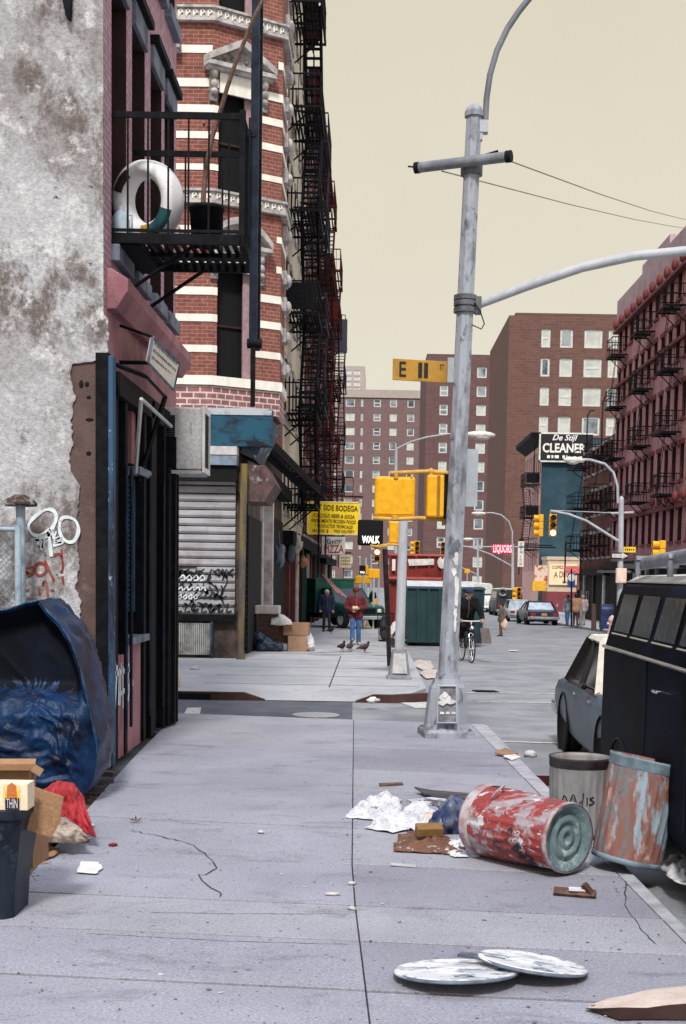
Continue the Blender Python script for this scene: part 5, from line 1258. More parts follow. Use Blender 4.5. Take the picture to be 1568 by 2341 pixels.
b = MB(); tb = pc(1023, 1548); Q = Matrix.Translation((base.x, PD, 0)) @ Matrix.Rotation(.12 + PI / 4, 4, 'Z')
top_c = V((tb.x - base.x, 0, tb.z))
rings = []
for z, r, k in ((.09, .36, 0), (.16, .33, .05), (.55, .285, .4), (.60, .27, .5), (.61, .27, .5), (.66, .235, .7), (.72, .21, 1)):
    c = V((base.x + top_c.x * z / top_c.z, PD, z)); rings.append([c + Matrix.Rotation(.12, 3, 'Z') @ V((sx * r * .7071 * (1 if abs(sx) == abs(sy) else 1), sy * r * .7071, 0)) for sx, sy in ((-1, -.45), (-.45, -1), (.45, -1), (1, -.45), (1, .45), (.45, 1), (-.45, 1), (-1, .45))])
rings = [[p + (p - sum(r, V()) / 8) * .12 for p in r] for r in rings]
b.loft(rings, 0, False); b.build('pedestal', POLEM, pole, bevel=.012)
b = MB(); f0, f1 = pc(1001, 1652, PD - .34), pc(1043, 1568, PD - .32); b.prism([f0, V((f1.x, f0.y, f0.z)), f1, V((f0.x + .02, f1.y, f1.z))], (0, -.012, 0)); b.build('access_plate', mat('grey door plate', (.24, .25, .28), (.12, .125, .15), scale=9), pole)
b = MB(); random.seed(4)
for k, (x, y, w, h) in enumerate(((1019, 1596, 32, 22), (1010, 1606, 22, 14), (1030, 1604, 22, 12), (1017, 1588, 14, 18))):
    c = pc(x, y, PD - .36 - .003 * k); m = 9; b.add([c + V((math.cos(2 * PI * i / m) * w / 370 * random.uniform(.6, 1.2), -.002, math.sin(2 * PI * i / m) * h / 370 * random.uniform(.6, 1.2))) for i in range(m)], [tuple(range(m))[::-1]])
for k in range(3):
    c = pc(1006 + k * 13, 1632, PD - .36); b.quad(c, c + V((.05, 0, 0)), c + V((.05, 0, .03)), c + V((0, 0, .03)))
b.build('pasted_paper', PAPER, pole)
b = MB()
for (x0, y0), (x1, y1) in (((1001, 1568), (1043, 1568)), ((1043, 1568), (1044, 1652)), ((1044, 1652), (1000, 1652)), ((1000, 1652), (1001, 1568))): b.bar(pc(x0, y0, PD - .35), pc(x1, y1, PD - .35), .016)
b.build('plate_rim', mat('pale rim paint', (.4, .41, .44)), pole)
tp_ = pc(1084, 262); b = MB(); octo(b, tb - V((0, 0, .02)), tp_, .128, .098); b.build('shaft', POLEM, pole)
b = MB(); k = tb.lerp(tp_, .022); octo(b, tb - V((0, 0, .05)), tb + V((.003, 0, .06)), .165, .155); b.build('shaft_collar', POLEM, pole, bevel=.012)
b = MB(); random.seed(8)
for i, (y, w, h, s) in enumerate(((1330, 26, 60, 1), (1270, 22, 34, .6), (1395, 16, 30, .9), (1360, 18, 60, 1), (1420, 10, 40, 1), (1300, 20, 24, .2))):
    t = (1548 - y) / (1548 - 262); c = tb.lerp(tp_, t); m = 12; r = .128 - .03 * t + .004
    pts = []
    for j in range(m):
        a = 2 * PI * j / m; u = math.cos(a) * w / 366 * random.uniform(.5, 1.2) / r; z = math.sin(a) * h / 366 * random.uniform(.5, 1.2)
        th = -PI / 2 + .45 * s + u * .7; pts.append(c + V((math.cos(th) * r * 1.0, math.sin(th) * r, z)))
    b.add(pts, [tuple(range(m))[::-1]])
b.build('torn_paper', PAPER, pole)
b = MB(); b.tube([tp_ - V((0, 0, .03)), tp_ + V((0, 0, .03))], .118, 12); b.lathe([(.11, 0), (.09, .05), (.03, .10), (0, .11)], 12, Matrix.Translation(tp_ + V((0, 0, .03)))); b.build('cap', POLEM, pole)
b = MB(); c = pc(1063, 698)
for dz in (-.06, .02, .09): b.tube([c + V((0, 0, dz - .028)), c + V((0, 0, dz + .028))], .142, 14)
b.box(c + V((.16, 0, 0)), (.07, .14, .2)); b.build('clamp_collar', mat('dark clamp steel', (.13, .135, .15), (.07, .07, .08), scale=8, rough=.5), pole)
b = MB(); A = [pc(1092, 698, PD), pc(1130, 682, PD - .05), pc(1200, 655, PD - .1), pc(1330, 611, PD - .2), pc(1450, 585, PD - .3), pc(1570, 573, PD - .4), pc(1700, 566, PD - .5)]
b.tube(A, [.045, .055, .058, .058, .057, .056, .055], 14); b.build('mast_arm', POLEL, pole)
b = MB(); b.tube([pc(1085, 692, PD - .1), pc(1098, 712, PD - .1), pc(1107, 740, PD - .1), pc(1100, 752, PD - .1), pc(1078, 742, PD - .1)], .008, 6); b.build('cable_loop', BLK, pole)
b = MB(); a, c = pc(957, 383, PD + .1), pc(1160, 358, PD - .35); b.tube([a, c], .062, 14); d = (c - a).normalized()
b.build('crossbar', mat('dark grey crossbar', (.15, .16, .19), (.24, .25, .28), scale=5, rough=.45), pole)
b = MB(); b.tube([c - d * .02, c + d * .05], .07, 12); b.tube([a - d * .05, a + d * .01], .068, 12); b.bar(a, a - d * .14 + V((0, 0, .03)), .015); b.bar(c - d * .3 + V((0, 0, .05)), c - d * .12 + V((0, 0, .08)), .02); b.build('crossbar_cap', VOID, pole)
b = MB(); m_ = pc(1078, 382); b.tube([m_ - V((0, 0, .10)), m_ + V((0, 0, .02))], .135, 12); b.build('crossbar_clamp', mat('dark clamp steel', (.13, .13, .15)), pole)
b = MB(); L_ = [pc(1108, 303), pc(1110, 265), pc(1112, 225), pc(1120, 170), pc(1136, 115), pc(1160, 65), pc(1186, 26), pc(1215, -10), pc(1260, -45)]
b.tube(L_, .038, 10); b.build('lamp_arm', mat('dark grey lamp arm', (.12, .135, .16), (.2, .21, .24), scale=3, rough=.45), pole)
b = MB(); b.box(pc(1104, 291), (.12, .12, .14)); b.box(pc(1098, 300), (.05, .1, .22)); b.build('arm_bracket', POLEL, pole)
# wires leave for the far side of the avenue
WIRE = mat('dull wire', (.24, .22, .17), rough=.6)
for l, p, q in (('upper span wire running from the crossbar over the avenue', pc(1160, 366, PD - .35), PX(1600, 508, 11.0)), ('lower span wire running from the crossbar over the avenue', pc(1010, 391, PD), PX(1600, 526, 11.4))):
    b = MB(); b.tube([p.lerp(q, t) - V((0, 0, .10 * math.sin(PI * t))) for t in (0, .25, .5, .75, 1)], .009, 5); tag(b.build('span_wire', WIRE), l, 'wire')
# street name blade
sn = thing('street_name_sign', 'mustard yellow street name blade reading E 11 St on the tall grey pole', 'street sign', pc(962, 870))
a, c = pc(897, 868, PD - .05), pc(1026, 824, PD + .05); ux = V((c.x - a.x, c.y - a.y, -.012)).normalized(); H = c.z - a.z; Wd = c.x - a.x
MUST = mat('faded mustard enamel', (.44, .235, .03), (.36, .19, .03), scale=6, grime=(.2, .1, .02), gs=4, glo=.6, ghi=.85, rough=.5)
b = MB(); p0 = V((a.x, a.y, a.z)); b.prism([p0, p0 + ux * Wd, p0 + ux * Wd + V((0, 0, H)), p0 + V((0, 0, H))], (0, .02, 0)); b.build('blade', MUST, sn, bevel=.006)
b = MB(); N_ = V((0, -1, 0)); o = p0 + V((0, -.006, H * .48))
KB = mat('black sign paint', (.012, .011, .013))
b.text('E', o + ux * Wd * .175, ux, (0, 0, 1), .26, 0, 0, .085, 0, .012); b.text('1', o + ux * Wd * .495, ux, (0, 0, 1), .26, 0, 0, .05, 0, .012); b.text('1', o + ux * Wd * .60, ux, (0, 0, 1), .26, 0, 0, .05, 0, .012); b.text('ST', o + ux * Wd * .885 + V((0, 0, .06)), ux, (0, 0, 1), .09, 0, 0, .055, 0, .004); b.build('lettering', KB, sn)
b = MB(); b.bx(c.x - .02, c.x + .06, PD - .06, PD + .06, a.z - .02, c.z + .02); b.build('mounting_bracket', STEEL, sn)
# back of a parking regulation board
b = MB(); a, c = pc(1053, 1157), pc(1094, 1026); b.bx(a.x, c.x, PD + .02, PD + .035, a.z, c.z); tag(b.build('sign_board', mat('pale grey sign back', (.36, .40, .44), (.30, .33, .37), scale=3, rough=.5)), 'blank pale grey back of a board on the right of the tall pole', 'sign board')
# pedestrian signals on the tall pole
def ped_box(t, x0, x1, y0, y1, Y, d=.2, rz=0.0, m=YEL):
    a, c = PY(x0, y1, Y), PY(x1, y0, Y); b = MB(); ctr0 = (a + c) / 2; b.box(ctr0 + V((0, d / 2, 0)), (c.x - a.x, d, c.z - a.z), rz); b.build('housing', m, t, bevel=.035, seg=3)
    f = MB(); f.box(ctr0 + V((0, -.003, 0)), (c.x - a.x - .07, .012, c.z - a.z - .07), rz); f.build('back_plate', m, t, bevel=.02, seg=3); return ctr0, c - a
ps = thing('pedestrian_signal', 'large yellow walk signal box seen from behind, left one on the tall pole bracket', 'walk signal', pc(902, 1180))
ped_box(ps, 855, 950, 1089, 1181, PD + .15)
ps2 = thing('pedestrian_signal', 'yellow walk signal box turned side-on with black front, nearest the tall pole', 'walk signal', pc(1000, 1180))
a, c = pc(974, 1182), pc(1018, 1085); b = MB(); b.bx(a.x, c.x, PD + .0, PD + .48, a.z, c.z); b.build('housing', YEL, ps2, bevel=.03, seg=3)
b = MB(); b.bx(c.x - .012, c.x + .05, PD - .005, PD + .485, a.z - .01, c.z + .01); b.build('visor_frame', BLK, ps2, bevel=.01)
b = MB(); b.bx(c.x - .10, c.x - .06, PD - .008, PD + .49, a.z + .01, c.z - .01); b.build('seam', mat('dark amber seam', (.3, .15, .01)), ps2)
br = MB(); YB = mat('yellow bracket paint', (.62, .36, .06), (.45, .25, .06), scale=9, rough=.5)
def run(pts, r=.026): br.tube([PY(x, y, PD + .15) for x, y in pts], r, 10)
run([(892, 1081), (985, 1077), (1032, 1082)]); run([(985, 1077), (985, 1090)], .03); run([(905, 1080), (905, 1094)], .03); run([(940, 1082), (940, 1092)], .012)
run([(852, 1184), (900, 1186), (960, 1184), (1022, 1188)]); run([(902, 1178), (902, 1188)], .05); run([(995, 1178), (995, 1190)], .04); run([(1016, 1180), (1018, 1200)], .045); br.sph(PY(985, 1077, PD + .15), .04, 10, 6)
tag(br.build('signal_bracket', YB, None, pc(960, 1186)), 'yellow pipe bracket carrying the two walk signal boxes on the tall pole', 'bracket')
# ---------------------------------------------------------------- second pole on the far corner
p2 = G(912, 1551); D2 = p2.y
sp = thing('street_pole', 'short pale round street pole with boxed foot across the side street', 'street pole', p2); s2 = lambda x, y, Y=D2: PY(x, y, Y)
b = MB(); b.lathe([(.33, 0), (.33, .06), (.27, .08)], 4, Matrix.Translation(p2) @ Matrix.Rotation(PI / 4 + .05, 4, 'Z'), sm=False); b.build('plinth', STEEL, sp)
b = MB(); b.lathe([(.285, .06), (.20, .52), (.19, .56)], 4, Matrix.Translation(p2) @ Matrix.Rotation(PI / 4 + .05, 4, 'Z'), sm=False); b.build('foot_box', mat('grey foot casing', (.17, .17, .2), (.24, .24, .27), scale=6), sp, bevel=.01)
b = MB(); b.prism([p2 + V((-.14, -.215, .12)), p2 + V((.15, -.215, .12)), p2 + V((.115, -.165, .5)), p2 + V((-.11, -.165, .5))], (0, -.012, 0)); b.build('foot_panel', mat('pale foot panel', (.50, .50, .50), (.4, .4, .42), scale=7, grime=(.2, .2, .2), gs=6), sp)
b = MB(); b.tube([p2 + V((0, 0, .5)), s2(922, 1190)], [.098, .088], 16); b.build('shaft', POLEL, sp)
wk = thing('pedestrian_signal', 'black faced walk signal lit with white WALK on the short pole', 'walk signal', s2(846, 1246))
a, c = s2(817, 1246), s2(876, 1188); b = MB(); b.bx(a.x, c.x, D2 - .02, D2 + .2, a.z, c.z); b.build('housing', BLK, wk, bevel=.04, seg=3)
b = MB(); b.bx(a.x + .03, c.x - .03, D2 - .026, D2 - .02, a.z + .03, c.z - .03); b.build('face', VOID, wk)
b = MB(); b.text('WALK', ((a.x + c.x) / 2 + .01, D2 - .03, a.z + .105), (1, 0, 0), (0, 0, 1), .19, 0, 0, .34, 0, .02); b.build('lettering', mat('lit white letters', (.8, .8, .78), emit=(1, .96, .9), es=1.6, fine=0), wk)
p_ = thing('pedestrian_signal', 'narrow yellow walk signal housing hung beside the lit black one', 'walk signal', s2(902, 1243)); ped_box(p_, 888, 916, 1191, 1244, D2 + .05, .3)
b = MB()
for q in ([(862, 1247), (890, 1244), (925, 1246)], [(846, 1246), (868, 1250), (885, 1247)]): b.tube([s2(*p) for p in q], .025, 8)
tag(b.build('signal_bracket', YB, None, s2(890, 1250)), 'yellow pipe bracket under the lit walk signal', 'bracket')
b = MB(); b.tube([G(890, 1520), s2(886, 1400, D2 + .7), s2(880, 1255, D2 + .5)], .055, 8); tag(b.build('iron_post', mat('rusty black post', (.016, .012, .014), (.06, .025, .025), scale=4)), 'leaning thin black iron post left of the short pale pole', 'post')
# ---------------------------------------------------------------- far traffic gear
def heads(t, p, s=.33, n=3, faces=('S',), lit=None, name='signal_head'):
    """three-lens signal head(s): boxes with visored lenses"""
    for k, fc in enumerate(faces):
        ang = {'S': 0, 'W': -PI / 2, 'E': PI / 2, 'N': PI}[fc]; Q = Matrix.Rotation(ang, 3, 'Z'); b = MB(); c0 = V(p) + Q @ V((0, -.14, 0))
        for i in range(n): b.box(c0 + V((0, 0, (i - (n - 1) / 2) * s)), (s, .2, s * .97), ang)
        hd = b.build(name, YEL, t, bevel=.03)
        for i in range(n):
            z = (i - (n - 1) / 2) * s; v = MB(); cc = c0 + V((0, 0, z)) + Q @ V((0, -.10, 0)); Mv = Matrix.Translation(cc) @ Q.to_4x4() @ Matrix.Rotation(PI / 2, 4, 'X')
            v.lathe([(s * .40, 0), (s * .42, .22)], 14, Mv); v.build('visor', YEL, hd)
            v = MB(); v.disc(s * .38, .02, 14, Mv); on = lit == i and fc == 'S'
            v.build('lens', mat('lit lens', (.9, .9, .8), emit=(1, .97, .85), es=1.8, fine=0) if on else mat('unlit lens', (.02, .012, .01), rough=.3), hd)
FD = 59.0
rp = thing('street_pole', 'white street pole with curved lamp and signal mast arm on the right sidewalk', 'street pole', (PY(1418, 1320, FD).x, FD, gz(FD)))
r_ = lambda x, y, Y=FD: PY(x, y, Y)
gb = r_(1417, 1400); gb.z = gz(FD); b = MB(); b.tube([gb, r_(1420, 1142)], [.15, .12], 12); b.lathe([(.12, 0), (.1, .1), (0, .18)], 12, Matrix.Translation(r_(1420, 1142))); b.build('shaft', POLEL, rp)
b = MB(); b.tube([r_(1412, 1150), r_(1411, 1110), r_(1402, 1080), r_(1382, 1060), r_(1350, 1051), r_(1335, 1050)], .06, 8); b.build('lamp_arm', POLEL, rp)
def luminaire(t, p, dx, L=.9, m=None):
    b = MB(); b.sph(V(p) + V((dx * L / 2, 0, -.05)), (L / 2, .2, .14), 14, 8); h = b.build('luminaire', m or WHITE, t)
    b = MB(); b.sph(V(p) + V((dx * L * .55, 0, -.13)), (L * .3, .17, .12), 12, 8); b.build('lens_bowl', mat('milky lens', (.6, .6, .58), rough=.3), h)
luminaire(rp, r_(1338, 1049), -1, 1.0)
b = MB(); b.tube([r_(1416, 1238), r_(1340, 1190), r_(1300, 1175), r_(1258, 1167)], [.07, .06, .055, .05], 8); b.build('mast_arm', POLEL, rp)
b = MB(); b.tube([r_(1258, 1166), r_(1400, 1172)], .018, 5); b.tube([r_(1396, 1173), r_(1448, 1171)], .05, 8); b.build('crossbar', POLEL, rp)
ts = thing('traffic_signal', 'double headed yellow traffic signal hanging from the right mast arm', 'traffic signal', r_(1258, 1220)); heads(ts, r_(1262, 1201), .33, 3, ('S',), 0); heads(ts, r_(1243, 1201, FD + .1), .33, 3, ('W',))
b = MB(); b.tube([r_(1258, 1168), r_(1258, 1182)], .04, 8); b.build('hanger', STEEL, ts)
ts = thing('traffic_signal', 'single yellow traffic signal seen side-on above the black van roof', 'traffic signal', (PY(1516, 1290, 44).x, 44, 2)); heads(ts, PY(1522, 1264, 44), .28, 3, ('W',))
b = MB(); q = PY(1522, 1290, 44); b.tube([q + V((.12, 0, 0)), V((q.x + .12, 44, gz(44) - .14))], .05, 8); b.build('post', POLEL, ts)
ow = thing('one_way_sign', 'black one way sign with white arrow on the white right-hand pole', 'street sign', r_(1416, 1276, FD - .2))
a, c = r_(1397, 1277, FD - .2), r_(1436, 1263, FD - .2); b = MB(); b.bx(a.x, c.x, FD - .22, FD - .2, a.z, c.z); b.build('panel', KB, ow)
b = MB(); y_ = FD - .225; zc = (a.z + c.z) / 2; h = c.z - a.z; b.quad((a.x + .03, y_, zc - h * .28), (c.x - .28, y_, zc - h * .28), (c.x - .28, y_, zc + h * .28), (a.x + .03, y_, zc + h * .28)); b.add([(c.x - .28, y_, zc - h * .48), (c.x - .01, y_, zc), (c.x - .28, y_, zc + h * .48)], [(0, 1, 2)]); b.build('arrow', WHITE, ow)
b = MB(); b.text('ONE WAY', (a.x + .26, FD - .232, zc), (1, 0, 0), (0, 0, 1), .14, 0, 0, .42); b.build('lettering', KB, ow)
sb = thing('street_name_sign', 'small bright yellow street name blade on the white right-hand pole', 'street sign', r_(1438, 1262)); a, c = r_(1424, 1262), r_(1453, 1250); b = MB(); b.bx(a.x, c.x, FD - .02, FD + .02, a.z, c.z); b.build('blade', mat('bright sign yellow', (.85, .55, .03)), sb)
b = MB()
for k in range(5): b.bx(a.x + .08 + k * .09, a.x + .13 + k * .09, FD - .025, FD - .02, a.z + .08, a.z + .16)
b.build('lettering', KB, sb)
pw = thing('pedestrian_signal', 'pale pink walk signal box low on the white right-hand pole', 'walk signal', r_(1417, 1332)); a, c = r_(1404, 1332), r_(1429, 1299); b = MB(); b.bx(a.x, c.x, FD - .4, FD - .16, a.z, c.z); b.build('housing', mat('washed out pink', (.80, .55, .48), (.7, .45, .4), scale=6), pw, bevel=.03)
b = MB(); b.bx(a.x + .06, c.x - .06, FD - .41, FD - .4, a.z + .06, c.z - .06); b.build('face', mat('pale lens', (.75, .6, .5)), pw)
# further poles down the right curb
def far_pole(label, px, ytop, D, lamp, arm, sig=None, r=.13):
    P = lambda x, y: PY(x, y, D); t = thing('street_pole', label, 'street pole', (P(px, 1330).x, D, gz(D)))
    g = P(px, 1400); g.z = gz(D); b = MB(); b.tube([g, P(px, ytop)], [r, r * .8], 10); b.build('shaft', POLEL, t)
    if lamp: b = MB(); b.tube([P(*q) for q in lamp], r * .45, 8); b.build('lamp_arm', POLEL, t); luminaire(t, P(*lamp[-1]), -1 if lamp[-1][0] < px else 1, 1.2)
    for q in arm: b = MB(); b.tube([P(*p) for p in q], r * .42, 6); b.build('mast_arm', POLEL, t)
    return t
far_pole('thin white street pole with hooked lamp in front of the far mauve tower', 1172, 1243, 104, [(1171, 1246), (1171, 1215), (1163, 1192), (1146, 1177), (1126, 1172), (1112, 1172)], [[(1171, 1294), (1120, 1266), (1080, 1252), (1055, 1247)], [(1186, 1250), (1060, 1249)]])
far_pole('farthest thin white pole left of the liquor sign', 1092, 1233, 139, [(1091, 1238), (1089, 1232), (1084, 1231)], [[(1090, 1313), (1070, 1303), (1055, 1297)], [(1102, 1283), (1080, 1283)]])
far_pole('slim grey lamp pole seen between the yellow grocery sign and the tall pole', 905, 1022, 50, [(905, 1026), (940, 1009), (975, 999), (1020, 992), (1060, 990)], [], r=.075)
for x, l in ((822, 'thin white pole on the left sidewalk by the yellow grocery sign'), (848, 'thin grey pole beside the small far walk signal'), (836, 'thin white pole between the two far yellow signals')):
    far_pole(l, x, 1262 + (x % 7) * 4, 66 + (x % 5) * 3, None, [], r=.09)
for k, (x, y, D, fc, lit, l) in enumerate(((953, 1254, 92, ('S', 'W'), None, 'yellow traffic signal above the red container'), (1012, 1256, 92, ('S',), None, 'yellow traffic signal half hidden by the tall pole'), (1185, 1378 - 20, 100, ('S', 'W'), None, 'low yellow traffic signal by the parked vans'), (862, 1262, 62, ('S',), 1, 'traffic signal with bright white lamp behind the lit walk signal'))):
    t = thing('traffic_signal', l, 'traffic signal', PY(x, y + 15, D)); heads(t, PY(x, y, D), .36 if D > 80 else .3, 3, fc, lit)
    b = MB(); q = PY(x, y, D); b.tube([q + V((.1, .1, .5)), V((q.x + .1, D + .1, gz(D) - .1))], .05, 6); b.build('post', POLEL, t)
for k, (x0, x1, y0, y1, D, l) in enumerate(((841, 868, 1300, 1322, 58, 'small yellow walk signal box under the lit walk signal'), (820, 842, 1292, 1313, 60, 'small yellow and black walk signal left of the other far boxes'), (812, 846, 1316, 1334, 64, 'low small yellow signal box above the walking man'), (1062, 1062 + 12, 1300, 1310, 110, 'tiny yellow signal box on the far pole'))):
    t = thing('pedestrian_signal', l, 'walk signal', PY(x0, y1, D)); ped_box(t, x0, x1, y0, y1, D, .25)
    if k == 1: a, c = PY(x0 + 1, y1, D - .02), PY(x0 + 16, y0, D - .02); b = MB(); b.bx(a.x, c.x, D - .05, D - .02, a.z, c.z); b.build('face', VOID, t); b = MB(); b.text('WALK', ((a.x + c.x) / 2, D - .055, a.z + .1), (1, 0, 0), (0, 0, 1), .15, 0, 0, .22); b.build('lettering', MAT['lit white letters'], t)
    b = MB(); q = PY((x0 + x1) / 2, y1, D); b.tube([q, V((q.x, D + .1, gz(D) - .1))], .05, 6); b.build('post', POLEL, t)
# hanging shop signs
SGY = mat('sign yellow enamel', (.95, .70, .02), (.88, .58, .016), scale=4, grime=(.4, .25, .02), gs=3, glo=.65, ghi=.9)
D = 52.0; a, c = PY(701, 1221, D), PY(824, 1147, D); ys_ = thing('shop_sign', 'large yellow grocery sign reading EAST SIDE BODEGA hung over the left sidewalk', 'sign', (a.x, D, a.z))
b = MB(); b.bx(a.x, c.x, D, D + .12, a.z, c.z); b.build('panel', SGY, ys_)
b = MB(); b.bx(a.x, c.x, D - .02, D, c.z - .05, c.z); b.bx(a.x, c.x, D - .02, D, a.z, a.z + .05); b.bx(a.x, a.x + .05, D - .02, D, a.z, c.z); b.bx(c.x - .05, c.x, D - .02, D, a.z, c.z); b.build('frame', mat('pale yellow rim', (.8, .7, .35)), ys_)
b = MB(); H, Wd = c.z - a.z, c.x - a.x; ux = (1, 0, -.03)
for tx, v, s, w, sh in (('EAST SIDE BODEGA', .80, .30, .90, 0), ('ICE COLD BEER & SODA', .56, .20, .78, .2), ('FRESH MEATS FROZEN FOOD', .40, .19, .84, .2), ('Y PRODUCTOS TROPICALES', .25, .18, .72, .2)): b.text(tx, (a.x + Wd * .5, D - .025, a.z + H * v), ux, (0, 0, 1), s, 0, 0, Wd * w, sh, .012)
b.text('182 AVE. B', (a.x + Wd * .25, D - .025, a.z + H * .11), ux, (0, 0, 1), .17, 0, 0, Wd * .30, .1, .012); b.text('FREE DELIVERY', (a.x + Wd * .7, D - .025, a.z + H * .10), ux, (0, 0, 1), .17, 0, 0, Wd * .38, .1, .012)
b.build('lettering', mat('dark olive letters', (.05, .032, .004)), ys_)
b = MB(); b.bar((-3.1, D + .06, c.z + .25), (c.x + .1, D + .06, c.z + .2), .05); b.bar((-3.1, D + .06, c.z + 1.0), (c.x - .3, D + .06, c.z + .95), .035); b.bar((c.x - .3, D + .06, c.z + .95), (c.x - .3, D + .06, c.z), .03)
for u in (.1, .9): b.bar((lerp(a.x, c.x, u), D + .06, c.z), (lerp(a.x, c.x, u), D + .06, c.z + .25), .03)
b.build('hanger', RUSTIRON, ys_)
D = 60.0; a, c = PY(735, 1267, D), PY(789, 1227, D); pz = thing('shop_sign', 'white Savoy pizza sign with red letters below the yellow grocery sign', 'sign', (a.x, D, a.z)); b = MB(); b.bx(a.x, c.x, D, D + .15, a.z, c.z); b.build('panel', WHITE, pz, bevel=.02)
b = MB(); H, Wd = c.z - a.z, c.x - a.x; b.text('Savoy', (a.x + Wd * .48, D - .01, a.z + H * .73), (1, 0, .12), (0, 0, 1), .36, 0, 0, Wd * .72, .4, .008); b.build('lettering', KB, pz)
b = MB(); b.text('PIZZA', (a.x + Wd * .52, D - .01, a.z + H * .29), (1, 0, .03), (0, 0, 1), .5, 0, 0, Wd * .84, 0, .015); b.build('lettering', mat('pizza red', (.42, .02, .025)), pz)
b = MB(); b.bar((-3.1, D + .07, c.z + .15), (c.x, D + .07, c.z + .15), .05); b.bar((a.x + .3, D + .07, c.z), (a.x + .3, D + .07, c.z + .15), .03); b.build('hanger', BLK, pz)
D = 68.0; a, c = PY(776, 1297, D), PY(803, 1268, D); ss = thing('shop_sign', 'small cream sign with faint lines below the pizza sign', 'sign', (a.x, D, a.z)); b = MB(); b.bx(a.x, c.x, D, D + .1, a.z, c.z); b.build('panel', mat('cream sign face', (.75, .66, .45)), ss)
b = MB()
for r in range(3):
    for k in range(5): b.bx(a.x + .07 + k * .1, a.x + .14 + k * .1, D - .01, D, a.z + .15 + r * .17, a.z + .21 + r * .17)
b.build('lettering', mat('faint brown letters', (.3, .2, .1)), ss); b = MB(); b.bar((-3.1, D + .05, c.z + .1), (c.x, D + .05, c.z + .1), .05); b.bar(((a.x + c.x) / 2, D + .05, c.z), ((a.x + c.x) / 2, D + .05, c.z + .1), .04); b.build('hanger', BLK, ss)
D = 110.0; a, c = PY(1122, 1266, D), PY(1174, 1244, D); lq = thing('neon_sign', 'red lit liquors sign on the far right sidewalk behind the thin white pole', 'sign', (a.x, D, a.z)); b = MB(); b.bx(a.x, c.x, D, D + .2, a.z, c.z); b.build('panel', mat('neon backing', (.45, .02, .05), (.02, .01, .09), scale=.7, emit=(.5, .01, .04), es=.35), lq)
b = MB(); b.text('LIQUORS', ((a.x + c.x) / 2, D - .03, (a.z + c.z) / 2), (1, 0, 0), (0, 0, 1), .85, 0, 0, (c.x - a.x) * .82, 0, .03); b.build('lettering', mat('neon pink', (.9, .4, .45), emit=(1, .33, .36), es=1.3, fine=0), lq)
b = MB(); b.bar((15.3, D + .1, c.z - .2), (a.x, D + .1, c.z - .2), .08); b.build('hanger', BLK, lq)
D = 112.0; a, c = PY(1183, 1295, D), PY(1198, 1237, D); vs = thing('shop_sign', 'tall narrow white vertical sign right of the liquors sign', 'sign', (a.x, D, a.z)); b = MB(); b.bx(a.x, c.x, D, D + .2, a.z, c.z); b.build('panel', WHITE, vs)
b = MB()
for k, chh in enumerate('ZENITH'): b.text(chh, ((a.x + c.x) / 2, D - .02, c.z - .25 - k * .34), (1, 0, 0), (0, 0, 1), .3, 0)
b.build('lettering', KB, vs); b = MB(); b.bar((15.3, D + .1, c.z - .3), (a.x, D + .1, c.z - .3), .07); b.build('hanger', BLK, vs)
D = 78.0; b = MB(); c0 = PY(777, 768, D); b.box(c0, (.85, .3, 1.9)); tag(b.build('box_sign', mat('dark back of box sign', (.05, .05, .07)), bevel=.03), 'dark box sign jutting high over the left sidewalk against the sky', 'sign')
# bodega display: hanging goods over the left walk
CL = [(680, 1245, 47, (.5, .48, .46), 'pale cloth hanging by the dark shopfront left of the yellow grocery sign'), (693, 1285, 52, (.42, .20, .10), 'tan basket hanging under the shop fascia'), (664, 1262, 46, (.10, .11, .14), 'dark bundle hanging at the black shopfront'), (640, 1268, 42, (.2, .24, .3), 'grey bundle hanging beside the white column')]
for k, (x, y, D, cc, l) in enumerate(CL):
    c = PY(x, y, D); c.x = max(c.x, -2.95); b = MB(); b.sph(c, (.16, .12, .34 if k != 1 else .2), 12, 9, jit=.8, seed=k * 5); b.tube([c + V((0, 0, .3)), c + V((-.05, 0, .75))], .012, 5); tag(b.build('hanging_goods', mat('goods %d' % k, cc, scale=8)), l, 'hanging goods')
# right sidewalk furniture
D = 80; g = lambda x, y, dz=0: G(x, y, dz)
st_ = thing('bus_stop_sign', 'dark post with red plate and round blue bus stop disc on the right sidewalk', 'bus stop', g(1306, 1431)); p = g(1306, 1431); Pz = lambda x, y: PY(x, y, p.y)
b = MB(); b.tube([p, Pz(1306, 1300)], .05, 8); b.build('post', BLK, st_); b = MB(); q = Pz(1308, 1302); b.box(q, (.75, .04, .4)); b.build('plate', mat('red plate', (.6, .06, .07), (.7, .3, .28), scale=8), st_)
b = MB(); q = Pz(1306, 1322); b.box(q + V((0, 0, -.1)), (.42, .05, .75)); b.build('blue_plate', mat('blue plate', (.03, .06, .22)), st_); b = MB(); b.lathe([(0, .0), (.2, .0)], 16, Matrix.Translation(q + V((0, -.04, .05))) @ Matrix.Rotation(PI / 2, 4, 'X')); b.build('disc', WHITE, st_)
stp = thing('stoop', 'grey stone stoop with white handrails on the right sidewalk', 'stoop', g(1350, 1420)); p = g(1348, 1416); b = MB()
for k in range(6): b.bx(p.x + .2 + k * .28, 15.28, p.y, p.y + 2.2, p.z - .05, p.z + (k + 1) * .18 - (k * .002))
b.build('steps', mat('grey stoop stone', (.30, .29, .30), scale=4), stp)
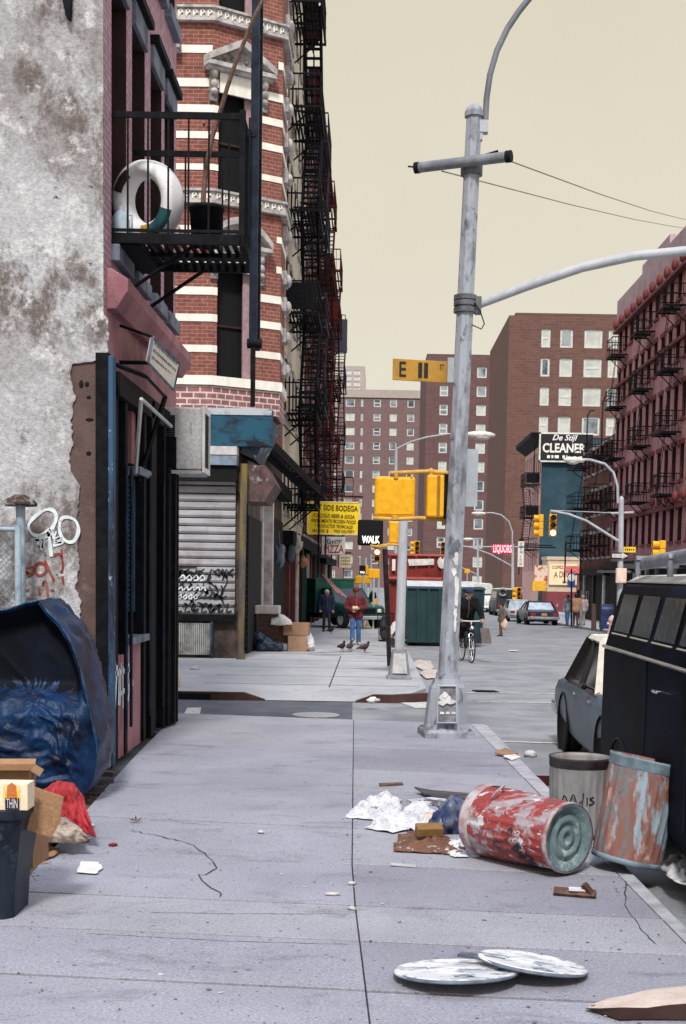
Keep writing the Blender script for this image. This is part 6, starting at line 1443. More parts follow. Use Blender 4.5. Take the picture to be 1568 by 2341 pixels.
for yy in (p.y, p.y + 2.2):
    b = MB(); b.bar((p.x + .1, yy, p.z + .9), (15.2, yy, p.z + 2.0), .05); b.bar((p.x + .1, yy, p.z + .5), (15.2, yy, p.z + 1.6), .04)
    for k in range(4): xx = lerp(p.x + .1, 15.1, k / 3); b.bar((xx, yy, p.z + .1 + k * .28), (xx, yy, p.z + .92 + k * .36), .04)
    b.build('handrail', WHITE, stp)
def post(x, y, y1, r, m, l):
    p = g(x, y); b = MB(); q = PY(x, y1, p.y); b.tube([p, q], r, 8); b.lathe([(r, 0), (r * 1.2, .02), (0, .08)], 8, Matrix.Translation(q)); tag(b.build('bollard', m), l, 'post')
RB = mat('brown iron post', (.10, .055, .055)); post(1357, 1441, 1383, .12, RB, 'stout brown post on the right curb in front of the stoop'); post(1328, 1433, 1388, .08, mat('grey post', (.2, .2, .22)), 'slim grey post on the right curb by the bus stop')
p = g(1388, 1443); mb = thing('mailbox', 'dark blue street mailbox on the right sidewalk by the van', 'mailbox', p); MBL = mat('mailbox blue', (.02, .035, .12), (.015, .025, .08), rough=.4)
b = MB(); b.bx(p.x - .28, p.x + .28, p.y, p.y + .6, p.z + .12, p.z + .95); M_ = Matrix.Translation((p.x, p.y + .3, p.z + .95)) @ Matrix.Rotation(PI / 2, 4, 'Y'); b.lathe([(.299, -.279), (.299, .279)], 20, M_); b.disc(.299, -.279, 20, M_, 0, False); b.disc(.299, .279, 20, M_); b.build('body', MBL, mb)
for sx in (-.22, .22):
    for sy in (.06, .54): b = MB(); b.bx(p.x + sx - .03, p.x + sx + .03, p.y + sy - .03, p.y + sy + .03, p.z, p.z + .12); b.build('leg', MBL, mb)
b = MB(); b.bx(p.x - .2, p.x + .2, p.y - .02, p.y, p.z + .75, p.z + .9); b.build('chute_door', MBL, mb)
p = g(1398, 1447); b = MB(); b.lathe([(.2, 0), (.2, .06), (.14, .09), (.14, .5), (.19, .55), (.17, .62), (.12, .72), (.04, .78), (0, .80)], 16, Matrix.Translation(p)); b.tube([p + V((-.22, 0, .42)), p + V((.22, 0, .42))], .07, 10); b.tube([p + V((0, -.2, .38)), p], .09, 10)
tag(b.build('fire_hydrant', mat('pale pink hydrant paint', (.6, .42, .42), (.5, .34, .34), scale=6)), 'pale pink fire hydrant on the right sidewalk beside the mailbox', 'hydrant')
# ================================================================ vehicles
CARG = glass('car glass', (.012, .016, .02), .06)
def wheel(par, c, r=.32, w=.2, side=1, name='wheel', rim=None):
    """axle along local x of the car: c centre, side = outward direction of the hub"""
    M = Matrix.Translation(V(c)) @ Matrix.Rotation(PI / 2 * side, 4, 'Y'); b = MB(); b.lathe([(r * .62, -w / 2), (r * .9, -w / 2), (r, -w * .3), (r, w * .3), (r * .9, w / 2), (r * .62, w / 2), (r * .62, -w / 2)], 22, M)
    o = b.build(name, RUBBER, par); b = MB(); b.lathe([(0, w * .32), (r * .18, w * .36), (r * .22, w * .30), (r * .55, w * .34), (r * .63, w * .48)], 18, M); b.build('rim', rim or CHROME, o); return o
def sec(x0, x1, y, pts, tuck=0):   # cross section of a body: pts = half profile [(half width, z)] bottom to top
    return [V((-w, y, z)) for w, z in pts] + [V((w, y, z)) for w, z in pts[::-1]]
def xf(t, loc, rz): t.location = loc; t.rotation_euler = (0, 0, rz)
def sedan(label, loc, rz, paint, L=5.0, W=1.86, H=1.38, roofc=None, boxy=1.0, group=None, tail=(.3, .02, .02), plate=True, glassm=None, hood=.92, front_chrome=True):
    """three-box sedan pointing along +y of its own frame (front at +L/2)"""
    gm = glassm or CARG
    t = thing('parked_car', label, 'car', (0, 0, 0), group); hw = W / 2; h = L / 2
    prof = [(-h, .42, .80, .90), (-h + .10, .30, .86, .97), (-h + .5, .24, .90, .99), (-h + 1.2, .22, .93, 1.0), (-.6, .20, .95, 1.0), (.6, .20, .93, 1.0), (h - 1.3, .22, hood - .01, .99), (h - .55, .24, hood - .05, .98), (h - .12, .30, hood - .10, .95), (h, .42, hood - .16, .88)]
    rings = []
    for y, zb, zt, k in prof:
        w = hw * k; zm = (zb + zt) / 2
        rings.append(sec(0, 0, y, [(w * .90, zb), (w * .97, zb + .08), (w, zm - .02), (w * .995, zt - .16), (w * .95, zt - .05), (w * .84, zt), (w * .4, zt + .012)]))
    b = MB(); b.loft(rings, 0, True); bodyo = b.build('body', paint, t)
    ya, yb = -h + 1.05, h - 1.55; ra, rb = -h + 1.55, h - 2.35
    base = [(ya, .93), (yb, .91)]
    b = MB(); w0, w1 = hw * .93, hw * .74
    def ring(y, z, w): return [V((-w, y, z)), V((w, y, z))]
    C = [V((-w0, ya, .90)), V((w0, ya, .90)), V((w0, yb, .89)), V((-w0, yb, .89))]; R = [V((-w1, ra, H)), V((w1, ra, H)), V((w1, rb, H - .01)), V((-w1, rb, H - .01))]
    b.quad(C[0], C[1], R[1], R[0]); b.build('rear_window', gm, t)
    b = MB(); b.quad(C[2], C[3], R[3], R[2]); b.build('windscreen', gm, t)
    for s, (i, j) in ((-1, (3, 0)), (1, (1, 2))):
        b = MB(); b.quad(C[i], C[j], R[j], R[i]); b.build('side_window', CARG, t)
    P_ = MB()
    for p, q in ((C[2], R[2]), (C[3], R[3])): P_.bar(p, q, .06)
    for p, q in ((C[0], R[0]), (C[1], R[1])): P_.bar(p, q, .09, mi=2)
    for s in (-1, 1):
        for u in (.46,): p = V((s * w0, lerp(ya, yb, u), .9)); q = V((s * w1, lerp(ra, rb, u), H)); P_.bar(p, q, .06, mi=2)
        P_.bar(V((s * w0, ya, .91)), V((s * w0, yb, .9)), .045, mi=1); P_.bar(R[0] if s < 0 else R[1], R[3] if s < 0 else R[2], .06)
    P_.bar(R[0], R[1], .06); P_.bar(R[3], R[2], .06); P_.build('pillars', [roofc or paint, CHROME, mat('brown black pillar', (.03, .024, .022), rough=.6, spec=.1)], t)
    rf = [[V((-w1 * 1.01, y, H)), V((-w1 * .85, y, H + .045)), V((0, y, H + .06)), V((w1 * .85, y, H + .045)), V((w1 * 1.01, y, H)), V((w1 * .9, y, H - .02)), V((-w1 * .9, y, H - .02))] for y in (ra - .02, lerp(ra, rb, .3), lerp(ra, rb, .7), rb + .03)]
    b = MB(); b.loft(rf, 0, True); b.build('roof', roofc or paint, t)
    for y, nm in ((-h - .06, 'rear_bumper'), (h + .06, 'front_bumper')):
        b = MB(); s = -1 if y < 0 else 1; b.bx(-hw * .93, hw * .93, y - .07, y + .07, .38, .54)
        for sx in (-1, 1): b.bx(sx * hw * .93, sx * hw * .985, y - .07 - (.25 if s > 0 else 0), y + .07 + (.25 if s < 0 else 0), .38, .54)
        b.build(nm, CHROME, t, bevel=.03)
    for sx in (-1, 1):
        b = MB(); b.bx(sx * hw * .55, sx * hw * .88, -h - .035, -h + .06, .58, .74); b.build('tail_light', mat('tail lens', tail, rough=.3), t, bevel=.01)
        b = MB(); M = Matrix.Translation((sx * hw * .70, h + .01, .66)) @ Matrix.Rotation(-PI / 2, 4, 'X'); b.lathe([(.10, 0), (.085, .03), (0, .02)], 16, M); b.build('headlight', mat('headlight glass', (.6, .6, .6), rough=.15), t)
        for y in (-.45, .55): b = MB(); b.bx(sx * hw * .985, sx * (hw * .985 + .03), y, y + .16, .79, .815); b.build('door_handle', CHROME, t)
        b = MB(); b.sph((sx * (hw + .04), yb - .3, .95), (.035, .03, .028), 10, 7); b.bar((sx * (hw - .06), yb - .3, .92), (sx * (hw + .04), yb - .3, .96), .015); b.build('wing_mirror', BLK, t)
        for y in (-h + 1.05, h - .95):
            wheel(t, (sx * (hw - .13), y, .32), .32, .2, sx)
            b = MB(); M = Matrix.Translation((sx * (hw + .001), y, .34)) @ Matrix.Rotation(PI / 2 * sx, 4, 'Y'); b.lathe([(.0, -.02), (.39, -.02), (.40, .004), (.385, .012)], 22, M); b.build('wheel_arch', VOID, t)
    b = MB(); b.bx(-hw * .42, hw * .42, h + .0, h + .02, .56, .72)
    for k in range(7): b.bx(-hw * .42, hw * .42, h + .02, h + .03, .57 + k * .022, .58 + k * .022, 1)
    b.build('grille', [VOID, CHROME], t)
    if plate: b = MB(); b.bx(-.16, .16, -h - .05, -h - .03, .60, .74); b.build('licence_plate', mat('amber plate', (.65, .32, .04), (.3, .15, .05), scale=30), t)
    xf(t, loc, rz); return t
DKB = mat('faded navy car paint', (.012, .026, .07), (.008, .016, .045), scale=1.5, rough=.33, spec=.5, fine=.1)
SLB = mat('dull slate blue car paint', (.085, .115, .155), (.055, .078, .11), scale=2.5, rough=.36, spec=.4, grime=(.10, .115, .13), gs=4, glo=.6, ghi=.9, fine=.15)
VINYL = mat('cream vinyl roof', (.70, .66, .56), (.6, .56, .47), scale=10, rough=.5)
LG = glass('painted sky glass', (.26, .31, .36), .04)  # sky reflection put into the glass colour
sd_ = sedan('slate blue sedan with cream roof parked ahead of the black van', (3.30, 14.75, -.13), PI, SLB, 4.7, 1.85, 1.43, VINYL, glassm=LG)
b = MB(); b.tube([(3.30 + .78, 14.75 + .75, .78), (3.30 + .80, 14.75 + .80, 1.62)], .006, 5); o = b.build('aerial', BLK); o.parent = sd_; o.matrix_parent_inverse = Matrix.Translation(sd_.location).inverted() if False else (Matrix.LocRotScale(sd_.location, sd_.rotation_euler, None)).inverted()

def box_van(name, label, cat, loc, rz, paint, L, W, H, roof=None, group=None, wins=4, belt=1.45, wtop=1.9, nose=.7, glassm=None, stripe=CHROME, rear_win=True, tumble=.10):
    t = thing(name, label, cat, (0, 0, 0), group); hw, h = W / 2, L / 2; gm = glassm or CARG
    rings = []
    for y, k, zt in ((-h, .965, H - .07), (-h + .12, 1, H), (h - nose - .5, 1, H), (h - nose, .99, H - .06)):
        w = hw * k; rings.append(sec(0, 0, y, [(w * .94, .32), (w * .985, .42), (w, .75), (w * .995, belt - .12), (w - tumble * .25, belt), (w - tumble * .9, zt - .14), (w - tumble * 1.15, zt - .06), (w - tumble * 1.9, zt), (w * .4, zt + .03)]))
    b = MB(); b.loft(rings, 0, True); b.build('body', paint, t)
    nb = []
    for y, zt, k in ((h - nose, belt, 1), (h - .1, belt - .22, .97), (h, .85, .93), (h, .45, .93)): w = hw * k; nb.append(sec(0, 0, y, [(w * .95, .34), (w, .6 if zt > .6 else zt), (w * .98, max(zt - .08, .4)), (w * .85, zt)]))
    b = MB(); b.loft(nb, 0, True); b.build('nose', paint, t)
    if roof: 
        rr_ = []
        for y in (-h + .02, -h + .3, h - nose - .6, h - nose - .1): w = hw - tumble * 1.35; rr_.append([V((-w, y, H - .03)), V((-w * .85, y, H + .03)), V((0, y, H + .065)), V((w * .85, y, H + .03)), V((w, y, H - .03))])
        b = MB(); b.loft(rr_, 0, True); b.build('roof_panel', roof, t)
    ys0, ys1 = -h + .25, h - nose - .15; n = wins; gap = .14
    for s in (-1, 1):
        for i in range(n):
            a = lerp(ys0, ys1, i / n) + gap / 2; c = lerp(ys0, ys1, (i + 1) / n) - gap / 2
            wx = lambda z: s * (hw - tumble * (.25 + .65 * (z - belt) / (H - .14 - belt)) + .006)
            z0, z1 = belt + .06, wtop
            b = MB(); b.add([(wx(z0), a, z0), (wx(z0), c, z0), (wx(z1), c - .02, z1), (wx(z1), a + .02, z1)], [(0, 1, 2, 3)] if s > 0 else [(3, 2, 1, 0)]); wo = b.build('side_window', gm, t)
            b = MB(); k = 8
            for j in range(k): zz = lerp(z0 + .03, z1 - .03, (j + .5) / k); b.bar((wx(zz) * .985, a + .02, zz + .012 * math.sin(j * 2 + i)), (wx(zz) * .985, c - .02, zz + .02 * math.cos(j + i)), .02)
            b = MB(); zz = belt + .035; b.bar((wx(zz) + s * .004, a, zz), (wx(zz) + s * .004, c, zz), .014); b.build('window_trim', stripe, t)
        b = MB(); zz = belt - .085; b.bar((s * (hw * .995 + .005), -h + .1, zz), (s * (hw * .995 + .005), h - nose, zz), .022); b.build('belt_trim', stripe, t)
        for y in (-.35, .95): b = MB(); b.bx(s * (hw - .01), s * (hw + .03), y, y + .16, belt - .30, belt - .275); b.build('door_handle', CHROME, t, bevel=.008); b = MB(); b.bx(s * (hw - .004), s * (hw + .003), y - .35, y - .335, .5, belt - .1); b.build('door_seam', VOID, t)
        for y in (-h + .95, h - 1.0):
            wheel(t, (s * (hw - .14), y, .36), .36, .22, s); b = MB(); M = Matrix.Translation((s * (hw * .992 + .004), y, .40)) @ Matrix.Rotation(PI / 2 * s, 4, 'Y'); b.lathe([(.0, -.01), (.44, -.01), (.45, .006), (.43, .012)], 22, M); b.build('wheel_arch', VOID, t)
        b = MB(); b.bx(s * hw * .72, s * hw * .86, -h - .02, -h + .02, .8, 1.15); b.build('tail_light', mat('tail lens', (.3, .02, .02), rough=.3), t)
        b = MB(); M = Matrix.Translation((s * hw * .7, h + .005, .68)) @ Matrix.Rotation(-PI / 2, 4, 'X'); b.lathe([(.1, 0), (.08, .03), (0, .02)], 14, M); b.build('headlight', mat('headlight glass', (.6, .6, .6), rough=.15), t)
        if rear_win: b = MB(); b.quad((s * .08, -h - .004, belt + .05), (s * (hw - .22), -h - .004, belt + .05), (s * (hw - .26), -h + .02, wtop), (s * .08, -h + .02, wtop)); b.build('rear_window', gm, t)
    b = MB(); w = hw - .08; b.quad((-w, h - nose + .02, belt + .02), (w, h - nose + .02, belt + .02), (w - .1, h - nose - .12, H - .12), (-w + .1, h - nose - .12, H - .12)); b.build('windscreen', gm, t)
    b = MB(); b.bx(-hw * .97, hw * .97, -h - .14, -h - .02, .42, .56); b.build('rear_bumper', CHROME, t, bevel=.03); b = MB(); b.bx(-hw * .97, hw * .97, h + .01, h + .12, .42, .56); b.build('front_bumper', CHROME, t, bevel=.03)
    b = MB(); b.bx(-.16, .16, -h - .012, -h - .006, .72, .86); b.build('licence_plate', MAT['amber plate'], t)
    xf(t, loc, rz); return t
VBK = mat('near black van paint', (.0018, .0026, .005), (.0035, .007, .018), scale=1.6, rough=.5, spec=.015, grime=(.006, .007, .010), gs=3, glo=.6, ghi=.85, fine=.3)
VG = mat('curtained van window', (.004, .010, .015), (.035, .058, .072), scale=7, stretch=(1, 1.4, 3.2), rough=.2, spec=.25, fine=.1, lo=.45, hi=.7)
vn = box_van('parked_van', 'black curtained van with white roof at the right edge of the picture', 'van', (3.06, 8.95, -.13), PI, VBK, 5.2, 2.06, 2.13, WHITE, None, 5, 1.63, 2.0, .8, VG, tumble=.14)
# roof rack lies on the van
rk = thing('roof_rack', 'grey tubular roof rack lying on the white roof of the black van', 'roof rack', (3.06, 9.2, 2.03)); GM = mat('grey rack tube', (.20, .22, .26), (.12, .13, .16), scale=5, rough=.45)
for yy in (11.1, 9.9, 8.7):
    b = MB(); b.bar((2.22, yy, 2.16), (3.9, yy, 2.16), .05); b.bar((2.24, yy, 2.02), (2.24, yy, 2.16), .04); b.bar((3.88, yy, 2.02), (3.88, yy, 2.16), .04); b.build('cross_bar', GM, rk)
b = MB(); b.tube([(2.30, 11.3, 2.13), (2.30, 7.2, 2.24)], .055, 10); b.build('rail', GM, rk); b = MB(); b.tube([(3.8, 11.3, 2.17), (3.8, 7.2, 2.24)], .045, 10); b.build('rail', GM, rk)
b = MB(); b.tube([(2.55, 11.2, 2.20), (2.5, 7.3, 2.30)], .04, 8); b.build('pole', GM, rk)
# --- far cars on the right curb
c = G(1238, 1429, -.13); sedan('dark blue sedan seen from behind, parked first at the right curb', (c.x, c.y + 2.4, gz(c.y + 2) - .13), .05, DKB, 4.9, 1.86, 1.36, None, group='cars parked along the right curb', glassm=LG)
c = G(1190, 1421, -.13); sedan('pale blue white sedan parked beyond the dark blue sedan', (c.x, c.y + 2.6, gz(c.y + 2) - .13), .05, mat('pale car paint', (.45, .50, .55), (.36, .40, .45), scale=2, rough=.35), 4.7, 1.82, 1.42, None, group='cars parked along the right curb', glassm=LG)
c = G(1165, 1412, -.13); box_van('jeep', 'dark jeep-like wagon with two round spare tyres behind the pale sedan', 'jeep', (c.x + .3, c.y + 6.5, gz(c.y) - .2), .05, mat('dark green wagon paint', (.03, .04, .045), rough=.4), 4.4, 2.1, 2.15, WHITE, 'cars parked along the right curb', 3, 1.4, 1.95, .9)
b = MB(); 
for sx in (-.45, .75):
    M = Matrix.Translation((c.x + .3 + sx, c.y + 4.2, gz(c.y) + 1.72)) @ Matrix.Rotation(PI / 2, 4, 'X'); bb = MB(); bb.lathe([(.20, -.06), (.30, -.08), (.36, 0), (.30, .08), (.20, .06), (.2, -.06)], 20, M)
    o = tag(bb.build('spare_tyre', mat('pale tyre', (.35, .36, .38), (.05, .05, .05), scale=3)), 'round spare tyre mounted %s on the back of the dark wagon' % ('at the left' if sx < 0 else 'at the right'), 'tyre', 'spare tyres on the wagon')
c = G(1125, 1404, -.13); box_van('delivery_van', 'white delivery van farthest along the avenue behind the cyclist', 'van', (c.x - .5, c.y + 8, gz(c.y) - .2), PI, mat('white van paint', (.62, .62, .6), (.5, .5, .5), rough=.4), 5.6, 2.2, 2.5, WHITE, None, 3, 1.5, 2.1, .7)
# --- green pickup truck crossing the left sidewalk
GRN = mat('green truck paint', (.010, .065, .05), (.008, .04, .034), scale=2, rough=.4)
GRN2 = mat('bright green box paint', (.012, .13, .09), (.01, .09, .065), scale=2, rough=.5, grime=(.005, .04, .03), gs=1.2)
tk = thing('pickup_truck', 'green truck with box body pulled across the left sidewalk behind the walkers', 'truck', (0, 0, 0))
L0 = 0
def tring(x, w0, pts): return [V((x, -p * w0, z)) for p, z in pts] + [V((x, p * w0, z)) for p, z in pts[::-1]]
b = MB(); pr = [(.92, .45), (1, .6), (1, .95), (.96, 1.12), (.8, 1.16)]
b.loft([tring(-.9, .98, pr), tring(.55, .98, pr), tring(.7, .97, [(.92, .45), (1, .6), (1, .95), (.95, 1.08), (.75, 1.12)]), tring(1.75, .93, [(.92, .5), (1, .62), (1, .9), (.94, 1.0), (.75, 1.04)]), tring(1.85, .9, [(.92, .52), (1, .65), (1, .85), (.94, .92), (.75, .95)])], 0, True); b.build('body', GRN, tk)
b = MB(); cabL = [(-.85, 1.12, .93), (-.78, 1.72, .80), (.05, 1.74, .80), (.62, 1.12, .93)]
b.add([V((x, s * w, z)) for s in (-1, 1) for x, z, w in cabL], [(0, 1, 5, 4), (1, 2, 6, 5)]); b.build('cab_roof', GRN, tk)
b = MB(); b.quad(*[V((x, s * w * 1.0, z)) for (x, z, w), s in ((cabL[2], -1), (cabL[3], -1), (cabL[3], 1), (cabL[2], 1))]); b.build('windscreen', CARG, tk)
for s in (-1, 1):
    b = MB(); b.quad(*[V((x, s * w, z)) for x, z, w in cabL]); b.build('side_window', CARG, tk)
    b = MB()
    for i, j in ((0, 1), (1, 2), (2, 3)): b.bar(V((cabL[i][0], s * cabL[i][2], cabL[i][1])), V((cabL[j][0], s * cabL[j][2], cabL[j][1])), .07)
    b.bar(V((-.3, s * .93, 1.12)), V((-.3, s * .81, 1.72)), .05); b.build('window_frame', GRN2, tk)
    b = MB(); b.bx(-.55, -.4, s * .985, s * 1.01, .95, .98); b.build('door_handle', CHROME, tk); b = MB(); b.bx(.35, .5, s * 1.0, s * 1.2, 1.15, 1.4); b.build('wing_mirror', BLK, tk)
    for x in (1.15, -2.3):
        M = Matrix.Translation((x, s * .84, .42)) @ Matrix.Rotation(-s * PI / 2, 4, 'X'); b = MB(); b.lathe([(.26, -.12), (.38, -.13), (.43, -.08), (.43, .08), (.38, .13), (.26, .12), (.26, -.12)], 22, M); wo = b.build('wheel', RUBBER, tk); b = MB(); b.lathe([(0, .04), (.1, .1), (.2, .06), (.27, .11)], 16, M); b.build('rim', STEEL, wo)
    b = MB(); M = Matrix.Translation((1.87, s * .62, .78)) @ Matrix.Rotation(PI / 2, 4, 'Y'); b.lathe([(.11, 0), (.09, .03), (0, .03)], 14, M); b.build('headlight', mat('headlight glass', (.6, .6, .6)), tk)
b = MB(); b.bx(1.86, 2.02, -.98, .98, .42, .58); b.build('front_bumper', CHROME, tk, bevel=.03)
b = MB(); b.bx(1.85, 1.88, -.42, .42, .66, .9); b.build('grille', BLK, tk)
b = MB(); b.bx(-3.0, -.98, -1.02, 1.02, .62, 2.1)
for k in range(5): b.bx(-3.5 + k * .4, -3.44 + k * .4, -1.05, 1.05, .62, 2.12)
b.bx(-3.02, -.96, -1.06, 1.06, 2.1, 2.18); b.build('box_body', GRN2, tk, bevel=.015)
b = MB(); b.bx(-3.5, 1.6, -.4, .4, .38, .62); b.build('chassis', BLK, tk)
p = G(782, 1436, -.0); xf(tk, (p.x + .12, p.y + 1.41, p.z), math.radians(-58))
# lumber and sacks loaded behind the cab, leaning out
b = MB(); random.seed(6)
for k in range(7): q = PY(752 + k * 4, 1330 + k * 2, 53.6); b.bar(q + V((-.28 - .03 * k, .1 * k, .32 - .05 * (k % 3))), q + V((.30, 0, -.42)), .045)
tag(b.build('board_bundle', mat('pinkish scrap wood', (.45, .25, .24), (.25, .12, .12), scale=5)), 'bundle of pinkish boards sticking up behind the green truck cab', 'boards')
# --- dumpsters
def dumpster(label, X0, X1, Y0, Y1, z0, z1, paint, lid=None, slope=.0, rib=6, legs=True, name='dumpster', group=None):
    t = thing(name, label, 'dumpster', ((X0 + X1) / 2, Y0, z0), group); b = MB(); zb = z0 + .12
    P = [V((X0 + .06, Y0, zb)), V((X1 - .06, Y0, zb)), V((X1, Y0 - slope, z1)), V((X0, Y0 - slope, z1))]; Q = [V((X0 + .06, Y1, zb)), V((X1 - .06, Y1, zb)), V((X1, Y1, z1)), V((X0, Y1, z1))]
    b.add(P + Q, [(0, 1, 2, 3), (5, 4, 7, 6), (4, 0, 3, 7), (1, 5, 6, 2), (4, 5, 1, 0)]); b.quad(P[3] + V((.05, .05, -.12)), P[2] + V((-.05, .05, -.12)), Q[2] + V((-.05, -.05, -.12)), Q[3] + V((.05, -.05, -.12))); b.build('body', paint, t)
    for k in range(rib + 1):
        u = k / rib; b = MB(); a, c = P[0].lerp(P[1], u), P[3].lerp(P[2], u); b.bar(a - V((0, .03, 0)), c - V((0, .03, 0)), .07); b.build('rib', paint, t)
    b = MB()
    for a, c in ((P[3], P[2]), (P[2], Q[2]), (Q[2], Q[3]), (Q[3], P[3])): b.bar(a, c, .1)
    b.build('rim', lid or paint, t)
    for x in (X0 + .25, X1 - .25):
        for y in (Y0 + .25, Y1 - .25): b = MB(); M = Matrix.Translation((x, y, z0 + .07)) @ Matrix.Rotation(PI / 2, 4, 'Y'); b.lathe([(0, -.04), (.08, -.04), (.08, .04), (0, .04)], 12, M); b.build('caster', BLK, t)
    return t
DG = mat('dark green container paint', (.012, .045, .05), (.01, .03, .036), scale=1.6, rough=.5, grime=(.03, .04, .045), gs=2.2, glo=.58, ghi=.8, fine=.2)
DR = mat('brick red container paint', (.24, .032, .02), (.16, .022, .018), scale=1.6, rough=.55, grime=(.08, .02, .02), gs=1.5, glo=.56, ghi=.8)
g0 = G(927, 1476, -.13); g1 = G(1096, 1476, -.13); y0 = g0.y
zt = PY(930, 1344, y0).z; gd = dumpster('long dark green dumpster on the left curb behind the tall street pole', g0.x, g1.x, y0, y0 + 1.7, g0.z, zt, DG, DG, .06, 7)
lid = MB(); a, c = PY(930, 1344, y0 - .05), PY(1006, 1326, y0 - .05)
lid.prism([V((a.x, y0 - .07, zt + .02)), V((c.x + 1.1, y0 - .07, zt + .02)), V((c.x + 1.1, y0 + .25, zt + .22)), V((a.x, y0 + .25, zt + .22))], (0, .03, .03)); lid.build('lid', mat('pale grey lid', (.52, .53, .57), (.42, .43, .47), scale=3), gd)
Yr = y0 + 2.2; a, c = PY(888, 1445, Yr), PY(1040, 1272, Yr); rd = dumpster('tall brick red container with white lettering patch behind the green dumpster', a.x, c.x, Yr, Yr + 2.4, g0.z, c.z, DR, mat('faded red rim', (.32, .06, .05)), .25, 5)
b = MB(); f = lambda x, y: PY(x, y, Yr - .3); p, q = f(935, 1293), f(992, 1277); b.prism([p, V((q.x, p.y, p.z + .05)), q, V((p.x - .05, p.y, q.z - .03))], (0, -.01, 0)); p, q = f(896, 1304), f(904, 1278); b.prism([p, V((q.x, p.y, p.z)), q, V((p.x, p.y, q.z))], (0, -.01, 0)); q = f(1010, 1286); b.sph(q, (.16, .01, .2), 12, 8); b.build('white_patch', WHITE, rd)
b = MB(); p, q = f(888, 1323), f(1010, 1319); b.bar(V((p.x, Yr - .3, p.z)), V((q.x, Yr - .3, p.z)), .12); b.build('ledge', mat('faded red rim', (.32, .06, .05)), rd)
# yellow tapered hopper beside it
g = G(850, 1432, 0); Yh = g.y; a, c = PY(836, 1432, Yh), PY(868, 1432, Yh); tz = PY(850, 1368, Yh).z
hp = thing('hopper', 'tapered yellow steel hopper standing on the left sidewalk beyond the walking man', 'hopper', (g.x, Yh, g.z))
b = MB(); z = g.z + .03; b.loft([[V((a.x, Yh, z)), V((c.x, Yh, z)), V((c.x, Yh + .9, z)), V((a.x, Yh + .9, z))], [V((a.x + .2, Yh + .25, tz)), V((c.x - .15, Yh + .25, tz)), V((c.x - .15, Yh + .7, tz)), V((a.x + .2, Yh + .7, tz))]], 0, False); b.build('body', mat('worn yellow enamel', (.62, .36, .05), (.45, .28, .09), scale=2.4, grime=(.25, .2, .16), gs=2, glo=.55, ghi=.7), hp, bevel=.03)
b = MB(); b.bx(a.x - .04, c.x + .04, Yh - .05, Yh + .95, g.z, g.z + .09); b.build('skid', mat('ochre skid', (.4, .22, .03)), hp)
b = MB(); b.sph((g.x + .02, Yh + .45, tz + .1), (.2, .25, .22), 12, 8, jit=.6, seed=4); tag(b.build('refuse_bag', BLK), 'black refuse bag sitting on top of the yellow hopper', 'refuse bag')
# ================================================================ people, bicycle, pigeons
SKIN = mat('skin', (.36, .20, .15), (.30, .16, .12), rough=.6, scale=9, fine=0)
def rot(p, rz): c, s = math.cos(rz), math.sin(rz); return V((p[0] * c - p[1] * s, p[0] * s + p[1] * c, p[2]))
def hand(caps, wrist, d, side, curl=.5, mi=0):
    """palm, four unequal bent fingers and a thumb leaving the side of the palm"""
    d = V(d).normalized(); s = V(side).normalized(); n = d.cross(s); pe = wrist + d * .085
    caps.append((wrist, .026, pe, .036, mi)); caps.append((wrist + d * .03 + s * .018, .024, pe + s * .02, .026, mi)); caps.append((wrist + d * .03 - s * .018, .024, pe - s * .02, .026, mi))
    for k, L in enumerate((.066, .076, .072, .056)):
        o = pe + s * (.034 - k * .0225); m = o + d * L * .55 + n * L * .25 * curl; e = m + d * L * .45 * (1 - curl) + n * L * .5 * curl
        caps.append((o, .0125, m, .0115, mi)); caps.append((m, .0115, e, .0095, mi))
    o = wrist + d * .03 + s * .036; m = o + (d * .5 + s * .8).normalized() * .04 + n * .01; caps.append((o, .015, m, .013, mi)); caps.append((m, .013, m + (d + n * .4).normalized() * .032, .011, mi))
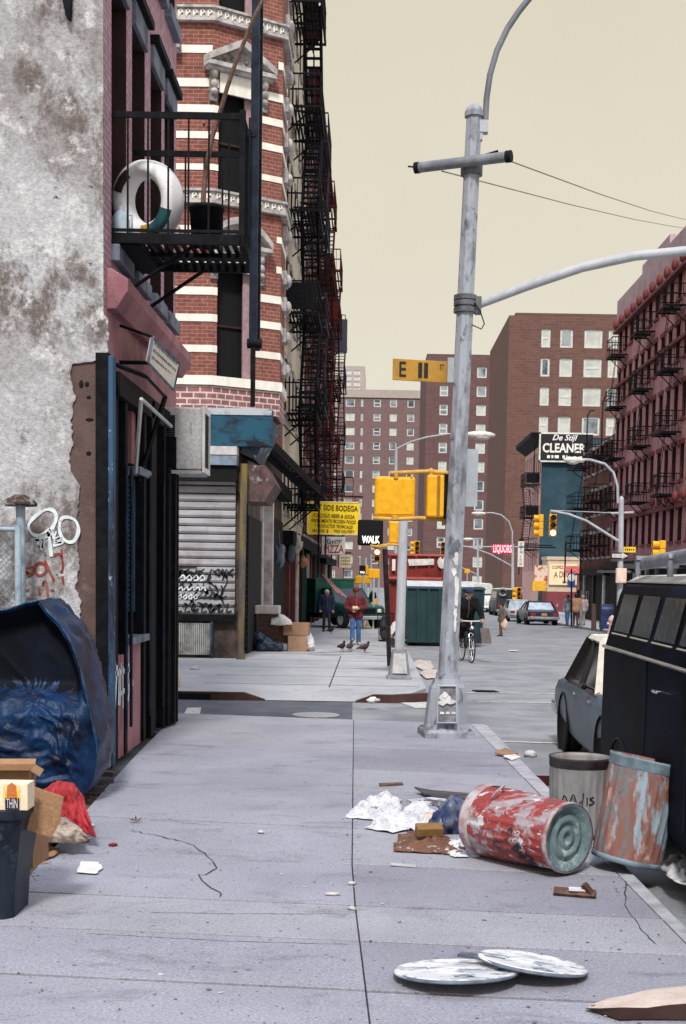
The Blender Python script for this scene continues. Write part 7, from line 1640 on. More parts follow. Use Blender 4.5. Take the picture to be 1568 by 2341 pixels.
def person(label, loc, rz, H, J, jac, trs, shoe, hair, hat=None, bulk=1.0, coat=.0, flare=1.0, vox=.014, group=None, head=(0, -.02, 0), cat='person', jkey=None):
    """J: joints in a 1.75 m frame facing -y: elbows e, wrists w, knees k, ankles a for right (-x) and left (+x)"""
    k = H / 1.75; t = thing('person', label, cat, loc, group); L0 = V(loc)
    T = lambda p: L0 + rot(V(p) * k, rz); R_ = lambda r: r * k; mats = [SKIN, jac, trs, shoe]; caps = []
    A = lambda p0, r0, p1, r1, m: caps.append((T(p0), R_(r0), T(p1), R_(r1), m))
    pel = V(J.get('pel', (0, 0, .94))); ch = V(J.get('ch', (0, -.01, 1.27))); nk = V(J.get('nk', (0, -.02, 1.47))); hd = nk + V((0, -.02, .15)) + V(head)
    for s in (-1, 1): A(pel + V((s * .065, 0, .0)), .12 * bulk, ch + V((s * .075, 0, .02)), .125 * bulk, 1)
    A(pel, .13 * bulk, ch, .15 * bulk, 1); A(ch + V((0, 0, .06)), .15 * bulk, nk - V((0, 0, .03)), .075, 1)
    if coat:
        for s in (-1, 1): A(pel + V((s * .07, 0, 0)), .135 * bulk, pel + V((s * .09, 0, -coat)), .13 * bulk, 1)
        A(pel, .14 * bulk, pel + V((0, 0, -coat)), .14 * bulk, 1)
    A(nk - V((0, 0, .03)), .055, hd - V((0, 0, .05)), .058, 0)
    A(hd + V((0, .018, .035)), .092, hd + V((0, .0, -.01)), .085, 0); A(hd + V((0, -.03, -.045)), .06, hd + V((0, -.045, -.085)), .043, 0); A(hd + V((0, -.092, .0)), .013, hd + V((0, -.108, -.028)), .016, 0)
    for s in (-1, 1):
        q = 'R' if s < 0 else 'L'; sh = ch + V((s * .185 * (1 + (bulk - 1) * .5), .01, .14)); e, w = V(J['e' + q]), V(J['w' + q]); hp = pel + V((s * .085, 0, -.04)); kn, an = V(J['k' + q]), V(J['a' + q])
        A(ch + V((s * .1, 0, .13)), .09 * bulk, sh, .085 * bulk, 1); A(sh, .078 * bulk, e, .062 * bulk, 1); A(e, .062 * bulk, w, .047 * bulk, 1)
        hc = []; dw = (w - e).normalized(); sd = V((-s, 0, 0)) if abs(dw.x) < .7 else V((0, 0, 1)); sd = (sd - dw * sd.dot(dw)).normalized(); hand(hc, w + dw * .01, dw, sd, J.get('curl', .55))
        for p0, r0, p1, r1, m in hc: A(p0, r0, p1, r1, 0)
        A(hp, .098, kn, .072, 2); A(kn, .072, an + V((0, 0, .06)), .052 * flare, 2); A(an + V((0, 0, .07)), .055 * flare, an + V((0, 0, .035)), .057 * flare, 2)
        toe = V(J.get('t' + q, an + V((s * .03, -.16, -.045)))); A(an + V((0, .03, -.03)), .045, toe, .040, 3)
        A(hd + V((s * .092, .0, -.005)), .016, hd + V((s * .095, .012, -.03)), .014, 0)
    blob('body', caps, vox * k, mats, t, smooth=2)
    b = MB()
    for s in (-1, 1): b = MB(); b.sph(T(hd + V((s * .034, -.084, .012))), .011 * k, 8, 6); b.build('eye', VOID, t)
    b = MB(); b.tube([T(hd + V((-.026, -.098, -.058))), T(hd + V((0, -.104, -.06))), T(hd + V((.026, -.098, -.058)))], .005 * k, 5); b.build('mouth', mat('lips', (.25, .09, .08)), t)
    b = MB(); M = Matrix.Rotation(rz, 3, 'Z')
    if hat:
        b.sph(T(hd + V((0, .012, .055))), (.108 * k, .115 * k, .085 * k), 16, 10, 0, M); b.lathe([(.112 * k, 0), (.114 * k, .03 * k)], 18, Matrix.Translation(T(hd + V((0, .012, .03))))); 
        b.prism([T(hd + V((-.07, -.085, .04))), T(hd + V((.07, -.085, .04))), T(hd + V((.05, -.165, .025))), T(hd + V((-.05, -.165, .025)))], (0, 0, .012 * k)); b.build('cap', hat, t)
        b = MB(); b.sph(T(hd + V((0, .05, -.01))), (.088 * k, .075 * k, .075 * k), 14, 9, 0, M); b.build('hair', hair, t)
    else: b.sph(T(hd + V((0, .03, .045))), (.104 * k, .108 * k, .092 * k), 16, 10, 0, M, jit=.12); b.sph(T(hd + V((0, .055, -.02))), (.092 * k, .07 * k, .08 * k), 14, 9, 0, M); b.build('hair', hair, t)
    b = MB(); b.tube([T(ch + V((0, -.155 * bulk, .16))), T(ch + V((0, -.168 * bulk, -.1))), T(pel + V((0, -.15 * bulk, .02)))], .007 * k, 6); b.build('zip', mat('dull zip', (.2, .15, .12)), t)
    return t, T
JEAN = mat('blue jeans', (.045, .12, .30), (.03, .08, .21), scale=7, rough=.9); MAR = mat('maroon jacket', (.13, .016, .024), (.085, .01, .016), scale=6, rough=.8); NVJ = mat('navy jacket', (.012, .02, .06), (.008, .012, .035), scale=6, rough=.8)
DKP = mat('dark trousers', (.02, .02, .026), rough=.9); SHOE = mat('pale shoe', (.45, .38, .32), (.3, .22, .2), rough=.7); BSHOE = mat('brown shoe', (.07, .035, .028), rough=.6); HAIRB = mat('dark hair', (.012, .009, .008), rough=.7); HAIRG = mat('grey hair', (.42, .40, .40), rough=.8); BLKC = mat('black wool coat', (.007, .007, .009), (.014, .014, .017), scale=8, rough=.95, spec=.1)
p = G(812, 1474)
walk = dict(eR=(-.30, .02, 1.14), wR=(-.12, -.20, 1.05), eL=(.30, .03, 1.15), wL=(.10, -.22, 1.12), kR=(-.10, -.16, .52), aR=(-.10, -.20, .16), tR=(-.10, -.36, .19), kL=(.09, .0, .49), aL=(.10, .06, .085))
mm, T = person('man in a maroon jacket, maroon cap and blue jeans walking toward the camera holding food', p, .05, 1.72, walk, MAR, JEAN, SHOE, HAIRB, MAR, 1.12, .05, 1.35, .013)
b = MB(); b.sph(T((.0, -.30, 1.14)), (.07, .05, .05), 10, 7, jit=.6); b.sph(T((-.08, -.29, 1.13)), (.05, .05, .06), 10, 7, jit=.6, seed=3)
tag(b.build('food_wrapper', mat('cream wrapper', (.75, .55, .32), (.6, .35, .2), scale=20)), 'cream paper food wrapper held by the man in maroon', 'wrapper')
p = G(745, 1444)
person('grey haired man in a navy jacket and dark trousers looking down as he walks', p, .25, 1.73, dict(eR=(-.29, .05, 1.13), wR=(-.28, -.10, .90), eL=(.29, .04, 1.13), wL=(.27, -.08, .90), kR=(-.09, -.05, .50), aR=(-.09, .04, .085), kL=(.09, -.14, .52), aL=(.10, -.22, .10), nk=(0, -.07, 1.44)), NVJ, DKP, BSHOE, HAIRG, None, 1.12, .06, 1.1, .014, head=(0, -.05, -.02))
# cyclist
pb_ = G(1085, 1517, -.13); BZ = pb_.z; brz = .16
bk = thing('bicycle', 'dark road bicycle ridden by the man in black on the avenue', 'bicycle', pb_); Bq = lambda x, y, z: pb_ + rot((x, y, z), brz)
def bwheel(y, nm='wheel'):
    M = Matrix.Translation(Bq(0, y, .34)) @ Matrix.Rotation(brz, 4, 'Z') @ Matrix.Rotation(PI / 2, 4, 'Y'); b = MB(); b.lathe([(.318, -.012), (.334, -.017), (.345, 0), (.334, .017), (.318, .012), (.318, -.012)], 36, M); w = b.build(nm, RUBBER, bk)
    b = MB(); b.lathe([(.305, -.011), (.32, -.012), (.32, .012), (.305, .011), (.305, -.011)], 36, M); b.build('rim', CHROME, w); b = MB()
    for k in range(18): a = 2 * PI * k / 18; b.tube([M @ V((.02 * math.cos(a + 1), .02 * math.sin(a + 1), .02 * (-1) ** k)), M @ V((.306 * math.cos(a), .306 * math.sin(a), 0))], .0025, 4, cap=False)
    b.build('spokes', CHROME, w); b = MB(); b.tube([M @ V((0, 0, -.05)), M @ V((0, 0, .05))], .02, 10); b.build('hub', CHROME, w)
bwheel(.34); bwheel(1.38); FR = mat('dark bike frame', (.02, .022, .03), rough=.35)
b = MB()
for a, c in (((0, .48, .88), (0, .96, .33)), ((0, .50, .80), (0, 1.08, .82)), ((0, .96, .33), (0, 1.12, .95)), ((0, .46, .96), (0, .49, .78)), ((.02, .96, .33), (.05, 1.38, .34)), ((-.02, .96, .33), (-.05, 1.38, .34)), ((.02, 1.09, .80), (.05, 1.38, .34)), ((-.02, 1.09, .80), (-.05, 1.38, .34))): b.tube([Bq(*a), Bq(*c)], .016, 8)
b.build('frame', FR, bk); b = MB()
for s in (-1, 1): b.tube([Bq(0, .48, .74), Bq(s * .05, .46, .70), Bq(s * .055, .34, .34)], .012, 8)
b.build('fork', CHROME, bk); b = MB(); b.tube([Bq(-.27, .56, 1.00), Bq(-.2, .46, 1.03), Bq(0, .44, 1.02), Bq(.2, .46, 1.03), Bq(.27, .56, 1.00)], .014, 8); b.tube([Bq(0, .47, .92), Bq(0, .44, 1.02)], .016, 8); b.build('handlebar', WHITE, bk)
b = MB(); b.sph(Bq(0, 1.14, .98), (.08, .13, .035), 14, 8, 0, Matrix.Rotation(brz, 3, 'Z')); b.build('saddle', BLK, bk)
b = MB(); M = Matrix.Translation(Bq(.045, .96, .33)) @ Matrix.Rotation(brz, 4, 'Z') @ Matrix.Rotation(PI / 2, 4, 'Y'); b.lathe([(.07, -.004), (.095, -.004), (.095, .004), (.07, .004), (.07, -.004)], 20, M); b.tube([Bq(.06, .96, .33), Bq(.07, .94, .16)], .012, 6); b.tube([Bq(-.06, .96, .33), Bq(-.07, .98, .5)], .012, 6); b.build('crank', CHROME, bk)
for s, y, z in ((1, .94, .16), (-1, .98, .5)): b = MB(); q = Bq(s * .12, y, z); b.box(q, (.1, .07, .02), brz); b.build('pedal', BLK, bk)
b = MB(); b.lathe([(.05, 0), (.06, .02), (0, .03)], 14, Matrix.Translation(Bq(0, .40, .86)) @ Matrix.Rotation(PI / 2, 4, 'X')); b.build('lamp', CHROME, bk)
cy = dict(pel=(0, .18, 1.02), ch=(0, .0, 1.34), nk=(0, -.06, 1.52), eR=(-.33, -.12, 1.18), wR=(-.30, -.38, 1.06), eL=(.33, -.12, 1.18), wL=(.30, -.38, 1.06), kR=(-.13, -.16, .88), aR=(-.12, .04, .56), tR=(-.12, -.12, .51), kL=(.12, -.08, .60), aL=(.12, .02, .23), tL=(.12, -.14, .17), curl=.8)
person('man in a black coat and dark blue cap riding a bicycle toward the camera', Bq(0, .94, 0), brz, 1.78, cy, BLKC, BLKC, BSHOE, HAIRB, mat('dark blue cap', (.015, .025, .07)), 1.22, .12, 1.15, .013, head=(.02, -.01, 0))
b = MB(); q = Bq(.33, .52, .99); b.prism([q + V((-.09, 0, -.14)), q + V((.12, 0, -.14)), q + V((.20, 0, -.52)), q + V((-.02, 0, -.52))], (.03, .16, 0)); b.tube([q + V((-.06, .08, -.14)), q + V((-.02, .08, 0)), q + V((.07, .08, -.14))], .008, 5)
tag(b.build('shopping_bag', mat('grey brown bag', (.16, .13, .12), (.12, .1, .09), scale=8), bevel=.02), 'grey brown shopping bag hanging from the bicycle handlebar', 'bag')
# others
p = G(1146, 1454, -.13); OLV = mat('tweed coat', (.17, .13, .11), (.08, .065, .06), scale=30, rough=.95); BRT = mat('brown trousers', (.14, .065, .05), rough=.9)
sta = dict(eR=(-.27, .03, 1.15), wR=(-.27, -.06, .90), eL=(.27, .03, 1.15), wL=(.27, -.06, .90), kR=(-.09, -.03, .49), aR=(-.1, .05, .085), kL=(.09, -.1, .5), aL=(.1, -.12, .085))
q, T = person('small pedestrian in a tweed coat and brown trousers crossing the avenue', p, -1.2, 1.38, sta, OLV, BRT, BSHOE, HAIRB, None, 1.15, .1, 1.2, .018)
b = MB(); q = p + V((.10, -.15, .50)); b.sph(q, (.15, .09, .22), 12, 9, jit=.3, seed=2); b.tube([q + V((-.06, 0, .18)), q + V((0, 0, .36)), q + V((.06, 0, .18))], .01, 5); tag(b.build('plastic_bag', mat('cream plastic bag', (.62, .47, .38), (.5, .38, .3), scale=9)), 'cream plastic bag carried by the pedestrian in the tweed coat', 'bag')
for x, y, rz, H, jm, tm, hm, l in ((1315, 1431, PI - .2, 1.75, mat('tan padded jacket', (.36, .20, .12), (.28, .15, .09), scale=6), mat('dark brown trousers', (.05, .03, .03)), HAIRB, 'person in a tan padded jacket seen from behind on the right sidewalk'), (1331, 1429, PI + .3, 1.68, mat('pinkish grey coat', (.40, .33, .32), (.3, .24, .24), scale=6), mat('grey trousers', (.25, .22, .23)), mat('sandy hair', (.35, .22, .17)), 'person in a pinkish grey coat next to the tan jacketed one'), (1297, 1430, -.8, 1.68, mat('pale blue jacket', (.24, .28, .36), (.12, .14, .2), scale=6), JEAN, HAIRB, 'person in a pale blue jacket left of the bus stop post')):
    person(l, G(x, y), rz, H, sta, jm, tm, BSHOE, hm, None, 1.2, .06, 1.1, .02)
def pigeon(loc, rz, label):
    t = thing('pigeon', label, 'pigeon', loc, 'pigeons pecking on the far sidewalk'); L0 = V(loc); Q = lambda *p: L0 + rot(V(p) * 1.15, rz); r = 1.15
    caps = [(Q(0, 0, .13), .062 * r, Q(0, .09, .12), .045 * r, 0), (Q(0, -.02, .14), .058 * r, Q(0, -.06, .17), .04 * r, 0), (Q(0, -.06, .17), .036 * r, Q(0, -.075, .225), .026 * r, 1), (Q(0, -.075, .225), .03 * r, Q(0, -.085, .235), .028 * r, 1), (Q(0, .10, .115), .03 * r, Q(0, .2, .095), .016 * r, 0), (Q(0, -.1, .23), .009, Q(0, -.125, .22), .007, 2)]
    for s in (-1, 1): caps += [(Q(s * .05, -.01, .14), .03 * r, Q(s * .035, .13, .115), .02 * r, 0), (Q(s * .025, .0, .09), .013, Q(s * .028, .0, .015), .009, 2), (Q(s * .028, .02, .012), .008, Q(s * .03, -.045, .01), .007, 2)]
    blob('body', caps, .009, [mat('pigeon brown', (.055, .026, .028), (.03, .02, .024), scale=20), mat('pigeon neck', (.035, .022, .03)), mat('pigeon leg', (.25, .08, .06))], t, smooth=2)
    return t
pg = pigeon(G(782, 1489), .6, 'pigeon farthest left of the three before the walking man'); 
for x, y, rz, l in ((800, 1489, 2.8, 'middle pigeon of the three before the walking man'), (834, 1491, 1.9, 'rightmost pigeon of the three before the walking man'), (757, 1448, 1.5, 'pigeon by the feet of the grey haired man')): dup(pg, G(x, y), rz - .6, l)
# ================================================================ trash cans, lids and litter
GAN = peel('dull galvanised can', [((.27, .26, .27), 3, .35, .55, (1, 1, .35)), ((.17, .11, .08), 4, .58, .72, (1, 1, .25)), ((.11, .13, .15), 5, .6, .75, (1, 1, .4))], (.18, .19, .20), rough=.5, bump=.1, obj=True)
REDC = peel('chipped red can paint', [((.27, .04, .038), 4.2, .45, .50, (.35, 1, 1)), ((.50, .51, .56), 8, .55, .59, (.25, 1, 1)), ((.02, .016, .018), 3.3, .575, .61, (.5, 1, 1)), ((.16, .06, .06), 18, .57, .62, (.3, 1, 1))], (.36, .31, .34), rough=.5, bump=.15, obj=True)
RUSC = peel('rusted can', [((.235, .105, .085), 4, .38, .5, (1, 1, .45)), ((.27, .36, .43), 6.0, .54, .59, (1, 1, .3)), ((.46, .31, .28), 11, .57, .66, (1, 1, .5)), ((.10, .045, .04), 9, .62, .72, (1, 1, .35))], (.18, .20, .22), rough=.65, bump=.25, obj=True)
ENDM = peel('teal grey galvanised end', [((.17, .25, .27), 5, .35, .6, None), ((.42, .48, .50), 9, .54, .64, None)], (.09, .13, .14), rough=.45, bump=.05, obj=True)
def can(label, M, body, rim, R=.245, H=.68, ribs=26, bottom=None, dent=0.0, handles=True):
    t = thing('trash_can', label, 'trash can', M @ V((0, 0, 0)), 'metal trash cans at the kerb'); o = t
    cor = lambda a, i: 1 + .020 * max(-.4, math.cos(2 * PI * ribs * a)) * (1 if 2 < i < 13 else 0) - dent * max(0, noise.noise(V((math.cos(2 * PI * a) * 1.4, math.sin(2 * PI * a) * 1.4, i * .28 + 3))))
    prof = [(R * .90, .0), (R * .92, .02), (R * .92, .035)] + [(R * lerp(.92, .99, k / 10), lerp(.05, H - .085, k / 10)) for k in range(11)] + [(R * 1.0, H - .07), (R * 1.0, H - .03), (R * 1.02, H - .01), (R * 1.02, H), (R * .99, H), (R * .98, H - .03), (R * .90, .05), (0, .05)]
    b = MB(); b.lathe(prof, ribs * 8, M, 0, True, cor); b.build('body', body, t)
    b = MB(); b.lathe([(R * .915, -.004), (R * .94, -.004), (R * .945, .03), (R * .93, .034)], 48, M); b.build('base_hoop', rim, t)
    b = MB(); b.lathe([(R * 1.003, H - .075), (R * 1.012, H - .07), (R * 1.012, H - .02), (R * 1.03, H - .012), (R * 1.03, H + .004), (R * .985, H + .004)], 56, M); b.build('top_hoop', rim, t)
    b = MB(); pr = [(0, .03), (.028, .03), (.036, .012), (.062, .010), (.07, .030), (.098, .030), (.106, .012), (.135, .010), (.143, .032), (.172, .032), (.18, .012), (.205, .012), (.213, .0), (R * .9, 0)]
    b.lathe([(r, z) for r, z in pr][::-1], 48, M); b.build('bottom', bottom or rim, t)
    if handles:
        for s in (-1, 1):
            b = MB(); b.tube([M @ V((s * R * 1.0, -.06, H * .72)), M @ V((s * (R + .05), -.05, H * .66)), M @ V((s * (R + .05), .05, H * .66)), M @ V((s * R * 1.0, .06, H * .72))], .008, 6); b.build('handle', rim, t)
    return t
# standing grey can
g = G(1322, 1908); can('upright grey galvanised trash can with dark rim behind the fallen red one', Matrix.Translation(g + V((0, 0, .004))) @ Matrix.Rotation(.4, 4, 'Z'), GAN, mat('dark can hoop', (.022, .016, .017), (.05, .045, .05), scale=3, rough=.6, spec=.1), .24, .615, 24, handles=False)
strokes('scrawl', GRAFK, bpy.data.objects[[o.name for o in col.objects if o.name.startswith('trash_can')][0]], [[(1283, 1838), (1290, 1818), (1300, 1836), (1310, 1816), (1318, 1836)], [(1330, 1830), (1322, 1838), (1330, 1842), (1334, 1812)], [(1342, 1822), (1342, 1840)], [(1358, 1822), (1348, 1826), (1358, 1834), (1346, 1840)]], .006, lambda x, y: PY(x, y, g.y - math.sqrt(max(0, .245 ** 2 - (PY(x, y, g.y).x - g.x) ** 2)) - .004), NS, .0)
# leaning rusty can
g = G(1436, 1984); Q = Matrix.Translation(g + V((.0, .0, .004 + .245 * math.sin(.17) * 0))) @ Matrix.Rotation(.195, 4, 'Y') @ Matrix.Rotation(-.05, 4, 'X'); Q = Matrix.Translation((-.02, 0, .051)) @ Q
can('leaning rusty orange trash can with blue grey hoop at the kerb by the black van', Q @ Matrix.Rotation(.9, 4, 'Z'), RUSC, mat('blue grey hoop', (.20, .28, .33), (.11, .16, .2), scale=7, rough=.5), .258, .72, 22, dent=.05, handles=False)
# fallen red can
a, c = G(1301, 1915, .262), G(1109, 1873, .262); ax = (c - a).normalized(); M = Matrix.Translation(a) @ ax.to_track_quat('Z', 'Y').to_matrix().to_4x4()
can('fallen red painted trash can lying on its side with its ringed bottom showing', M @ Matrix.Rotation(1.1, 4, 'Z'), REDC, mat('pale worn hoop', (.40, .36, .38), (.25, .1, .1), scale=8, rough=.5), .255, (c - a).length, 24, ENDM, dent=.05)
# lids
def lid(label, c, R, M, top, rim):
    t = thing('trash_can_cover', label, 'lid', c, 'loose trash can lids'); b = MB(); Mx = Matrix.Translation(c) @ M
    b.lathe([(R, 0), (R * 1.008, .006), (R * .985, .014), (R * .95, .016), (R * .90, .011), (R * .5, .018), (R * .46, .013), (R * .42, .018), (0, .022)], 52, Mx, wob=lambda a, i: 1 + .018 * math.sin(a * 13 + i)); b.build('dome', top, t)
    b = MB(); b.lathe([(R * 1.012, -.004), (R * 1.028, .0), (R * 1.022, .005), (R * .99, .013)], 52, Mx); b.build('rim', rim, t)
    return t
LIDW = peel('chalky lid paint', [((.66, .66, .68), 1.8, .28, .42, None), ((.30, .34, .40), 5, .50, .57, (1, 2.2, 1)), ((.04, .05, .07), 7, .57, .615, (1, 2.6, 1))], (.4, .42, .46), rough=.55, bump=.1, obj=True)
LIDR = mat('blue grey lid rim', (.12, .15, .20), (.06, .075, .10), scale=9, rough=.45)
c = G(1042, 2240); lid('chalky white trash can lid, left of the two near the bottom', c + V((0, 0, .042)), .305, Matrix.Rotation(-.12, 4, 'X') @ Matrix.Rotation(-.03, 4, 'Y'), LIDW, LIDR)
c = G(1216, 2226); l2 = lid('chalky white trash can lid propped on the other one at the right', c + V((0, 0, .052)), .275, Matrix.Rotation(.12, 4, 'Y') @ Matrix.Rotation(-.11, 4, 'X'), LIDW, LIDR)
b = MB(); p0 = c + V((-.26, -.02, .088)); b.box(p0, (.24, .06, .012), -.45); b.build('bent_strap', LIDR, l2)
# paper heap spilling from the fallen can
WP = mat('crumpled newsprint', (.66, .66, .70), (.46, .46, .50), scale=9, rough=.95, grime=(.2, .2, .22), gs=13, glo=.58, ghi=.66)
BW = mat('brown wrapper', (.17, .075, .045), (.10, .05, .035), scale=9, grime=(.5, .42, .38), gs=14, glo=.6, ghi=.64)
for l, m, h, sd, pts in (
    ('crumpled newsprint heap farthest left of the spill', WP, .13, 3, [(788, 1870), (815, 1842), (850, 1826), (885, 1812), (918, 1832), (916, 1868), (860, 1878)]),
    ('crumpled newsprint heap lowest in the middle of the spill', WP, .13, 7, [(838, 1896), (860, 1872), (900, 1862), (940, 1866), (955, 1896), (900, 1908)]),
    ('crumpled newsprint heap nearest the fallen can mouth', WP, .15, 12, [(905, 1884), (925, 1848), (965, 1842), (1000, 1862), (1000, 1892), (950, 1902)]),
    ('pale paper bag bulging from the spill by the can mouth', mat('pale paper bag', (.62, .52, .42), (.5, .42, .34), scale=6), .17, 15, [(955, 1900), (965, 1866), (1010, 1862), (1030, 1888), (1000, 1908)]),
    ('brown wrappers and food scraps at the near edge of the spill', BW, .12, 21, [(900, 1948), (912, 1912), (960, 1900), (1010, 1912), (1062, 1936), (1060, 1958), (980, 1952)]),
    ('torn white paper among the brown wrappers', WP, .08, 25, [(1010, 1945), (1030, 1922), (1062, 1926), (1068, 1962), (1035, 1962)])):
    cloth('crumpled_paper' if 'news' in l or 'paper' in l else 'wrappers', l, 'paper litter', m, pts, sd, h * .55, lift=.008, fold=9)
q = G(1040, 1905); b = MB(); b.sph(q + V((0, .05, .12)), (.16, .14, .14), 18, 12, jit=.7, seed=9); b.sph(q + V((-.1, 0, .07)), (.09, .08, .07), 12, 8, jit=.8, seed=2)
tag(b.build('refuse_bag', mat('blue plastic refuse', (.03, .045, .13), (.16, .18, .22), scale=8, rough=.4)), 'dark blue plastic bag spilling at the fallen can mouth', 'refuse bag')
q = G(975, 1930); b = MB(); b.box(q + V((.02, .06, .1)), (.2, .1, .07), .2, M=Matrix.Rotation(.2, 3, 'Z') @ Matrix.Rotation(.3, 3, 'X')); tag(b.build('food_carton', mat('ochre carton', (.22, .12, .04), (.15, .08, .03)), bevel=.006), 'ochre food carton half buried in the brown wrappers', 'carton')
def plate(l, name, cat, m, pts, th=.012, warp=.02, z=.004):
    P = [G(x, y, z + zz) for x, y, zz in pts]; b = MB(); b.prism(P, (0, 0, th)); return tag(b.build(name, m, bevel=.002), l, cat)
DKB_ = mat('dark wet board', (.035, .028, .035), (.10, .09, .10), scale=8, stretch=(.3, 3, 1))
plate('dark warped board lying upper of the two behind the spill', 'board', 'board', DKB_, [(946, 1800, .05), (985, 1808, .02), (1085, 1816, .01), (1080, 1826, .01), (1010, 1826, .0), (968, 1816, .02)])
plate('pale speckled board lying lower of the two behind the spill', 'board', 'board', mat('mottled board', (.5, .5, .54), (.09, .08, .1), scale=9, lo=.46, hi=.52), [(930, 1829, 0), (985, 1824, 0), (1078, 1836, 0), (1068, 1846, 0), (1000, 1842, 0), (945, 1837, 0)])
tn = mat('rotten brown wood', (.07, .035, .025), (.16, .09, .07), scale=12); b = MB(); a, c = G(1266, 2038, .02), G(1362, 2046, .02); b.bar(a, c, .05); b.bar(c + V((-.02, 0, 0)), c + V((-.08, .0, .07)), .035); b.box(a.lerp(c, .6) + V((0, 0, .03)), (.13, .06, .012), -.1, 1)
tag(b.build('wood_scrap', [tn, PAPER]), 'splintered brown wood scrap with white paint below the rusty can', 'wood scrap')
plate('thin dark twig-like splinter on the sidewalk right of the joint', 'splinter', 'splinter', tn, [(866, 1792, 0), (920, 1790, 0), (922, 1794, 0), (868, 1797, 0)], .012)
plate('pale wooden lath lying below the paper spill', 'lath', 'lath', mat('pale lath', (.45, .44, .47)), [(892, 1974, 0), (950, 1979, 0), (950, 1983, 0), (892, 1978, 0)], .01)
b = MB(); F_ = [(1340, 2306, .012), (1372, 2304, .04), (1420, 2302, .075), (1478, 2303, .07), (1530, 2296, .085), (1610, 2290, .10)]; B_ = [(1350, 2296, .012), (1392, 2281, .012), (1432, 2274, .03), (1482, 2261, .012), (1535, 2256, .035), (1610, 2248, .012)]
F_, B_ = [G(x, y, z) for x, y, z in F_], [G(x, y, z) for x, y, z in B_]
for i in range(5): m_ = (F_[i] + B_[i]) / 2 + V((0, 0, .012 * (i % 2))); m2 = (F_[i + 1] + B_[i + 1]) / 2 + V((0, 0, .012 * ((i + 1) % 2))); b.quad(F_[i], F_[i + 1], m2, m_); b.quad(m_, m2, B_[i + 1], B_[i])
for i in range(5): f0, f1 = F_[i], F_[i + 1]; b.quad(V((f0.x, f0.y + .03, .008)), V((f1.x, f1.y + .03, .008)), f1, f0, mi=1)  # shadow on the carton's underside, painted as dark faces
tag(b.build('flattened_carton', [mat('pale flattened carton', (.60, .50, .44), (.50, .40, .35), scale=5, rough=.9, bump=.3, bscale=30), mat('painted carton shadow', (.07, .035, .03))]), 'pale flattened carton with shadow painted under its near edge in the bottom right corner', 'cardboard')
plate('dark painted shadow under the pale flattened carton', 'cardboard', 'cardboard', mat('painted carton shadow', (.07, .035, .03)), [(1350, 2306, 0), (1420, 2296, 0), (1600, 2290, 0), (1600, 2312, 0), (1490, 2324, 0), (1410, 2322, 0)], .02)  # dark plate added as the shadow beneath the carton
cloth('newspaper', 'white newspapers piled behind the leaning rusty can', 'paper litter', WP, [(1510, 1990), (1530, 1962), (1600, 1955), (1620, 2010), (1570, 2030), (1535, 2016)], 31, .06, fold=8)
plate('brown wooden offcut near the street pole at the kerb', 'wood_scrap', 'wood scrap', mat('tan offcut', (.30, .18, .12)), [(1130, 1722, .02), (1155, 1712, .03), (1184, 1724, 0), (1160, 1730, 0)], .02)
plate('white torn paper beside the wooden offcut at the kerb', 'paper_scrap', 'paper litter', PAPER, [(1150, 1728, .02), (1172, 1722, .01), (1190, 1730, 0), (1170, 1738, 0)], .006)
for k, (x, y, s, l) in enumerate(((852, 1600, .07, 'pale crumpled paper on the red curb across the side street'), (446, 1528, .07, 'small white paper ball by the shuttered shop'), (1212, 1724, .06, 'white paper ball in the gutter'), (1173, 1487, .12, 'flat white scrap in the roadway beyond the cyclist'))):
    c = G(x, y, .02 if k < 2 else -.10); b = MB(); b.sph(c, (s * 1.3, s, s * (.7 if k < 3 else .15)), 10, 7, jit=.9, seed=k * 4.1); tag(b.build('paper_ball', PAPER), l, 'paper litter')
# ---- rubbish by the far shop
D0 = G(680, 1489); y0 = D0.y
def fcart(l, x0, x1, yb, yt, d, dy=0, rz=.1, m=CARD):
    a, c = PY(x0, yb, y0 + dy), PY(x1, yt, y0 + dy); return carton('carton', l, ((a.x + c.x) / 2, y0 + dy + d / 2, a.z), (c.x - a.x, d, c.z - a.z), rz, False, m)
CARD2 = mat('tan far cardboard', (.36, .22, .15), (.30, .18, .12), scale=4)
fcart('lower tan carton nearest the pigeons in the pile by the far shop', 656, 700, 1489, 1455, .5, 0, .1, CARD2); fcart('upper tan carton stacked behind the lower one by the far shop', 648, 706, 1452, 1424, .5, .35, -.05, CARD2); fcart('brown carton farthest back in the pile by the far shop', 628, 662, 1470, 1428, .5, .6)
b = MB(); a = PY(654, 1457, y0 - .02); b.bx(a.x, a.x + .45, y0 + .0, y0 + .03, a.z + .01, a.z + .035); 
blob('refuse_bag', [(V((G(606, 1485).x, y0 - .12, G(606, 1485).z + .16)), .19, V((G(640, 1487).x, y0 - .1, G(606, 1485).z + .12)), .13, 0), (V((G(594, 1485).x, y0 + .0, G(606, 1485).z + .32)), .17, V((G(612, 1485).x, y0 - .05, G(606, 1485).z + .25)), .15, 0)], .02, [mat('glossy black blue bag', (.012, .025, .06), (.03, .06, .11), scale=5, rough=.25, spec=.6, bump=1.0, bscale=14)], None, G(615, 1482), 2, .05, 9)
tag(bpy.data.objects['refuse_bag.002'] if 'refuse_bag.002' in bpy.data.objects else bpy.data.objects['refuse_bag'], 'glossy dark blue black refuse bag in front of the far shop pile', 'refuse bag')
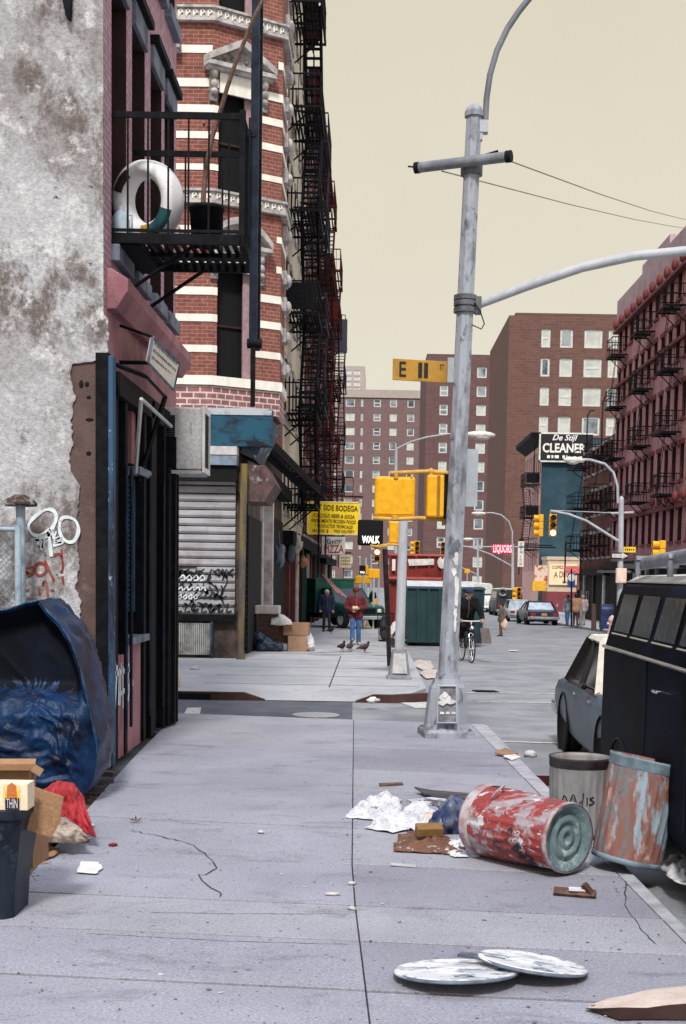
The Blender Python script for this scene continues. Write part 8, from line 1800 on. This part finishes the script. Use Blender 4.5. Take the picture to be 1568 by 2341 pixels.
b = MB(); a, c = PY(584, 1402, y0 + .5), PY(640, 1384, y0 + .5); b.bx(a.x, c.x, y0 + .2, y0 + .9, a.z, c.z); tag(b.build('foam_block', mat('dirty foam', (.62, .58, .55), (.5, .45, .43), scale=5), bevel=.03), 'pale foam block lying on top of the pile by the far shop', 'foam block')
b = MB(); a, c = PY(588, 1440, y0 + .5), PY(642, 1403, y0 + .5); b.bx(a.x + .05, c.x - .05, y0 + .32, y0 + .9, G(600, 1480).z, a.z + (c.z - a.z) * .98); tag(b.build('wooden_crate', mat('dark crate wood', (.11, .06, .05), (.05, .03, .028), scale=5, stretch=(1, 1, 6)), bevel=.015), 'dark wooden crate under the foam block by the far shop', 'crate')
drape('white_sheet', 'white sheet draped over the cartons by the far shop', 'sheet', WHITE, [(622, 1408), (638, 1402), (650, 1406), (664, 1418)], [(618, 1428), (640, 1430), (655, 1428), (668, 1428)], y0 + .6, y0 + .2, 3, .03, 14, 10)
blob('plastic_bag', [(G(706, 1488) + V((0, .05, .12)), .12, G(712, 1486) + V((0, .1, .05)), .1, 0), (G(704, 1480) + V((0, .3, .3)), .1, G(708, 1484) + V((0, .2, .15)), .12, 0)], .02, [mat('thin white plastic', (.6, .6, .62), (.45, .45, .48), scale=9, rough=.4)], None, G(708, 1488), 2, .03, 12)
tag(bpy.data.objects['plastic_bag.001'] if 'plastic_bag.001' in bpy.data.objects else bpy.data.objects['plastic_bag'], 'thin white plastic bag right of the tan cartons', 'bag')
# pale sacks by the short pole; litter basket; drum
for k, (pts, l) in enumerate((([(940, 1520), (955, 1508), (985, 1512), (992, 1528), (965, 1532)], 'pale sacking heap right of the short pole'), ([(958, 1540), (975, 1528), (1000, 1532), (1000, 1550), (975, 1552)], 'pale papers in the gutter behind the tall pole'))): cloth('sacking', l, 'sacking', mat('pale sacking', (.52, .46, .42), (.4, .34, .32), scale=5), pts, 40 + k, .03, fold=6, dz=-.115)
lb = G(880, 1466); t = thing('litter_basket', 'dark wire litter basket behind the leaning black post', 'litter basket', lb); b = MB()
for k in range(22): a = 2 * PI * k / 22; b.tube([lb + V((.2 * math.cos(a), .2 * math.sin(a), .0)), lb + V((.27 * math.cos(a), .27 * math.sin(a), .9))], .008, 4)
b.build('wire_cage', BLK, t); b = MB()
for z, r in ((.02, .2), (.45, .235), (.9, .27)): b.lathe([(r - .01, z), (r + .01, z), (r + .01, z + .03), (r - .01, z + .03), (r - .01, z)], 22, Matrix.Translation(lb))
b.build('hoop', BLK, t); b = MB(); b.sph(lb + V((0, 0, .45)), (.19, .19, .45), 12, 8, jit=.3); b.build('liner', mat('dark liner', (.05, .05, .06)), t)
c = G(899, 1480); b = MB(); b.sph(c + V((0, .1, .35)), (.12, .1, .35), 14, 10, jit=.5, seed=8); tag(b.build('refuse_sack', mat('white and black sack', (.6, .58, .58), (.03, .03, .035), scale=3, lo=.5, hi=.54)), 'blotched white sack standing between the black post and the short pole', 'sack')
c = G(388, 1590, -.12); b = MB(); M = Matrix.Translation(c + V((-.12, .5, .24))) @ Matrix.Rotation(PI / 2, 4, 'Y'); b.lathe([(0, -.4), (.22, -.4), (.24, -.36), (.24, .16), (.22, .2), (0, .2)], 28, M); b.lathe([(.243, .1), (.25, .12), (.243, .15)], 28, M); tag(b.build('drum', mat('cream drum paint', (.62, .53, .42), (.5, .42, .34), scale=4)), 'cream painted drum lying in the side street behind the shopfront gate', 'drum')

# grit and scraps swept about the walk: nobody could count them
b = MB(); random.seed(77)
for k in range(600):
    u = random.random(); px = random.uniform(60, 1540); py = 1660 + 680 * random.random() ** .8
    if random.random() < .45: py = random.uniform(1660, 2050); px = random.choice((left_l(py) + abs(random.gauss(0, 26)) + 4, cin(py) - abs(random.gauss(0, 45)), ctr(py) + random.gauss(0, 10)))
    if px < lleft(py) + 3 or px > cin(py): continue
    p = G(px, py, .003); r = random.uniform(.003, .011) * random.uniform(.5, 1.3); a = random.uniform(0, PI); n = 5
    b.add([p + V((math.cos(a + 2 * PI * i / n) * r * random.uniform(.6, 1.6), math.sin(a + 2 * PI * i / n) * r * random.uniform(.6, 1.3), random.uniform(0, .004))) for i in range(n)], [tuple(range(n))], random.choice((0, 0, 0, 1, 2)))
tag(b.build('grit', [mat('dark grit', (.13, .125, .14)), mat('pale grit', (.55, .54, .56)), mat('brown grit', (.14, .08, .06))], None, (0, 10, 0)), kind='stuff')
# ================================================================ camera, light, sky
cd = bpy.data.cameras.new('camera'); co = bpy.data.objects.new('camera', cd); col.objects.link(co)
cd.sensor_fit = 'VERTICAL'; cd.sensor_height = 36; cd.lens = 36 * FPX / 2340
cd.shift_x = SX * FPX / 2340; cd.shift_y = SY * FPX / 2340
cd.clip_start = .05; cd.clip_end = 3000
co.matrix_world = Matrix(((_R.x, _U.x, -_F.x, 0), (_R.y, _U.y, -_F.y, 0), (_R.z, _U.z, -_F.z, CAMZ), (0, 0, 0, 1)))
scn.camera = co
EL, AZ = math.radians(48), math.radians(184)        # sun high behind the right shoulder, seen through thin overcast
sd = V((math.sin(AZ) * math.cos(EL), math.cos(AZ) * math.cos(EL), math.sin(EL)))
sl = bpy.data.lights.new('sun', 'SUN'); sl.energy = SUN_E; sl.angle = math.radians(9); sl.color = (1, .95, .88)
so = bpy.data.objects.new('sun', sl); col.objects.link(so); so.rotation_euler = sd.to_track_quat('Z', 'Y').to_euler()
w = bpy.data.worlds.new('World'); scn.world = w; w.use_nodes = True
nt = w.node_tree; bg = nt.nodes['Background']
sky = nt.nodes.new('ShaderNodeTexSky'); sky.sky_type = 'NISHITA'; sky.sun_disc = False
sky.sun_elevation = EL; sky.sun_rotation = AZ; sky.dust_density = 6; sky.air_density = 1.5
sc = nt.nodes.new('ShaderNodeVectorMath'); sc.operation = 'SCALE'; sc.inputs['Scale'].default_value = .07
nt.links.new(sky.outputs[0], sc.inputs[0])
# cloud deck: even warm haze hiding most of the blue, a touch brighter low down
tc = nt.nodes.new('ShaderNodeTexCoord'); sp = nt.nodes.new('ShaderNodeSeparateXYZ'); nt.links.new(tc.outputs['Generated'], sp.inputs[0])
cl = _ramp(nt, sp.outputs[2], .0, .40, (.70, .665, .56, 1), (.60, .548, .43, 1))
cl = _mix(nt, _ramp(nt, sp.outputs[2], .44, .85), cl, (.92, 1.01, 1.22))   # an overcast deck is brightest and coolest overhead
nz = _ramp(nt, _noise(nt, tc.outputs['Generated'], 2.2, 4), .3, .7, (.95, .95, .95, 1), (1.04, 1.04, 1.045, 1))
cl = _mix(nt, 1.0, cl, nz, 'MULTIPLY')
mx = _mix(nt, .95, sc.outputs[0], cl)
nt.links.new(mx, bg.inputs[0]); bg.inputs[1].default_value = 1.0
scn.view_settings.view_transform = 'Standard'; scn.view_settings.look = 'None'; scn.view_settings.exposure = EXPO; scn.view_settings.gamma = 1
scn.cycles.max_bounces = 6; scn.cycles.diffuse_bounces = 3; scn.cycles.glossy_bounces = 3
scn.cycles.use_denoising = True
